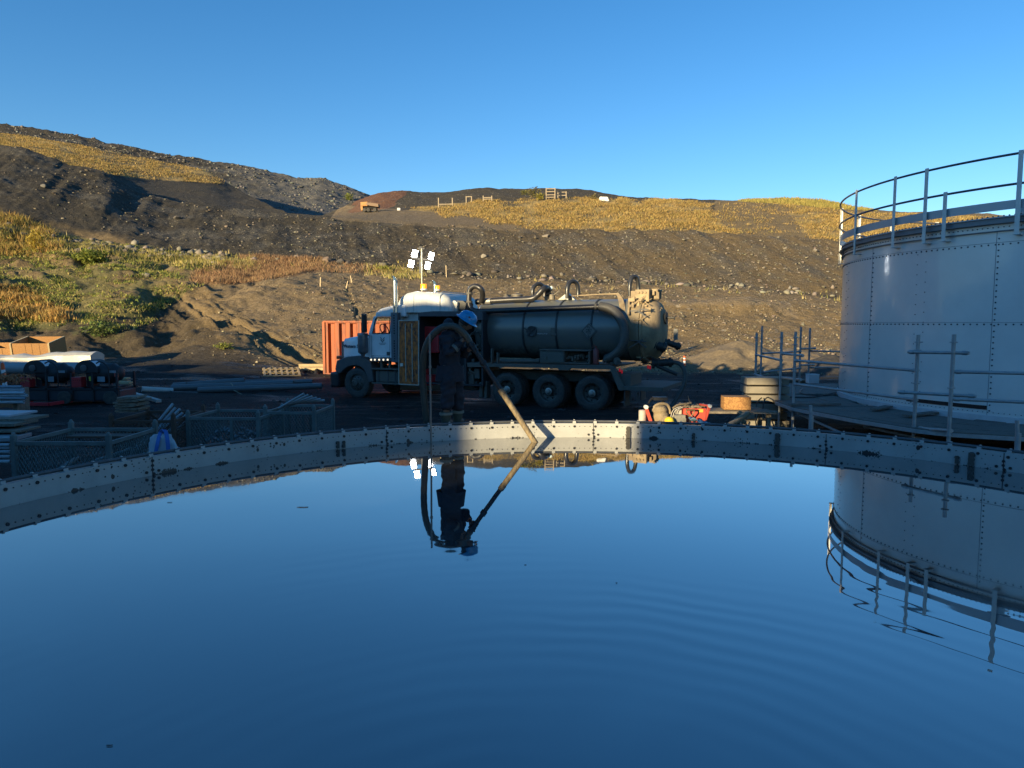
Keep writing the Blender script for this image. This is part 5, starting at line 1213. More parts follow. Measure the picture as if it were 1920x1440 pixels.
a_ = T(1160, 700, .9); d_ = T(1186, 724, .9); b = MB(); b.box(((a_[0]+d_[0])/2, .5, (a_[1]+d_[1])/2), (abs(a_[0]-d_[0]), 1.2, a_[1]-d_[1])); b.build('rear_box', MUDM, truck, bevel=.02)
b = MB(); c0_, c1_, c2_, c3_ = T3v(1182, 736, 1.0), T3v(1196, 736, 1.0), T3v(1195, 753, 1.0), T3v(1182, 753, 1.0)
for p, q in ((c0_, c3_), (c3_, c2_), (c2_, c1_)): b.beam(p, q, .04, .04)
b.build('rear_step', MUDM, truck)
b = MB(); c = T3v(1176, 745, .9); b.box(c, (.02, .6, .5)); b.box(c+Vector((0, -1.8, 0)), (.02, .6, .5)); b.build('mud_flap', BLKP, truck)
TL = mat('tail_lens', (.5, .01, .02), .2, emit=((1, .02, .04), .08))
for q in ((1162, 694), (1166, 697), (1215, 688), (1219, 689)):
    b = MB(); b.box(T3v(q[0], q[1], 1.2 if q[0] < 1200 else .4), (.05, .03, .10)); b.build('tail_light', TL, truck, bevel=.01)
# toolbox, extinguisher, rollers
a_ = T(1013, 656, 1.25); d_ = T(1105, 683, 1.25); W = abs(a_[0]-d_[0]); H = a_[1]-d_[1]; cx_ = (a_[0]+d_[0])/2; cz_ = (a_[1]+d_[1])/2
b = MB(); b.box((cx_, 1.05, a_[1]), (W+.06, .46, .04)); b.box((cx_, 1.05, d_[1]+.02), (W, .42, .04)); b.box((cx_, .86, cz_), (W, .04, H)); b.box((a_[0]-.01, 1.05, cz_), (.04, .42, H)); b.box((d_[0]+.01, 1.05, cz_), (.04, .42, H)); b.box((cx_+.02, 1.05, cz_), (.04, .42, H))
b.build('tool_box', MUDM, truck, bevel=.006)
b = MB(); x_ = (T(1015, 670, 1.25)[0]+T(1057, 670, 1.25)[0])/2; b.box((x_, 1.27, cz_), (abs(T(1015, 670, 1.25)[0]-T(1057, 670, 1.25)[0]), .02, H-.08)); b.cyl((x_+.22, 1.28, cz_-.02), (x_+.22, 1.31, cz_-.02), .06); b.build('tool_box_door', mat('diamond_plate', (.10, .11, .095), .5, .3, (.05, .055, .05), scale=18, bump=.6, bscale=90), truck, bevel=.004)
b = MB(); x_ = T(1081, 672, 1.2)[0]
for k in range(26): b.box((x_+rr_.uniform(-.32, .32), 1.05+rr_.uniform(-.1, .15), d_[1]+.05+rr_.uniform(0, .2)), (rr_.uniform(.03, .12), .05, rr_.uniform(.03, .09)), rz=rr_.uniform(0, 3))
b.build('tool_clutter', mat('clutter', (.14, .12, .09), .7, 0, (.03, .03, .03), scale=25, contrast=(.45, .55)), truck)
c = T(1117, 683, 1.15); ct = T(1117, 649, 1.15); b = MB(); h = ct[1]-c[1]; b.lathe([(.085, 0), (.09, .02), (.09, h*.75), (.06, h*.86), (.03, h*.9), (.03, h*.95), (.045, h), (.001, h)], 20, c=(c[0], 1.15, c[1])); b.tube([(c[0], 1.15, c[1]+h*.97), (c[0]+.05, 1.15, c[1]+h*1.08), (c[0]+.12, 1.15, c[1]+h*.9)], .012, 6); b.build('fire_extinguisher', mat('extinguisher', (.20, .035, .03), .5, 0, (.08, .06, .05), scale=5), truck, smooth=True)
b = MB(); b.cyl(T3v(940, 677, 1.1), T3v(1012, 677, 1.1), .06, n=14); b.build('storage_tube', MUDM, truck, smooth=True)
for x0_, y0_ in ((923, 653), (934, 661)):
    a_ = T3v(x0_, y0_, 1.2); d_ = T3v(x0_, 681, 1.2); b = MB(); b.beam(a_, d_, .04, .13)
    for k in range(3): q = a_*(1-(k+.5)/3)+d_*((k+.5)/3); b.cyl(q, q+Vector((0, .04, 0)), .025, n=10)
    b.build('bracket', MUDM, truck)
b = MB(); c = T3v(1157, 677, 1.15); b.lathe([(.10, -.03), (.11, 0), (.10, .03)], 20, 'Y', c); b.cyl(c-Vector((0, .1, 0)), c+Vector((0, .07, 0)), .04); b.build('reel', MUDM, truck, smooth=True)
b = MB()
for k in range(14): c = T3v(1120+rr_.uniform(0, 45), 674+rr_.uniform(0, 9), 1.0); b.tube([c, c+Vector((rr_.uniform(-.15, .15), rr_.uniform(-.1, .1), rr_.uniform(-.05, .1)))], rr_.choice((.02, .035)), 8)
b.build('rear_fittings', MUDM, truck, smooth=True)
# things hanging under the rail between cab and rear axles
b = MB()
for (x_, y_, w_, h_) in ((883, 712, .35, .7), (898, 700, .2, .5), (905, 730, .12, .7), (914, 730, .1, .8)): b.box(T3v(x_, y_, .9), (w_, .3, h_*.7))
b.lathe([(.001, -.3), (.16, -.28), (.18, 0), (.16, .28), (.001, .3)], 18, 'X', T3v(884, 722, .8)); b.build('air_tank', MUDM, truck, bevel=.03)
# roof and inner cab shade: back wall of the cab
b = MB(); b.box((T(748, 600, 1.1)[0], 0, 2.3), (.04, 2.1, 1.5)); b.build('cab_back', WHT2, truck)
# ================================================================== WORKER, HOSE, POLE
SKIN = mat('skin', (.20, .115, .075), .6); NAVY = mat('coverall_navy', (.015, .018, .028), .85, 0, (.008, .010, .015), scale=9, amt=.8, bump=.5, bscale=14)
GLOVE = mat('work_glove', (.13, .11, .09), .8, 0, (.04, .035, .03), scale=30, bump=.4)
BOOT = mat('rubber_boot', (.05, .058, .04), .5, 0, (.09, .08, .06), scale=9, amt=.5)
BX = at_y(846, 690, 10.08); PO = Vector((BX.x, BX.y, .04))
def W(px_, py_, dy=0): return at_y(px_, py_, 10.08+dy)-PO
def skin(name, chains, m, parent, sub=2, root=0):
    bm = bmesh.new(); ids = {}; vs = []
    def vid(p, r):
        k = tuple(round(c, 3) for c in p)
        if k not in ids: v = bm.verts.new(p); ids[k] = v; vs.append(r)
        return ids[k]
    for ch in chains:
        prev = None
        for p, r in ch:
            v = vid(p, r)
            if prev is not None and prev != v and bm.edges.get((prev, v)) is None: bm.edges.new((prev, v))
            prev = v
    me = bpy.data.meshes.new(name); bm.to_mesh(me); bm.free()
    o = bpy.data.objects.new(name, me); COL.objects.link(o)
    s = o.modifiers.new('s', 'SKIN'); s.use_smooth_shade = True
    for i, r in enumerate(vs):
        d = me.skin_vertices[0].data[i]; d.radius = (r, r) if not isinstance(r, tuple) else r; d.use_root = (i == root)
    u = o.modifiers.new('u', 'SUBSURF'); u.levels = sub; u.render_levels = sub
    dg = bpy.context.evaluated_depsgraph_get(); n = bpy.data.meshes.new_from_object(o.evaluated_get(dg)); bpy.data.objects.remove(o)
    n.materials.clear(); n.materials.append(m); r = bpy.data.objects.new(name, n); COL.objects.link(r); r.parent = parent; return r
man = thing('person', 'worker in blue hard hat and dark coverall guiding a thick hose into the tank', 'person', PO)
hipz = W(846, 712)
pel = W(846, 700); wai = W(843, 676); che = W(844, 650); shc = W(848, 627, .02); nck = W(862, 616, .02); hed = W(873, 606, .02)
sN = W(838, 630, -.17); eN = W(839, 664, -.24); wN = W(865, 640, -.13)
sF = W(856, 628, .19); eF = W(868, 668, .22); wF = W(879, 655, .02)
hN = W(841, 712, -.09); kN = W(839, 745, -.11); aN = W(836, 788, -.09)
hF = W(852, 712, .09); kF = W(858, 745, .10); aF = W(858, 787, .12)
def mid(a, b, t=.5): return a*(1-t)+b*t
def seg(a, b, ra, rb, n=3): return [(mid(a, b, k/n), ra+(rb-ra)*k/n) for k in range(n+1)]
body = [[(pel, .13), (wai, .12), (che, .135), (shc, .10), (nck, .058), (mid(nck, hed), .06)],
        [(shc, .10)]+seg(sN, eN, .058, .045)+seg(eN, wN, .042, .03)[1:], [(shc, .10)]+seg(sF, eF, .058, .045)+seg(eF, wF, .042, .03)[1:],
        [(pel, .13)]+seg(hN, kN, .085, .058)+seg(kN, aN, .055, .04)[1:]+[(aN+Vector((.10, 0, -.03)), .035)],
        [(pel, .13)]+seg(hF, kF, .085, .058)+seg(kF, aF, .055, .04)[1:]+[(aF+Vector((.10, 0, -.03)), .035)]]
for wst, dirn, s in ((wN, Vector((.06, .04, .045)), 1), (wF, Vector((.045, -.08, .02)), -1)):   # hands: palm, four curled fingers, thumb from the side
    pc = wst+dirn; body[-1 if 0 else 1 if s > 0 else 2].append((pc, .034))
bo_ = skin('body', body, SKIN, man)
hose_d = (W(1000, 824)-W(880, 640)).normalized()
fb = MB()
for wst, dirn, s in ((wN, Vector((.055, .03, .045)), 1), (wF, Vector((.03, -.075, .02)), -1)):
    pc = wst+dirn; side = Vector((0, 1, 0))*s; up = hose_d.cross(Vector((0, 1, 0))).normalized()
    for k in range(4):
        o_ = pc-hose_d*(.035-.023*k)*1.0; L = (.9, 1, .95, .78)[k]
        p = [o_+side*(-.035), o_+side*(-.045)+up*.03*L*-s*0+up*.035, o_+side*(.005)+up*.058*L, o_+side*.042*L+up*.038, o_+side*.045*L+up*.008]
        fb.tube(spline(p, 4), [.0105]*8+[.0095]*8+[.007], 8)
    p = [pc-hose_d*.05-side*.02, pc-hose_d*.065+up*.005, pc-hose_d*.055+side*.035-up*.012]
    fb.tube(spline(p, 4), [.013]*5+[.011, .011, .010, .008], 8)
    fb.lathe([(.001, -.045), (.03, -.035), (.038, 0), (.032, .035), (.001, .05)], 10, c=pc)
fb.build('glove', GLOVE, man, smooth=True)
# clothes: same skeleton, fuller radii, creases from the bump
cov = [[(pel, .165), (mid(pel, wai, .5), .15), (wai, .15), (che, .165), (shc, .135), (mid(shc, nck, .7), .078)],
       [(shc, .135)]+seg(sN, eN, .092, .075)+seg(eN, mid(eN, wN, 1.0), .072, .052)[1:], [(shc, .135)]+seg(sF, eF, .092, .075)+seg(eF, mid(eF, wF, 1.0), .072, .052)[1:],
       [(pel, .165)]+seg(hN, kN, .125, .098)+seg(kN, mid(kN, aN, .60), .108, .098, 2)[1:], [(pel, .165)]+seg(hF, kF, .125, .098)+seg(kF, mid(kF, aF, .60), .108, .098, 2)[1:]]
cv_ = skin('coverall', cov, NAVY, man, 3)
nrm = [v.normal.copy() for v in cv_.data.vertices]
for v, n_ in zip(cv_.data.vertices, nrm):
    q = v.co; d = math.sin(q.z*34+q.x*14+math.sin(q.y*22)*1.6)*.008+math.sin(q.z*71-q.x*31+q.y*17)*.004+(math.sin(q.x*48+q.z*9)*.004); v.co = q+n_*d
hd = MB(); hd.lathe([(.001, -.05), (.05, -.045), (.075, -.01), (.085, .03), (.07, .07), (.03, .09), (.001, .095)], 18, c=(0, 0, 0)); o = hd.build('hood', NAVY, man, smooth=True); o.location = W(843, 609, .03); o.rotation_euler = (.2, -1.0, .2); o.scale = (1, 1.25, 1)
jk = MB(); jk.lathe([(.185, -.02), (.20, -.14), (.215, -.24), (.20, -.245), (.18, -.1)], 24, c=(0, 0, 0), cap=False); o = jk.build('jacket_hem', NAVY, man, smooth=True); o.location = W(844, 682); o.scale = (1.0, .82, 1)
for a_, s in ((aN, -1), (aF, 1)):
    b = MB(); z0 = -a_.z-.0; b.lathe([(.06, z0+.02), (.062, z0+.06), (.058, z0+.14), (.07, z0+.24), (.082, z0+.30), (.082, z0+.315), (.078, z0+.315), (.078, z0+.28)], 22, c=(a_.x, a_.y, a_.z), cap=False)
    for k, (x_, r1, h) in enumerate(((0, .06, .10), (.06, .055, .085), (.12, .052, .07), (.165, .045, .055))):
        pass
    fp = [(a_.x-.065, .0), (a_.x+.21, .0), (a_.x+.235, .03), (a_.x+.21, .065), (a_.x+.12, .085), (a_.x+.04, .13), (a_.x-.05, .12), (a_.x-.07, .05)]
    b.prism(fp, a_.y-.05, a_.y+.05, 'Y'); b.prism([(p[0]*1, -.012 if p[1] > .03 else p[1]-.014) for p in ((a_.x-.07, 0), (a_.x+.23, 0), (a_.x+.23, .02), (a_.x-.07, .02))], a_.y-.055, a_.y+.055, 'Y')
    o = b.build('boot', BOOT, man, smooth=True, bevel=.012, ang=50)
    c = MB(); c.lathe([(.083, z0+.27), (.093, z0+.275), (.095, z0+.305), (.085, z0+.31)], 22, c=(a_.x, a_.y, a_.z), cap=False); c.build('boot_cuff', mat('boot_liner', (.20, .20, .16), .9, bump=.4), man, smooth=True)
# reflective band on the near sleeve
b = MB(); p0 = mid(eN, wN, .38); p1 = mid(eN, wN, .55); b.cyl(p0, p1, .079, .072, n=20, cap=False); b.build('reflective_band', mat('band', (.10, .105, .09), .5), man, smooth=True)
# head with face, ear, helmet
hm = bmesh.new(); bmesh.ops.create_uvsphere(hm, u_segments=28, v_segments=20, radius=1)
for v in hm.verts:      # faces +X
    x, y, z = v.co; w_ = .076*(1-.22*max(0, -z)**1.3); q = Vector((x*.096, y*w_, z*.118))
    if x > 0:
        q.x *= 1-.10*max(0, -z); 
        q.x += .020*math.exp(-((z+.12)/.13)**2-(y/.16)**2)+.012*math.exp(-((z+.02)/.1)**2-(y/.1)**2)   # nose
        q.x -= .010*math.exp(-((z-.10)/.10)**2)*math.exp(-((abs(y)-.38)/.16)**2)                       # eye sockets
        q.x += .007*math.exp(-((z-.27)/.08)**2)*(x > .3)                                                  # brow
        q.x += .008*math.exp(-((z+.48)/.07)**2-(y/.3)**2)-.006*math.exp(-((z+.55)/.04)**2-(y/.3)**2)     # lips
        q.x += .014*math.exp(-((z+.82)/.16)**2-(y/.35)**2)                                                # chin
    v.co = q
for s in (1, -1):
    r = bmesh.ops.create_uvsphere(hm, u_segments=10, v_segments=8, radius=1)
    for v in r['verts']: v.co = Vector((v.co.x*.018-.008, s*.076+v.co.y*.008, v.co.z*.032-.01))
    r = bmesh.ops.create_uvsphere(hm, u_segments=10, v_segments=8, radius=.012)
    for v in r['verts']: v.co += Vector((.078, s*.030, .012))
me = bpy.data.meshes.new('head'); hm.to_mesh(me); hm.free(); me.materials.append(SKIN); me.polygons.foreach_set('use_smooth', [True]*len(me.polygons))
ho = bpy.data.objects.new('head', me); COL.objects.link(ho); ho.parent = man; ho.location = hed; ho.rotation_euler = (0, R_(33), R_(-12))
b = MB(); b.lathe([(.090, -.02), (.094, .02), (.08, .08), (.001, .1)], 20, c=(-.012, 0, -.0)); hr = b.build('hair', mat('hair', (.02, .015, .012), .7), ho, smooth=True)
HB = mat('helmet_blue', (.006, .21, .44), .3, 0, (.006, .14, .3), scale=14, amt=.7, contrast=(.55, .66), coat=.3)
b = MB(); b.lathe([(.150, .040), (.152, .046), (.128, .058), (.122, .062), (.120, .09), (.108, .135), (.08, .168), (.04, .184), (.001, .188)], 36, cap=False)
b.lathe([(.150, .040), (.12, .05), (.116, .09), (.10, .13), (.001, .17)], 36, cap=False)
for y_ in (-.03, 0, .03): b.tube([(-.105, y_, .11), (-.07, y_, .165), (0, y_, .188), (.07, y_, .165), (.105, y_, .11)], .008, 6)
he = b.build('hard_hat', HB, ho, smooth=True); he.scale = (1.12, .98, .95); he.location = (-.005, 0, .0)
sq = MB(); 
for k, (a_, z_) in enumerate(((-75, .12), (-95, .1), (-60, .1))):
    a = R_(a_); sq.box((math.cos(a)*.113, math.sin(a)*.113, z_), (.024, .004, .022), M=Matrix.Rotation(a+math.pi/2, 3, 'Z'))
sq.build('sticker', mat('sticker', (.05, .035, .05), .5), he)
# the hose over his shoulder
HOSE = mat('suction_hose', (.05, .053, .042), .5, 0, (.025, .026, .022), scale=6, streak=(1, 1, 1), bump=.3, bscale=40)
MUDH = mat('muddy_wand', (.23, .17, .085), .65, 0, (.07, .055, .035), scale=9, streak=(3, 3, 1), amt=.9, bump=.4, bscale=50)
hs = thing('suction_hose', 'thick dark suction hose looping over the worker and down into the water', 'hose', PO)
A = [W(806, 830, .05), W(803, 808, .05), W(797, 765, .03), W(792.5, 710, .0), W(794, 670, -.08), W(802, 642, -.14), W(815, 624, -.18), W(832, 613, -.2), W(850, 612, -.19), W(863, 619, -.17), W(873, 629, -.15), W(880, 641, -.13)]
b = MB(); P = spline(A, 12); b.tube(P, [.046+.0016*((i//2) % 2) for i in range(len(P))], 16); b.build('flexible_hose', HOSE, hs, smooth=True)
E0 = W(880, 641, -.13); E1 = at_z(1003, 829, 0)-PO; jn = mid(E0, E1, .50)
b = MB(); b.cyl(E0-(E1-E0).normalized()*.02, jn, .032, n=16); b.cyl(E0, mid(E0, E1, .1), .041, n=16); b.cyl(mid(E0, E1, .03), mid(E0, E1, .05), .05, n=16); b.cyl(mid(E0, E1, .20), mid(E0, E1, .23), .045, n=16)
for k in range(6): q = mid(E0, E1, .03+.03*k); b.box(q+Vector((random.uniform(-.04, .04), -.035, random.uniform(-.03, .03))), (.02, .02, .02), rz=random.random()*3)
b.build('upper_wand', mat('wand_shade_black', (.009, .009, .010), .6, 0, (.035, .032, .028), scale=12, amt=.3), hs, smooth=True)  # black, deepened in the colour for the shade on the upper wand
b = MB(); b.cyl(jn, E1+(E1-E0).normalized()*.25, .039, n=18); b.cyl(jn-(E1-E0).normalized()*.03, jn+(E1-E0).normalized()*.05, .044, n=18); b.build('lower_wand', MUDH, hs, smooth=True)
b = MB(); a_ = at_y(805.5, 626, 9.50); d_ = at_y(808.5, 838, 9.48); b.cyl(a_-d_, (0, 0, 0), .013, n=10); b.cyl((a_-d_)*.7, (a_-d_)*.72, .02, n=10); o = b.build('thin_pole', mat('pole_grey', (.18, .17, .15), .5, .3), smooth=True); o.location = d_; tag(o, 'thin grey pole standing upright in the water beside the worker', 'pole')
# plank walkway behind the rim that he stands on
wk = thing('plank_walkway', 'low plank walkway just outside the rim, under the worker and the tools', 'walkway', TC)
for i in range(9):
    a = math.radians(116-i*8.2); a2 = a-math.radians(8.2)
    for k in range(4):
        r = TR+.20+k*.24; m_ = MB(); p = Vector((math.cos(a)*r, math.sin(a)*r, -.005)); q = Vector((math.cos(a2)*r, math.sin(a2)*r, -.005)); d = (q-p).normalized()*.02; m_.beam(p+d, q-d, .22, .04); m_.build('plank', PLK, wk)
    m_ = MB(); m_.beam(Vector((math.cos(a)*(TR+.12), math.sin(a)*(TR+.12), -.06)), Vector((math.cos(a)*(TR+1.1), math.sin(a)*(TR+1.1), -.06)), .06, .06); m_.cyl((math.cos(a)*(TR+1.0), math.sin(a)*(TR+1.0), -1.05), (math.cos(a)*(TR+1.0), math.sin(a)*(TR+1.0), -.06), .025); m_.cyl((math.cos(a)*(TR+.2), math.sin(a)*(TR+.2), -1.05), (math.cos(a)*(TR+.2), math.sin(a)*(TR+.2), -.06), .025); m_.build('bearer', GALV, wk)

# ================================================================== FLOODLIGHT MAST
D_ = 28.0; top = at_y(790.5, 466, D_); gz = -1.0
fm = thing('floodlight_mast', 'tall mast with four lit floodlights rising behind the truck cab', 'floodlight', (top.x, top.y, gz))
o_ = Vector((top.x, top.y, gz))
b = MB(); b.cyl((0, 0, 0), (0, 0, (top.z-gz)*.5), .05, n=12); b.cyl((0, 0, 0), top-o_, .028, n=12); b.build('mast', mat('mast_tan', (.5, .45, .33), .5), fm, smooth=True)
b = MB(); b.box((0, 0, .45), (1.6, 1.0, .7)); b.box((0, 0, .85), (1.4, .9, .1)); b.build('generator', mat('generator', (.35, .33, .28), .5), fm, bevel=.04)
b = MB(); b.box(at_y(790, 472, D_)-o_+Vector((-.04, .06, -.3)), (.10, .06, 1.0)); b.beam(at_y(772, 484, D_)-o_, at_y(808, 488, D_)-o_, .04, .05); b.beam(at_y(785, 466, D_)-o_, at_y(796, 466, D_)-o_, .05, .05); b.build('lamp_bracket', BLKP, fm)
LIT = mat('lamp_lit', (1, 1, 1), .3, emit=((.93, .97, 1.0), 26))
for q in ((777.5, 475.5), (771, 494.5), (808.5, 480), (802, 501-3)):
    c = at_y(q[0], q[1], D_-.12)-o_
    M = Matrix.Rotation(R_(14), 3, 'Y') @ Matrix.Rotation(R_(-18 if q[0] > 790 else 5), 3, 'Z')
    b = MB(); b.box(c+Vector((0, .06, 0)), (.22, .10, .29), M=M); lo = b.build('floodlight', BLKP, fm, bevel=.02)
    b = MB(); b.box(c+Vector((0, -.005, 0)), (.185, .012, .25), M=M); b.build('lamp_face', LIT, lo, bevel=.03)

# ================================================================== CONTAINER
ORG = mat('orange_paint', (.33, .062, .002), .6, 0, (.07, .018, .008), scale=1.6, streak=(3, 3, .35), amt=.75, contrast=(.45, .62), bump=.1)
p = at_y(609, 700, 37.5); cth = thing('steel_container', 'orange rust streaked corrugated steel container behind the truck cab', 'container', (p.x, p.y, -1.0), R_(-6))
def corr(L, H, pitch, dep):
    n = int(L/pitch); pts = []
    for k in range(n):
        x = k*L/n; q = L/n; pts += [(x, 0), (x+q*.36, 0), (x+q*.5, dep), (x+q*.86, dep)]
    pts.append((L, 0)); v = [(x, y, z) for z in (0, H) for x, y in pts]; m_ = len(pts); f = [(i, i+1, m_+i+1, m_+i) for i in range(m_-1)]
    return v, f
hc = at_y(609, 603, 37.5).z+1
for nm, L, T_ in (('side_wall', 6.2, Matrix.Translation((0, 0, .1))), ('end_wall', 2.4, Matrix.Translation((0, 2.5, .1)) @ Matrix.Rotation(-math.pi/2, 4, 'Z')), ('side_wall', 6.2, Matrix.Translation((6.2, 2.44, .1)) @ Matrix.Rotation(math.pi, 4, 'Z')), ('end_wall', 2.4, Matrix.Translation((6.2, 0, .1)) @ Matrix.Rotation(math.pi/2, 4, 'Z'))):
    v, f = corr(L, hc-.12, .52, .16); b = MB(); b.add([T_ @ Vector(q) for q in v], f); b.build(nm, ORG, cth)
b = MB()
for x in (-.0, 6.2):
    for y in (0, 2.44): b.box((x, y, hc/2), (.12, .12, hc))
for y in (0, 2.44): b.box((3.1, y, hc), (6.2, .08, .08)); b.box((3.1, y, .06), (6.2, .1, .12))
for x in (0, 6.2): b.box((x, 1.22, hc), (.08, 2.4, .08)); b.box((x, 1.22, .06), (.1, 2.4, .12))
b.build('frame', ORG, cth)
b = MB(); b.box((3.1, 1.22, hc-.06), (6.1, 2.4, .04)); b.build('roof', ORG, cth)

# ================================================================== YARD THINGS
def gz_at(x, y): return ground_z(x, y)
WOOD = mat('pale_wood', (.42, .32, .17), .75, 0, (.22, .15, .08), scale=4, streak=(1, 12, 1), bump=.2)
OLDW = mat('old_wood', (.24, .20, .145), .85, 0, (.08, .07, .055), scale=5, streak=(2, 10, 2), amt=.9, bump=.3)
OSB = mat('osb_board', (.38, .195, .06), .75, 0, (.20, .09, .025), scale=38, amt=.9, contrast=(.42, .58), bump=.2)
BLKPE = mat('black_poly_pipe', (.085, .095, .10), .38, 0, (.12, .12, .115), scale=4, amt=.5)
def hollow(mb, a, b, r, t=.85, n=20, m=0):
    a = Vector(a); b = Vector(b); x, y = frame_of(b-a); vs = []
    for p, q in ((a, r), (b, r), (b, r*t), (a, r*t)):
        for i in range(n): w_ = 2*math.pi*i/n; vs.append(p+(x*math.cos(w_)+y*math.sin(w_))*q)
    fs = [(k*n+i, k*n+(i+1) % n, ((k+1) % 4)*n+(i+1) % n, ((k+1) % 4)*n+i) for k in range(4) for i in range(n)]; mb.add(vs, fs, m)
def pipe_thing(name, a, b, r, m, label, cat='pipe', group=None, t=.88):
    c = MB(); hollow(c, Vector((0, 0, 0)), Vector(b)-Vector(a), r, t); o = c.build(name, m, smooth=True); o.location = a; return tag(o, label, cat, group)
GP = 'black plastic pipes on the mud'
for (x0, y0, x1, y1, D0, D1, r, l) in ((322, 734, 551, 718.5, 28.5, 28.9, .125, 'longest black plastic pipe in the middle of the row on the mud'), (372, 738.5, 604, 723.5, 27.6, 28.0, .115, 'front black plastic pipe of the row, smeared with mud'),
                                     (337, 722.5, 459, 713.5, 29.6, 30.0, .115, 'short black plastic pipe at the back left of the row'), (455, 716.5, 586, 715.5, 30.0, 30.2, .095, 'thin black plastic pipe at the back right of the row'), (325, 728, 350, 722, 29.4, 29.5, .13, 'stub end of black pipe lying at the left end of the row')):
    a_ = at_y(x0, y0, D0); b_ = at_y(x1, y1, D1); a_.z = b_.z = -1+r+.03 if y0 > 725 else -1+r+.10; 
    a2 = at_y(x0, y0, D0); b2 = at_y(x1, y1, D1); a_.z = max(a2.z, -1+r*.8); b_.z = max(b2.z, -1+r*.8)
    pipe_thing('plastic_pipe', a_, b_, r, BLKPE, l, 'pipe', GP)
cable('tie_rope', [at_y(432, 718, 28.2), at_y(436, 722, 28.1), at_y(437, 730, 27.9), at_y(441, 733, 27.3), at_y(455, 740, 27.1), at_y(466, 742, 27.0)], .014, 'pale rope tied round the middle black pipe and trailing on the mud', 'rope', mat('rope', (.3, .26, .18), .8))
pipe_thing('white_pipe', at_y(266, 730, 27.5), at_y(324, 733, 28.2), .11, mat('pvc', (.42, .43, .40), .5), 'pale grey pipe lying left of the black plastic pipes')
def pallet(p, rz, label, s=1.0, tilt=0):
    root = thing('pallet', label, 'pallet', p, rz, 'wooden pallets beside the container'); root.rotation_euler = (tilt, 0, rz)
    for k in range(3):
        b = MB(); b.box((0, -.5*s+k*.5*s, .05), (1.2*s, .1, .09)); b.build('bearer', WOOD, root)
    for k in range(7):
        b = MB(); b.box((-.55*s+k*.183*s, 0, .105), (.10, 1.1*s, .022)); b.build('slat', WOOD, root)
    return root
p = hit(528, 698, [T1]); pallet(p+Vector((0, 0, .02)), .35, 'pale wooden pallet lying tilted on the dirt left of the container', 1.45, .18)
p = hit(585, 690, [T1]); q = thing('timber_bundle', 'short stack of pale timbers beside the orange container', 'timber', p)
for k, (x, y, z, L) in enumerate(((0, 0, .08, 1.5), (.15, -.25, .08, 1.3), (.1, .0, .24, 1.5), (.05, .3, .10, 1.1))): b = MB(); b.box((x, y, z), (L, .18, .14), rz=.06*k-.1); b.build('beam', WOOD, q)
# gravel piles
def pile(name, c, r, h, col, label):
    n, m_ = 64, 30; V = []; 
    for i in range(m_+1):
        for k in range(n):
            a = 2*math.pi*k/n; rr = r*i/m_*(1+.16*math.sin(a*2+1)+.08*math.sin(a*5)); z = h*(1-(i/m_)**1.25)**1.0*(1 if i else .97)-.15
            V.append((c[0]+math.cos(a)*rr, c[1]+math.sin(a)*rr, z))
    V = np.array(V); V[:, 2] += c[2]+fbm(V[:, 0]*1.5, V[:, 1]*1.5, 5, 44)*.35
    F_ = [(i*n+k, i*n+(k+1) % n, (i+1)*n+(k+1) % n, (i+1)*n+k) for i in range(m_) for k in range(n)]
    o = np_mesh(name, V, np.array(F_), mat('gravel_'+label.split()[0], col, .9, 0, tuple(x*.45 for x in col), scale=7, amt=.9, bump=.9, bscale=11), smooth=True); return tag(o, label, 'gravel pile')
p = at_y(1387, 641, 45.5); pile('gravel_pile', (p.x, p.y, -1), 3.9, p.z+1.2, (.22, .165, .095), 'tan conical gravel pile between the truck and the scaffold')
p = at_y(1485, 656, 45.0); pile('gravel_pile', (p.x, p.y, -1), 4.3, p.z+1.2, (.21, .155, .09), 'lower sandy gravel pile seen behind the scaffold uprights')
p = at_y(1560, 690, 41.0); pile('dirt_pile', (p.x, p.y, -1), 2.3, 1.1, (.05, .045, .04), 'small dark dirt heap beside the steel tank')
# delineators
def delineator(p, h, label, lean=0):
    root = thing('delineator', label, 'traffic post', p, 0, 'orange and white traffic posts'); root.rotation_euler = (0, lean, 0)
    b = MB(); b.lathe([(.14, 0), (.14, .03), (.06, .05)], 16); b.build('base', DARK, root)
    b = MB(); b.lathe([(.075, .04), (.06, h*.9), (.05, h*.97), (.001, h)], 16); b.build('post', mat('safety_orange', (.75, .10, .02), .5, emit=None), root, smooth=True)
    b = MB(); b.lathe([(.0715, h*.32), (.0675, h*.55)], 16, cap=False); b.lathe([(.066, h*.70), (.0635, h*.8)], 16, cap=False); b.build('reflective_collar', mat('collar', (.75, .75, .72), .4), root, smooth=True)
c = at_y(15.5, 708, 25); delineator((c.x-.1, c.y, -1.0), at_y(13, 679, 25).z+1.0, 'leaning orange and white traffic post by the blue pipe stack', -.06)
c = at_y(1283, 688, 41); delineator((c.x, c.y, c.z), at_y(1283, 667, 41).z-c.z, 'small orange and white traffic post standing behind the truck tail')
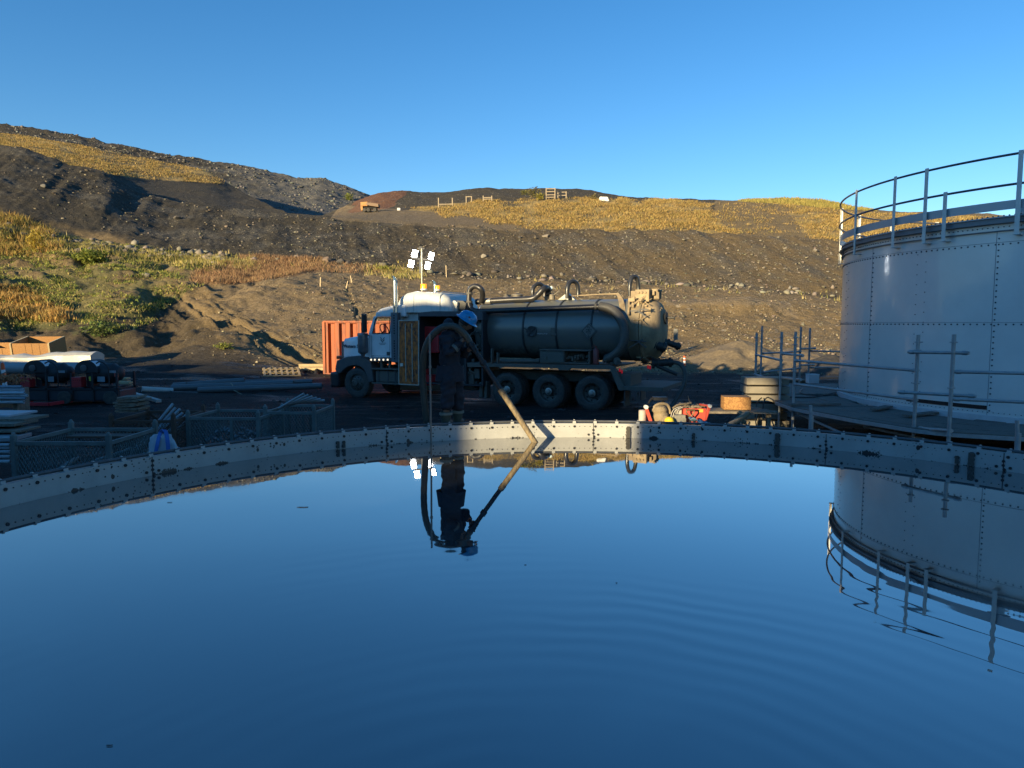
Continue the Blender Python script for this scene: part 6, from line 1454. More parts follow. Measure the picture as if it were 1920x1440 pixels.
# OSB crates, wrapped beam, grey pipes
def crate(p, w_, d, h, rz, label):
    root = thing('osb_crate', label, 'crate', p, rz, 'OSB crates'); root.rotation_euler = (R_(11), 0, rz)
    for nm, c, s in (('front_panel', (0, -d/2, h/2), (w_, .03, h)), ('back_panel', (0, d/2, h/2), (w_, .03, h)), ('end_panel', (-w_/2-.017, 0, h/2), (.03, d, h)), ('end_panel', (w_/2+.017, 0, h/2), (.03, d, h)), ('bottom', (0, 0, .02), (w_-.04, d-.04, .03))):
        b = MB(); b.box(c, s); b.build(nm, OSB, root)
    for x in (-w_/2, w_/2):
        b = MB(); b.box((x, -d/2-.03, h/2), (.07, .03, h)); b.build('batten', WOOD, root)
    for x in (-w_*.12, w_*.05, w_*.25): b = MB(); b.box((x, -d/2-.017, h/2), (.008, .004, h-.04)); b.build('panel_joint', DARK, root)
    for a_, c_, L in ((-w_/2, 0, d), (w_/2, 0, d)): b = MB(); b.box((a_, 0, h+.01), (.05, L, .02)); b.build('top_rail', mat('cut_edge', (.6, .5, .3), .7), root)
c = at_y(57, 668, 34.5); crate((c.x, c.y+.7, c.z), 1.62, 1.5, .75, .12, 'open topped OSB crate on the wrapped beams, with its front lit')
c = at_y(5, 668, 35); crate((c.x-.4, c.y+.6, c.z), 1.6, 1.2, .5, .05, 'OSB crate cut by the left edge of the picture, beside the open topped one')
WRAP = mat('plastic_wrap', (.52, .50, .43), .35, 0, (.34, .33, .28), scale=2, amt=.7, bump=.5, bscale=5)
wr0 = at_y(-60, 678, 33); wr1 = at_y(183, 672, 33.2)
q = thing('wrapped_beams', 'long beams wrapped in pale plastic lying below the OSB crate', 'beams', wr0)
b = MB(); n = 16; L = (wr1-wr0).length; vs = []
for k in range(n+1):
    t = k/n; c = wr0+(wr1-wr0)*t-wr0; hh = .20+.03*math.sin(k*1.3)+(.10 if k > 10 else 0)*math.sin((k-10)/6*3); ww = .5+.04*math.sin(k*2.1)
    for (y, z) in ((-ww, -.22), (-ww, hh*.6), (-ww*.6, hh), (0, hh+.06+.04*math.sin(k*2)), (ww*.6, hh), (ww, hh*.6), (ww, -.22)): vs.append(c+Vector((0, y, z)))
fs = [(k*7+i, k*7+(i+1) % 7, (k+1)*7+(i+1) % 7, (k+1)*7+i) for k in range(n) for i in range(7)]+[tuple(range(7))[::-1], tuple(n*7+i for i in range(7))]
b.add(vs, fs); b.build('plastic_cover', WRAP, q, smooth=True, ang=50)
b = MB(); b.box((L*.5, 0, -.27), (L*.98, .9, .10)); b.box((L*.3, 0, -.6), (.2, .9, .6)); b.box((L*.9, 0, -.6), (.2, .9, .6)); b.build('timber_bearer', OLDW, q)
PVC = mat('grey_pvc', (.26, .28, .29), .45, 0, (.18, .19, .19), scale=3)
pipe_thing('large_grey_pipe', at_y(-80, 690, 31.3), at_y(180, 690, 31.6), .25, PVC, 'large grey plastic pipe lying in front of the wrapped beams', 'pipe', None, .93)
# stack of pale blue pipes at the left edge
BLP = mat('pale_blue_pipe', (.48, .57, .62), .45, 0, (.22, .30, .36), scale=5)
lay = [(725.5, 41), (731, 45), (736.5, 46), (741.5, 51.5), (747, 48), (753.5, 45)]
for i, (yy, xe) in enumerate(lay):
    for j in range(3):
        Dd = 19.6+j*.17+(i % 2)*.08; a_ = at_y(-120, yy-.6, Dd); b_ = at_y(xe-j*3, yy, Dd); c = MB(); hollow(c, (0, 0, 0), b_-a_, .04 if i != 5 else .05, .85, 12); o = c.build('pale_pipe', BLP if (i+j) % 4 else mat('pipe_dim', (.22, .27, .31), .5), smooth=True); o.location = a_
        tag(o, ('front', 'middle', 'back')[j]+' pale blue pipe in the '+('top', 'second', 'third', 'fourth', 'fifth', 'bottom')[i]+' layer at the left edge', 'pipe', 'pale blue pipes stacked at the left edge')
for xx in (-60, 20): b = MB(); a_ = at_y(xx, 757, 19.7); b.box((0, .42, -.02), (.12, .5, max(.1, 2*(a_.z+1)))); o = b.build('pipe_bearer', OLDW); o.location = a_; tag(o, 'dark timber under the '+('left' if xx < 0 else 'right')+' part of the pale blue pipe stack', 'timber', 'timbers under the pipe stack')
# orange net heap behind the pipes
b = MB(); rr_ = random.Random(3); c0 = at_y(14, 716, 21.5)
for k in range(60):
    a = rr_.uniform(0, 6.28); x = rr_.uniform(-.45, .45); p0 = Vector((x, rr_.uniform(-.2, .2), rr_.uniform(-.12, .12)+.1*math.cos(x*3)*.8)); b.tube(spline([p0, p0+Vector((rr_.uniform(-.15, .15), 0, .08)), p0+Vector((rr_.uniform(-.3, .3), rr_.uniform(-.1, .1), rr_.uniform(-.1, .05)))], 4), .014, 5)
b.box((0, 0, -.45), (.9, .5, .55)); o = b.build('rope_heap', mat('rope_orange', (.42, .17, .07), .8, 0, (.06, .05, .05), scale=14, contrast=(.45, .6))); o.location = c0; tag(o, 'tangled heap of faded orange rope behind the pale pipes', 'rope')
# flat boards and steel at the left edge
for i, (xe, yy, D_, hh, ww, m_, l) in enumerate(((32, 778, 16.2, .05, .9, mat('white_sheet', (.42, .46, .48), .5), 'white board on top of the stack at the left edge'), (58, 786, 15.8, .06, .8, OLDW, 'grey plank sticking out furthest below the white board'), (38, 795, 15.4, .06, .8, OLDW, 'dark plank third from the top of the left stack'), (47, 807, 15.2, .05, .7, OLDW, 'thin plank near the bottom of the left stack'), (30, 822, 14.8, .08, .7, GALV, 'grey steel section lying at the foot of the left stack'))):
    e = at_y(xe, yy, D_); b = MB(); b.box((-1.6, .2, 0), (3.2, ww, hh))
    b.box((-1.6, .2, -hh/2-.03), (3.0, .08, .05)); o = b.build('loose_board', m_, bevel=.006); o.location = e; o.rotation_euler = (0, 0, .03*i-.05); tag(o, l, 'board', 'boards stacked at the left edge')
for k, (yy, xe) in enumerate(((840, 20), (848, 20), (857, 20), (835, 19), (866, 20))): pipe_thing('steel_tube', at_y(-120, yy, 12.2-.12*k), at_y(xe, yy, 12.2-.12*k), .035, GALV, ('upper', 'middle', 'lower', 'topmost', 'lowest')[k]+' steel tube in the rack left of the first mesh basket', 'tube', 'steel tubes left of the baskets')
# ---- heaters on a skid
HBK = mat('heater_black', (.012, .013, .016), .6, 0, (.025, .025, .025), scale=5); STK = mat('sticker_white', (.55, .58, .6), .4)
sk = thing('heater_skid', 'dark skid trailer with a red drawbar carrying the two black heaters', 'trailer', at_z(130, 758, -1)); so = Vector(sk.location)
yD = so.y
def Hh(px_, py_, dy=0): return at_yr(px_, py_, yD+dy)-so
b = MB(); a_, d_ = Hh(50, 731), Hh(225, 752); b.box(((a_.x+d_.x)/2, .5, (a_.z+d_.z)/2), (d_.x-a_.x, 1.0, a_.z-d_.z)); b.build('fuel_tank', mat('skid_steel', (.03, .036, .045), .5, 0, (.02, .022, .025), scale=3), sk, bevel=.04)
b = MB()
for x_ in (50, 90, 137, 176, 222): q = Hh(x_, 745); b.box((q.x, -.03, .55), (.06, .06, .9)); b.box((q.x, 1.0, .55), (.06, .06, .9))
q0, q1 = Hh(45, 729), Hh(228, 729); b.box(((q0.x+q1.x)/2, -.03, q0.z), (q1.x-q0.x, .06, .05)); b.box(((q0.x+q1.x)/2, 1.0, q0.z), (q1.x-q0.x, .06, .05))
for k in range(6): q = Hh(50+k*34, 729); b.box((q.x, .5, q.z), (.05, 1.0, .05))
b.build('skid_frame', HBK, sk)
b = MB(); b.beam(Hh(36, 757, -.3), Hh(92, 758, -.5), .10, .10); b.beam(Hh(92, 758, -.5), Hh(135, 751, .1), .10, .10); b.beam(Hh(36, 757, -.3), Hh(60, 754, .6), .10, .10); b.build('drawbar', mat('drawbar_red', (.52, .018, .03), .5), sk, bevel=.01)
for x_ in (207, 121):
    c = Hh(x_, 741, -.1); c.z = .22; b = MB(); b.lathe([(.13, -.06), (.2, -.055), (.22, -.03), (.22, .03), (.2, .055), (.13, .06)], 24, 'Y', c); wh = b.build('wheel', TYRE, sk, smooth=True); b = MB(); b.lathe([(.13, -.055), (.10, -.03), (.001, -.03)], 20, 'Y', c); b.build('rim', RIMM, wh, smooth=True)
def heater(x0, label, extra):
    r0 = Hh(x0, 729); root = thing('site_heater', label, 'heater', so+r0+Vector((0, .1, .03)), 0, 'black site heaters on the skid'); oo = r0+Vector((0, .1, .03))
    def Q(dx, py_, dy=0): return Hh(x0+dx, py_, dy)-oo
    s_ = yD/F
    b = MB(); c = Vector((40*s_, .35, (729-703)*s_)); b.lathe([(.001, -22*s_), (.20, -22*s_), (.31, -20*s_), (.33, -.2), (.33, 24*s_), (.30, 26*s_), (.24, 30*s_), (.22, 36*s_), (.14, 40*s_), (.001, 41*s_)], 32, 'X', c); b.build('burner_drum', HBK, root, smooth=True)
    b = MB(); P = []
    cx, cz = 23*s_, (729-699)*s_; R1 = 22*s_
    P = [(cx+R1*math.cos(a), cz+R1*math.sin(a)) for a in [math.pi*k/16 for k in range(17)]]; P += [(cx-R1*.9, cz-.05), (cx+R1*.9, cz-.05)]
    P = P[:17]+[(cx-R1, cz-.03), (cx+R1, cz-.03)]; b.prism(P, -.05, .72); hd_ = b.build('fan_hood', HBK, root, bevel=.01)
    b = MB(); 
    for k in range(6):
        a = R_(28+k*6); a2 = R_(34+k*6); b.add([(cx+(R1+.004)*math.cos(q), y, cz+(R1+.004)*math.sin(q)) for q, y in ((a, -.03), (a, .3), (a2, .3), (a2, -.03))], [(0, 1, 2, 3)])
    b.build('hood_label', STK, root)
    b = MB(); b.lathe([(.10, -.01), (.105, -.03), (.09, -.035), (.001, -.03)], 24, 'Y', (cx-.06, -.05, cz+.12)); b.build('gauge', mat('gauge_grey', (.10, .10, .10), .3), root, smooth=True)
    b = MB(); b.box((9*s_, -.05, (729-718)*s_), (18*s_, .3, 19*s_)); b.build('control_box', RED, root, bevel=.015)
    b = MB()
    for k in range(4): b.cyl(((4+k*4)*s_, -.20, (729-714)*s_), ((4+k*4)*s_, -.215, (729-714)*s_), .012, n=8)
    b.build('control_knob', DARK, root)
    b = MB(); b.box((50*s_, -.02, (729-713)*s_), (14*s_, .012, 10*s_)); b.box((70*s_, .02, (729-699)*s_), (14*s_, .012, 4.5*s_)); b.build('warning_label', mat('label_blue', (.22, .28, .32), .4), root)
    b = MB(); b.box((24*s_, .3, (729-716)*s_), (12*s_, .4, 22*s_)); b.box((40*s_, .35, .02), (70*s_, .6, .04)); b.build('burner_housing', HBK, root, bevel=.02)
    b = MB(); b.tube(spline([(43*s_, -.05, (729-683)*s_), (52*s_, -.05, (729-680)*s_), (64*s_, -.05, (729-689)*s_), (66*s_, -.05, (729-705)*s_), (66*s_, -.05, 0)], 6), .022, 8); b.build('guard_rail', HBK, root, smooth=True)
    b = MB()
    for i in range(3): b.box(((28+i*2.2)*s_, -.03, (729-711-i)*s_), (.03, .03, .04))
    b.build('valve', mat('brass', (.4, .33, .18), .3, .8), root)
    if extra:
        b = MB(); b.box((32*s_, -.06, (729-712)*s_), (7*s_, .012, 8*s_)); b.build('yellow_label', mat('label_yellow', (.5, .46, .05), .4), root)
        b = MB(); b.box((78*s_, .01, (729-705)*s_), (8*s_, .012, 7*s_)); b.build('red_label', mat('label_red', (.4, .08, .06), .4), root)
heater(42, 'black site heater with a red control box, left one on the skid', False)
heater(138, 'black site heater with red box and yellow label, right one on the skid', True)
# cut boards by the skid and in the yard
for (x_, y_, D_, w_, l) in ((233, 708, 30, .35, 'pale boards lying behind the right heater, upper one'), (234, 716, 28, .5, 'pale boards lying behind the right heater, lower one')):
    c = at_y(x_, y_, D_); b = MB(); b.box((0, 0, -.03), (w_, .3, .07)); b.box((0.02, 0, -.14), (w_*.9, .3, .07)); b.box((0, 0, (-1-c.z)/2-.15), (w_*.8, .25, max(.05, c.z+1-.3))); o = b.build('cut_board', WOOD); o.location = c; tag(o, l, 'board', 'cut boards behind the heaters')
a_ = at_z(247, 737, -.95); d_ = at_z(298, 752, -.95); b = MB(); b.beam((0, 0, 0), d_-a_, .16, .10); o = b.build('painted_timber', mat('grey_white', (.35, .36, .33), .6), bevel=.008); o.location = a_; tag(o, 'single pale timber lying on the mud in front of the grey pipe end', 'timber')
# ---- mesh baskets
BGR = mat('basket_green', (.15, .18, .17), .55, .1, (.06, .075, .07), scale=6); BRU = mat('basket_rust', (.10, .055, .035), .7, 0, (.05, .03, .02), scale=6)
def mesh_panel(mb, p0, p1, p2, pitch=.055, r=.005):      # diagonal wires clipped to a parallelogram
    u = p1-p0; v = p2-p0; W_, H_ = u.length, v.length; u.normalize(); v.normalize(); k = 1.7
    for s in (1, -1):
        t = -H_/k*1.0
        while t < W_+H_/k:
            pts = []
            for h in (0, H_):
                pts.append((t+s*(h-(0 if s > 0 else H_))/k if s > 0 else t+(H_-h)/k, h))
            (x0, y0), (x1, y1) = pts
            if x1 != x0:
                def clip(x): return y0+(x-x0)*(y1-y0)/(x1-x0)
                if x0 > x1: x0, y0, x1, y1 = x1, y1, x0, y0
                if x1 > 0 and x0 < W_:
                    if x0 < 0: y0 = y0+(0-x0)*(y1-y0)/(x1-x0); x0 = 0
                    if x1 > W_: y1 = y0+(W_-x0)*(y1-y0)/(x1-x0); x1 = W_
                    if abs(x1-x0) > .01: mb.cyl(p0+u*x0+v*y0, p0+u*x1+v*y1, r, n=3, cap=False)
            t += pitch
def basket(px0, px1, Dn, Df, ytop, label, m, skew=0, rail_y=None, brace=False, post=.033, extra_posts=()):
    zt = at_y((px0+px1)/2, ytop, Dn).z; x0 = at_y(px0, ytop, Dn).x; x1 = at_y(px1, ytop, Dn).x
    root = thing('mesh_basket', label, 'basket', (x0, dm(Dn), -1.0), skew, 'wire mesh storage baskets along the rim'); L = x1-x0; Wd = dm(Df)-dm(Dn); H_ = zt+1.0
    for x, y in ((0, 0), (L, 0), (0, Wd), (L, Wd)): b = MB(); b.box((x, y, H_/2), (post*2, post*2, H_)); b.cyl((x, y, H_), (x, y, H_+.035), post*.9, post*.5, n=12); b.build('corner_post', m, root, bevel=.008)
    fr = MB(); hr = H_-.12
    for z in (.12, hr):
        for y in (0, Wd): fr.box((L/2, y, z), (L, .035, .05))
        for x in (0, L): fr.box((x, Wd/2, z), (.035, Wd, .05))
    if brace: fr.beam((0, -.02, .12), (L*.5, -.02, hr), .03, .04); fr.beam((L*.5, -.02, hr), (L, -.02, .12), .03, .04); fr.beam((0, Wd, hr), (L, Wd, .12), .03, .04)
    for x in extra_posts: fr.box((L*x, 0, H_/2-.06), (.05, .04, H_-.12))
    fr.build('frame', m, root)
    w_ = MB()
    mesh_panel(w_, Vector((0, 0, .12)), Vector((L, 0, .12)), Vector((0, 0, hr))); mesh_panel(w_, Vector((0, Wd, .12)), Vector((L, Wd, .12)), Vector((0, Wd, hr)))
    mesh_panel(w_, Vector((0, 0, .12)), Vector((0, Wd, .12)), Vector((0, 0, hr))); mesh_panel(w_, Vector((L, 0, .12)), Vector((L, Wd, .12)), Vector((L, 0, hr)))
    w_.build('wire_mesh', m, root); b = MB(); b.box((L/2, Wd/2, .10), (L, Wd, .03)); b.build('floor', m, root)
    return root, Vector((x0, dm(Dn), -1.0)), L, Wd, H_
B1 = basket(25, 203, 9.6, 10.9, 815, 'green mesh basket at the lower left holding coiled hose', BGR)
B2 = basket(208, 322, 12.2, 13.6, 778, 'rusty mesh basket with a stack of boards and pale tubes', BRU, .05, brace=True)
B3 = basket(352, 486, 12.7, 13.9, 772, 'green mesh basket full of scaffold couplers, middle of the row', BGR, -.05, extra_posts=(.62,))
B4 = basket(497, 590, 13.2, 14.4, 762, 'green mesh basket at the right end of the row with leaning tubes', BGR, -.05)
def inside(B, u, v, w_): r, o, L, Wd, H_ = B; return o+Vector((L*u, Wd*v, H_*w_))
cable('coiled_hose', [inside(B1, .05, .4, .42)]+[inside(B1, .1+.08*k, .5+.3*math.sin(k*1.4), .42+.10*math.sin(k*.9)+.015*k) for k in range(10)]+[inside(B1, .97, .5, .72)], .035, 'pale ribbed hose coiled inside the lower left basket', 'hose', mat('pale_hose', (.16, .19, .18), .6))
b = MB(); rr_ = random.Random(12); GL = Vector((0, 0, 0))
for k in range(170):
    c = inside(B1, rr_.uniform(.05, .95), rr_.uniform(.1, .9), rr_.uniform(.12, .36))-inside(B1, 0, 0, 0); b.box(c, (rr_.uniform(.04, .2), .04, rr_.uniform(.03, .08)), rz=rr_.uniform(0, 3))
o = b.build('scrap_pieces', mat('scrap', (.12, .10, .08), .8, 0, (.03, .03, .03), scale=20, contrast=(.4, .6))); o.location = B1[1]; tag(o, 'jumble of small scrap pieces at the bottom of the lower left basket', 'scrap', kind='stuff')
b = MB(); b.box(inside(B1, .5, .8, .84)-B1[1], (.95, .3, .03)); o = b.build('steel_grate', BRU); o.location = B1[1]; tag(o, 'dark flat grate lying across the back of the lower left basket', 'grate')
b = MB()
for k in range(240):
    c = inside(B3, rr_.uniform(.05, .95), rr_.uniform(.1, .9), .15+rr_.random()**1.5*.45)-B3[1]; b.cyl(c, c+Vector((rr_.uniform(-.1, .1), rr_.uniform(-.05, .05), rr_.uniform(-.05, .05))), rr_.uniform(.015, .035), n=6)
o = b.build('couplers', mat('coupler_metal', (.20, .22, .23), .45, .6, (.06, .06, .06), scale=12)); o.location = B3[1]; tag(o, 'mass of steel scaffold couplers in the middle mesh basket', 'couplers', kind='stuff')
tw = [('topmost', 0), ('second', 1), ('third', 2), ('fourth', 3), ('fifth', 4), ('lowest', 5)]
for nme, i in tw:
    c = inside(B2, .05, .2, 1.0)+Vector((rr_.uniform(-.04, .04), 0, .26-.045*i)); b = MB(); b.box((.08, .2, 0), (.38+rr_.uniform(-.06, .05), .42, .03)); b.box((.08, .0, -.02), (.34, .05, .012)); o = b.build('short_board', OLDW, bevel=.004); o.location = c; o.rotation_euler = (rr_.uniform(-.02, .02), rr_.uniform(-.05, .05), rr_.uniform(-.12, .12)); tag(o, nme+' grey board of the stack on the rusty basket', 'board', 'boards stacked on the rusty basket')
tl = ['first', 'second', 'third', 'fourth', 'fifth', 'sixth', 'seventh', 'eighth']
for i in range(8):
    u = .16*i; a_ = inside(B2, .12+u*.22, .25+.05*(i % 3), .28-.03*(i % 2)+.04*i*(i < 5)); d_ = inside(B2, .75+u*.25, .45, 1.12-.04*(i % 3)-.03*i); pipe_thing('pale_tube', a_, d_, .024, mat('pale_tube', (.30, .37, .40), .45) if i == 0 else bpy.data.materials['pale_tube'], tl[i]+' from the left of the pale tubes slanting out of the rusty basket', 'tube', 'pale tubes in the rusty basket')
for i in range(6):
    a_ = inside(B4, .15+.04*i, .3+.06*i, .93+.01*i); d_ = inside(B4, .72+.05*i, .2+.1*i, 1.20-.035*i); pipe_thing('galvanised_tube', a_, d_, .022, GALV, tl[i]+' from the back of the tubes lying across the top of the right basket', 'tube', 'tubes across the right basket')
for i in range(5):
    a_ = inside(B4, .50+.09*i, .15+.1*i, .12); d_ = inside(B4, .42+.11*i, .12+.1*i, .86); pipe_thing('galvanised_tube', a_, d_, .024, mat('dull_tube', (.10, .13, .13), .5, .3) if i == 0 else bpy.data.materials['dull_tube'], tl[i]+' from the left of the tubes standing upright in the right basket', 'tube', 'tubes standing in the right basket')
# ---- bulk bag with blue straps leaning on the rim
bc = at_y(306, 850, 8.75); bag = thing('bulk_bag', 'crumpled white bulk bag with two blue lifting straps by the rim', 'bag', (bc.x, bc.y, -.05))
BAGM = mat('bag_white', (.40, .44, .47), .7, 0, (.27, .31, .35), scale=12, bump=.5, bscale=20); STR = mat('strap_blue', (.04, .14, .42), .7)
b = MB(); vs = []; n = 20
for k in range(7):
    for i in range(n):
        a = 2*math.pi*i/n; rr = (.19, .185, .17, .15, .13, .10, .04)[k]*(1+.12*math.sin(a*3+k)+.07*math.sin(a*7+k*2)); vs.append((math.cos(a)*rr, math.sin(a)*rr*.6, (-.1, .02, .1, .17, .22, .26, .27)[k]+.02*math.sin(a*4)))
fs = [(k*n+i, k*n+(i+1) % n, (k+1)*n+(i+1) % n, (k+1)*n+i) for k in range(6) for i in range(n)]+[tuple(6*n+i for i in range(n)), tuple(range(n))[::-1]]
b.add(vs, fs); b.build('bag_body', BAGM, bag, smooth=True, ang=70)
def strap(pts, w_, m):
    P = spline(pts, 8); mb = MB(); vs = []
    for i, p in enumerate(P): vs += [p+Vector((-w_/2, 0, 0)), p+Vector((w_/2, 0, 0)), p+Vector((w_/2, .006, 0)), p+Vector((-w_/2, .006, 0))]
    fs = [(i*4+j, i*4+(j+1) % 4, (i+1)*4+(j+1) % 4, (i+1)*4+j) for i in range(len(P)-1) for j in range(4)]; mb.add(vs, fs); return mb.build('strap', m, bag, smooth=True)
def Bp(px_, py_, dy=0): return at_y(px_, py_, 8.75+dy)-Vector((bc.x, bc.y, -.05))
strap([Bp(291, 853, -.14), Bp(295, 832, -.12), Bp(299, 815, -.05), Bp(303, 807, 0), Bp(308, 806, .03), Bp(311, 815, .06), Bp(312, 835, .08)], .045, STR)
strap([Bp(301, 812, -.02), Bp(306, 806, -.05), Bp(311, 811, -.08), Bp(314, 828, -.13), Bp(316, 855, -.15)], .05, STR)
cable('thin_hose', [Bp(320, 825)+Vector((bc.x, bc.y, -.05)), at_y(324, 836, 8.8), at_y(332, 838, 8.8), at_y(340, 842, 8.75)], .007, 'thin pale hose end curling out behind the bulk bag', 'hose', mat('pale_line', (.3, .32, .33), .6))
# ================================================================== TOOLS BY THE RIM
TD = 11.35
def Tq(px_, py_, dy=0): return at_y(px_, py_, TD+dy)
TZ = .02
def onp(px_, dy=0): p = Tq(px_, 790, dy); p.z = TZ; return p
REDO = mat('tool_red', (.55, .075, .045), .45, 0, (.3, .05, .03), scale=8)
TAN = mat('mud_caked', (.26, .20, .12), .85, 0, (.12, .09, .06), scale=9, bump=.6)
p = onp(1204.5); h = Tq(1204, 768).z-TZ; b = MB(); b.lathe([(.06, 0), (.062, h*.9), (.05, h*.97), (.02, h)], 18); o = b.build('gas_canister', mat('canister', (.42, .38, .33), .6, 0, (.2, .17, .14), scale=9), smooth=True); o.location = p; tag(o, 'pale muddy cylinder standing at the left end of the tools', 'cylinder')
p = onp(1221, -.05); q = thing('red_prop', 'leaning red painted prop with a round white cap', 'prop', p)
b = MB(); e = Tq(1211, 763, -.05)-p; b.beam((0, 0, 0), e, .05, .05); b.build('bar', REDO, q, bevel=.006); b = MB(); b.cyl(e+Vector((0, -.04, 0)), e+Vector((0, .03, 0)), .032, n=16); b.build('cap', mat('white_cap', (.7, .68, .6), .5), q, smooth=True)
p = onp(1240, .05); q = thing('muddy_pump', 'mud caked submersible pump with a lifting handle, between the red prop and the yellow hat', 'pump', p); h = Tq(1236, 760).z-TZ
b = MB(); b.lathe([(.10, 0), (.125, .04), (.13, h*.4), (.11, h*.55), (.12, h*.7), (.09, h*.92), (.04, h)], 22); o = b.build('pump_body', TAN, q, smooth=True); o.rotation_euler = (0, -.12, 0)
b = MB(); b.tube(spline([(-.15, 0, h*.6), (-.1, 0, h*.95), (.0, 0, h*1.08), (.1, 0, h*.98), (.14, 0, h*.5)], 6), .022, 8); b.build('handle', TAN, q, smooth=True)
b = MB(); b.cyl((.03, -.08, .03), (.03, -.17, .06), .06, n=18); b.build('outlet', TAN, q, smooth=True)
b = MB(); b.tube(spline([(-.02, .05, h), (.05, .1, h+.08), (-.12, .1, h+.1), (-.2, .05, h+.02)], 6), .018, 8); b.box((-.02, .05, h+.10), (.22, .15, .05)); b.build('cable_tray', CABLE, q)
p = onp(1255, -.2); b = MB(); b.lathe([(.085, 0), (.075, .012), (.07, .02), (.062, .05), (.035, .072), (.001, .078)], 22); o = b.build('yellow_hat', mat('yellow_plastic', (.75, .55, .02), .4), smooth=True); o.location = p+Vector((0, 0, .04)); tag(o, 'small yellow plastic cap lying in front of the muddy pump', 'cap')
p = onp(1272, .12); h = Tq(1272, 767, .12).z-TZ; b = MB(); b.box((0, 0, h/2), (.09, .09, h)); b.cyl((0, 0, h), (0, 0, h+.03), .02); o = b.build('plastic_jug', mat('jug', (.45, .42, .34), .5, 0, (.25, .22, .16), scale=12), bevel=.02); o.location = p; tag(o, 'dirty white plastic jug behind the grey boxes', 'jug')
p = onp(1273.5, -.08); b = MB(); b.box((0, 0, .05), (.19, .12, .07)); b.box((0, 0, .105), (.17, .11, .06)); b.box((-.03, -.057, .105), (.10, .005, .035)); o = b.build('battery_box', mat('box_grey', (.22, .21, .17), .6, 0, (.08, .07, .06), scale=14), bevel=.008); o.location = p; tag(o, 'two small grey boxes stacked left of the red hopper', 'box')
p = onp(1299, .15); q = thing('red_hopper', 'open red steel box full of cables, with a yellow label', 'box', p); h = Tq(1299, 764, .15).z-TZ; L = (Tq(1318, 780, .15)-Tq(1281, 780, .15)).x
for nm, c, s in (('front_plate', (0, -.12, h/2), (L, .015, h)), ('back_plate', (0, .15, h/2), (L, .015, h)), ('side_plate', (-L/2-.008, .015, h/2), (.015, .28, h)), ('side_plate', (L/2+.008, .015, h/2), (.015, .28, h)), ('bottom_plate', (0, .015, .01), (L, .26, .015))): b = MB(); b.box(c, s); b.build(nm, REDO, q, bevel=.003)
b = MB(); b.box((.09, -.131, h*.84), (.075, .006, .05)); b.build('yellow_label', mat('tool_label', (.7, .42, .05), .5), q)
b = MB(); 
for k in range(26):
    x = rr_.uniform(-.2, .17); p0 = Vector((x, rr_.uniform(-.1, .1), h-.02)); b.tube(spline([p0, p0+Vector((rr_.uniform(-.1, .1), rr_.uniform(-.05, .05), rr_.uniform(.02, .09))), p0+Vector((rr_.uniform(-.2, .2), 0, rr_.uniform(-.02, .05)))], 5), rr_.choice((.006, .01, .014)), 6)
o = b.build('tangled_cable', mat('cable_tan', (.30, .23, .15), .7, 0, (.05, .045, .04), scale=14, contrast=(.4, .6)), smooth=True); o.location = p; tag(o, 'tangle of muddy cables piled on the open red box', 'cables')
cable('muddy_lead', [Tq(1262, 765, 0), Tq(1272, 759, .05), Tq(1287, 757, .08), Tq(1296, 755, .1)], .016, 'stiff muddy lead reaching left from the cable tangle', 'cable', TAN)
b = MB(); b.tube([Tq(1290, 742, .15)-Tq(1293, 756, .15), (0, 0, 0)], .005, 6); o = b.build('wire_end', TAN); o.location = Tq(1293, 756, .15); tag(o, 'single wire sticking up out of the cable tangle', 'wire')
for c_, yy in (((1265, 762), 782), ((1268, 764), 786)): cable('white_lead', [Tq(c_[0]+12, c_[1]), Tq(c_[0]-2, c_[1]+6, -.03), Tq(c_[0]-7, yy, -.08), Tq(c_[0]-3, yy+8, -.1)], .006, ('outer' if yy == 782 else 'inner')+' thin pale lead drooping beside the plastic jug', 'cable', mat('lead_pale', (.5, .46, .38), .6), 'pale leads by the jug')
# shovel with a D grip
p = onp(1294, -.12); q = thing('shovel', 'shovel standing blade down in front of the red box, D shaped grip up', 'shovel', p); ztop = Tq(1294, 768, -.12).z-TZ
SHM = mat('shovel_brown', (.16, .10, .04), .5, 0, (.06, .04, .02), scale=12)
b = MB(); b.cyl((0, 0, -.02), (0, 0, ztop*.42), .016, n=10); b.build('shaft', DARK, q); g = MB(); w_ = .058; g.tube(spline([(0, 0, ztop*.40), (-.02, 0, ztop*.55), (-w_, 0, ztop*.78), (-w_, 0, ztop*.98)], 5), .011, 8); g.tube(spline([(0, 0, ztop*.40), (.02, 0, ztop*.55), (w_, 0, ztop*.78), (w_, 0, ztop*.98)], 5), .011, 8); g.cyl((-w_-.01, 0, ztop*.98), (w_+.01, 0, ztop*.98), .014, n=10); g.build('d_grip', SHM, q, smooth=True)
b = MB(); b.prism([(-.1, -.02), (.1, -.02), (.1, -.22), (0, -.32), (-.1, -.22)], -.006, .006); b.build('blade', GALV, q)
p = onp(1320, .05); q = thing('red_lever', 'slanted red lever with a round white end, right of the red box', 'lever', p); e = Tq(1330, 761, .05)-p
b = MB(); b.beam((0, 0, 0), e, .055, .03); b.beam(e, Tq(1312, 758, .2)-p, .045, .03); b.build('bar', REDO, q, bevel=.006); b = MB(); b.cyl(e+Vector((0, -.05, 0)), e+Vector((0, .02, 0)), .028, n=16); b.build('cap', mat('white_end', (.7, .68, .6), .5), q, smooth=True)
p = onp(1312, -.32); b = MB(); vs = []
for i in range(9):
    for j in range(5): vs.append(((i-4)*.04, (j-2)*.04, .05+.04*math.sin(i*1.1)*math.cos(j*1.4)-.012*i))
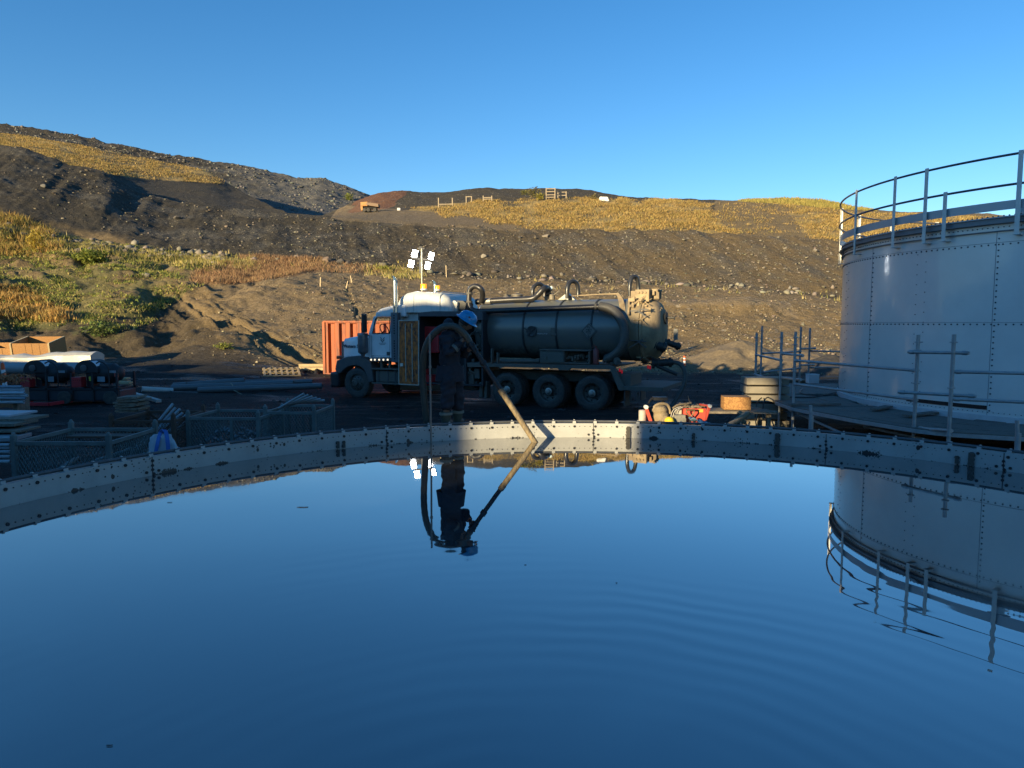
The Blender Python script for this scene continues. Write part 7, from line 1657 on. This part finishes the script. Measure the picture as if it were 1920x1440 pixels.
b.add(vs, [(i*5+j, i*5+j+1, (i+1)*5+j+1, (i+1)*5+j) for i in range(8) for j in range(4)]); o = b.build('blue_cloth', mat('cloth_blue', (.14, .26, .36), .8), smooth=True, ang=180); o.location = p+Vector((0, 0, .06)); o.modifiers.new('t', 'SOLIDIFY').thickness = .006; tag(o, 'crumpled pale blue cloth in front of the red box', 'cloth')
for (x0, x1, l) in ((1216, 1244, 'orange stick lying behind the rim pipe in front of the muddy pump'), (1267, 1285, 'orange handle lying behind the rim pipe under the grey boxes')):
    a_ = at_y(x0, 799.5, 10.35); d_ = at_y(x1, 801, 10.3); b = MB(); b.tube([(0, 0, 0), d_-a_], .018, 10); o = b.build('orange_handle', mat('orange_'+str(x0), (.6, .14, .06), .5), smooth=True); o.location = a_; tag(o, l, 'handle', 'orange handles behind the rim pipe')
# OSB faced block on a low plank table, lit pipe, pale block stack
c = at_y(1379, 767, 15.0); b = MB(); b.box((0, 0, .14), (.54, .40, .26)); o = b.build('osb_block', OSB, bevel=.004); o.location = c; o.rotation_euler = (0, 0, -.12); tag(o, 'chunky OSB faced block on the plank table beside the scaffold', 'block')
q = thing('plank_table', 'rough plank table behind the tools, carrying the OSB block', 'table', c)
for k in range(3): b = MB(); b.box((-.1+.02*k, -.25+.25*k, -.03), (1.7-.2*k, .22, .045), rz=.04*k-.05); b.build('plank', OLDW, q)
for x, y in ((-.8, -.25), (.6, -.25), (-.8, .25), (.6, .25)): b = MB(); b.box((x, y, (-1-c.z)/2-.05), (.08, .08, 1+c.z)); b.build('leg', OLDW, q)
pipe_thing('muddy_pipe', at_y(1346, 812, 11.6), at_y(1402, 775, 13.0), .05, TAN, 'muddy pipe slanting down from the plank table towards the rim')
b = MB(); a_ = at_y(1385, 773, 13.0); b.tube(spline([(0, 0, 0), (.06, -.1, -.05), (.02, -.2, -.14), (.10, -.3, -.16)], 5), .04, 10); o = b.build('pipe_elbow', TAN, smooth=True); o.location = a_; tag(o, 'bent muddy elbow hanging from the edge of the plank table', 'pipe')
st_ = at_y(1398, 778, 16.3); SL = mat('pale_slab', (.24, .21, .16), .85, 0, (.16, .14, .105), scale=4, amt=.7, bump=.2)
zt = at_y(1398, 707, 16.3).z; zb = -.98; n = 7
for i in range(n):
    h = (zt-zb)/n; b = MB(); b.box((.48, .3, h/2), (.92+.03*(i % 2), .6, h-.038)); o = b.build('pale_slab', SL, bevel=.01); o.location = (st_.x+.02*math.sin(i*2), st_.y, zb+i*h); o.rotation_euler = (0, 0, -.08+.02*math.sin(i)); tag(o, ('lowest', 'second lowest', 'third lowest', 'middle', 'third highest', 'second highest', 'topmost')[i]+' pale slab of the sunlit stack at the left end of the scaffold', 'slab', 'pale slabs stacked by the scaffold')
b = MB(); c = at_y(1505, 722, 24); b.box((0, 0, 0), (1.6, .5, .5)); b.box((0, 0, .27), (1.7, .6, .05)); b.box((0, 0, -.5), (1.4, .4, .5)); o = b.build('dark_crate', OLDW, bevel=.01); o.location = c+Vector((-.8, 0, -.1)); tag(o, 'low dark timber crate behind the far end of the scaffold', 'crate')
# ================================================================== THINGS ON THE HILL
HW = mat('hill_wood', (.34, .27, .18), .85)
def rail_frame(x0, x1, yt, yb, rails, label, D_=None, lean=0):
    p = hit((x0+x1)/2, yb, [T4]); Dd = p.y; a_ = at_yr(x0, yb, Dd); root = thing('rail_frame', label, 'fence', (a_.x, Dd, p.z-.1), 0, 'wooden rail frames on the hill'); o_ = Vector((a_.x, Dd, p.z-.1))
    for x_ in (x0, x1): t = at_yr(x_, yt, Dd)-o_; b = MB(); b.beam((t.x, 0, -.3), (t.x, 0, t.z), .16, .16); b.build('post', HW, root)
    for y_ in rails: b = MB(); b.beam(at_yr(x0, y_, Dd)-o_, at_yr(x1, y_-.3, Dd)-o_, .10, .13); b.build('rail', HW, root)
rail_frame(1024, 1040.5, 352.5, 371, (354, 359.5, 365.5, 370), 'tall wooden rail frame on the skyline, four rails high')
rail_frame(1046, 1061.5, 359, 368, (360.5, 366.5), 'low two rail wooden frame just right of the tall one')
rail_frame(822, 848, 371, 384, (383,), 'very low wooden rail at the left end of the hill grass')
rail_frame(874, 884, 368, 377, (369,), 'short rail between two posts above the hill grass')
rail_frame(906, 922, 367, 375, (370.5, 373.5), 'low two rail frame above the middle of the hill grass')
for (x_, yt, yb, l) in ((601, 520, 534, 'thin survey stake on the bare slope above the orange container, left one'), (657, 517, 527, 'thin survey stake near the rock pile, right of the other'), (652, 527, 540, 'short survey stake at the edge of the dug slope'), (836, 498, 516, 'leaning survey stake just right of the floodlights')):
    p = hit(x_, yb, [T1]); t = at_yr(x_, yt, p.y); b = MB(); b.beam((0, 0, -.2), t-p, .07, .05); o = b.build('survey_stake', mat('stake_'+str(x_), (.55, .42, .25), .8)); o.location = p; tag(o, l, 'stake', 'survey stakes on the slope')
p = hit(1131, 372, [T4]); b = MB(); b.add([Vector(v) for v in ((-.95, -.5, -.2), (.95, -.5, -.2), (.72, -.2, .62), (-.72, -.2, .66), (-.95, .6, -.2), (.95, .6, -.2), (.72, .3, .62), (-.72, .3, .66))], [(0, 1, 2, 3), (4, 7, 6, 5), (3, 2, 6, 7), (0, 3, 7, 4), (1, 5, 6, 2)]); o = b.build('white_cover', mat('cover_white', (.75, .73, .66), .7), bevel=.12); o.location = p; tag(o, 'small white cover on the skyline right of the rail frames', 'cover')
p = hit(748, 391, [T4, T1]); b = MB(); b.box((0, 0, .2), (.55, .5, .45)); o = b.build('white_block', mat('block_white', (.6, .58, .55), .8), bevel=.05); o.location = p; tag(o, 'small white block on the hill right of the orange dump truck', 'block')
# abandoned dump truck on the bench
p = hit(695, 394, [T4, T1]); dt = thing('dump_truck', 'small abandoned orange dump truck on the bench under the red slope', 'truck', p+Vector((0, 0, .0)), .0); s_ = p.y/F
OD = mat('dumper_orange', (.42, .20, .05), .6, 0, (.2, .09, .03), scale=3)
def dq(px_, py_): return ((px_-695)*s_, (394-py_)*s_)
b = MB(); b.prism([dq(679, 384), dq(679, 377), (dq(692, 376)), dq(692, 384)], -.7, .7); b.build('cab', OD, dt, bevel=.05)
b = MB(); b.prism([dq(679.5, 392), dq(678.5, 384), dq(683, 384), dq(683, 392)], -.6, .6); b.build('front', OD, dt, bevel=.04)
b = MB(); b.prism([dq(690, 382), dq(690, 377.5), dq(700, 378.5), dq(712, 380), dq(712, 386), dq(695, 383.5)], -.8, .8); b.build('tipper_body', mat('tipper', (.20, .13, .08), .7), dt, bevel=.04)
b = MB(); b.prism([dq(683, 388), dq(683, 384), dq(708, 386), dq(708, 389)], -.35, .35); b.build('chassis', DARK, dt)
for x_ in (686, 693, 705):
    for y in (-.7, .7): c = dq(x_, 391); b = MB(); b.cyl((c[0], y-.12, c[1]), (c[0], y+.12, c[1]), 3.2*s_, n=18); b.build('wheel', TYRE, dt, smooth=True)

# floating flecks on the water
FL = mat('scum', (.05, .045, .04), .7)
for i, (x_, y_, w_, l) in enumerate(((567, 951, .05, 'largest dark fleck floating on the left half of the water'), (318, 942, .022, 'small dark fleck floating near the left rim'), (985, 1059, .007, 'tiny dark fleck floating below the reflection of the worker'), (205, 1398, .012, 'small pale fleck floating at the lower left corner'), (1156, 1093, .006, 'tiny dark fleck floating right of the centre of the water'))):
    c = at_z(x_, y_, .002); b = MB(); b.prism([(-w_, 0), (-w_*.4, w_*.12), (w_*.2, w_*.05), (w_, w_*.2), (w_*.8, -w_*.06), (w_*.1, -w_*.14), (-w_*.6, -w_*.1)], 0, .003, 'Z'); o = b.build('floating_fleck', FL); o.location = c; tag(o, l, 'debris', 'flecks floating on the water')
for o in COL.objects:
    if o.parent is None and o.get('label') and not o.get('kind'): o['kind'] = 'thing'
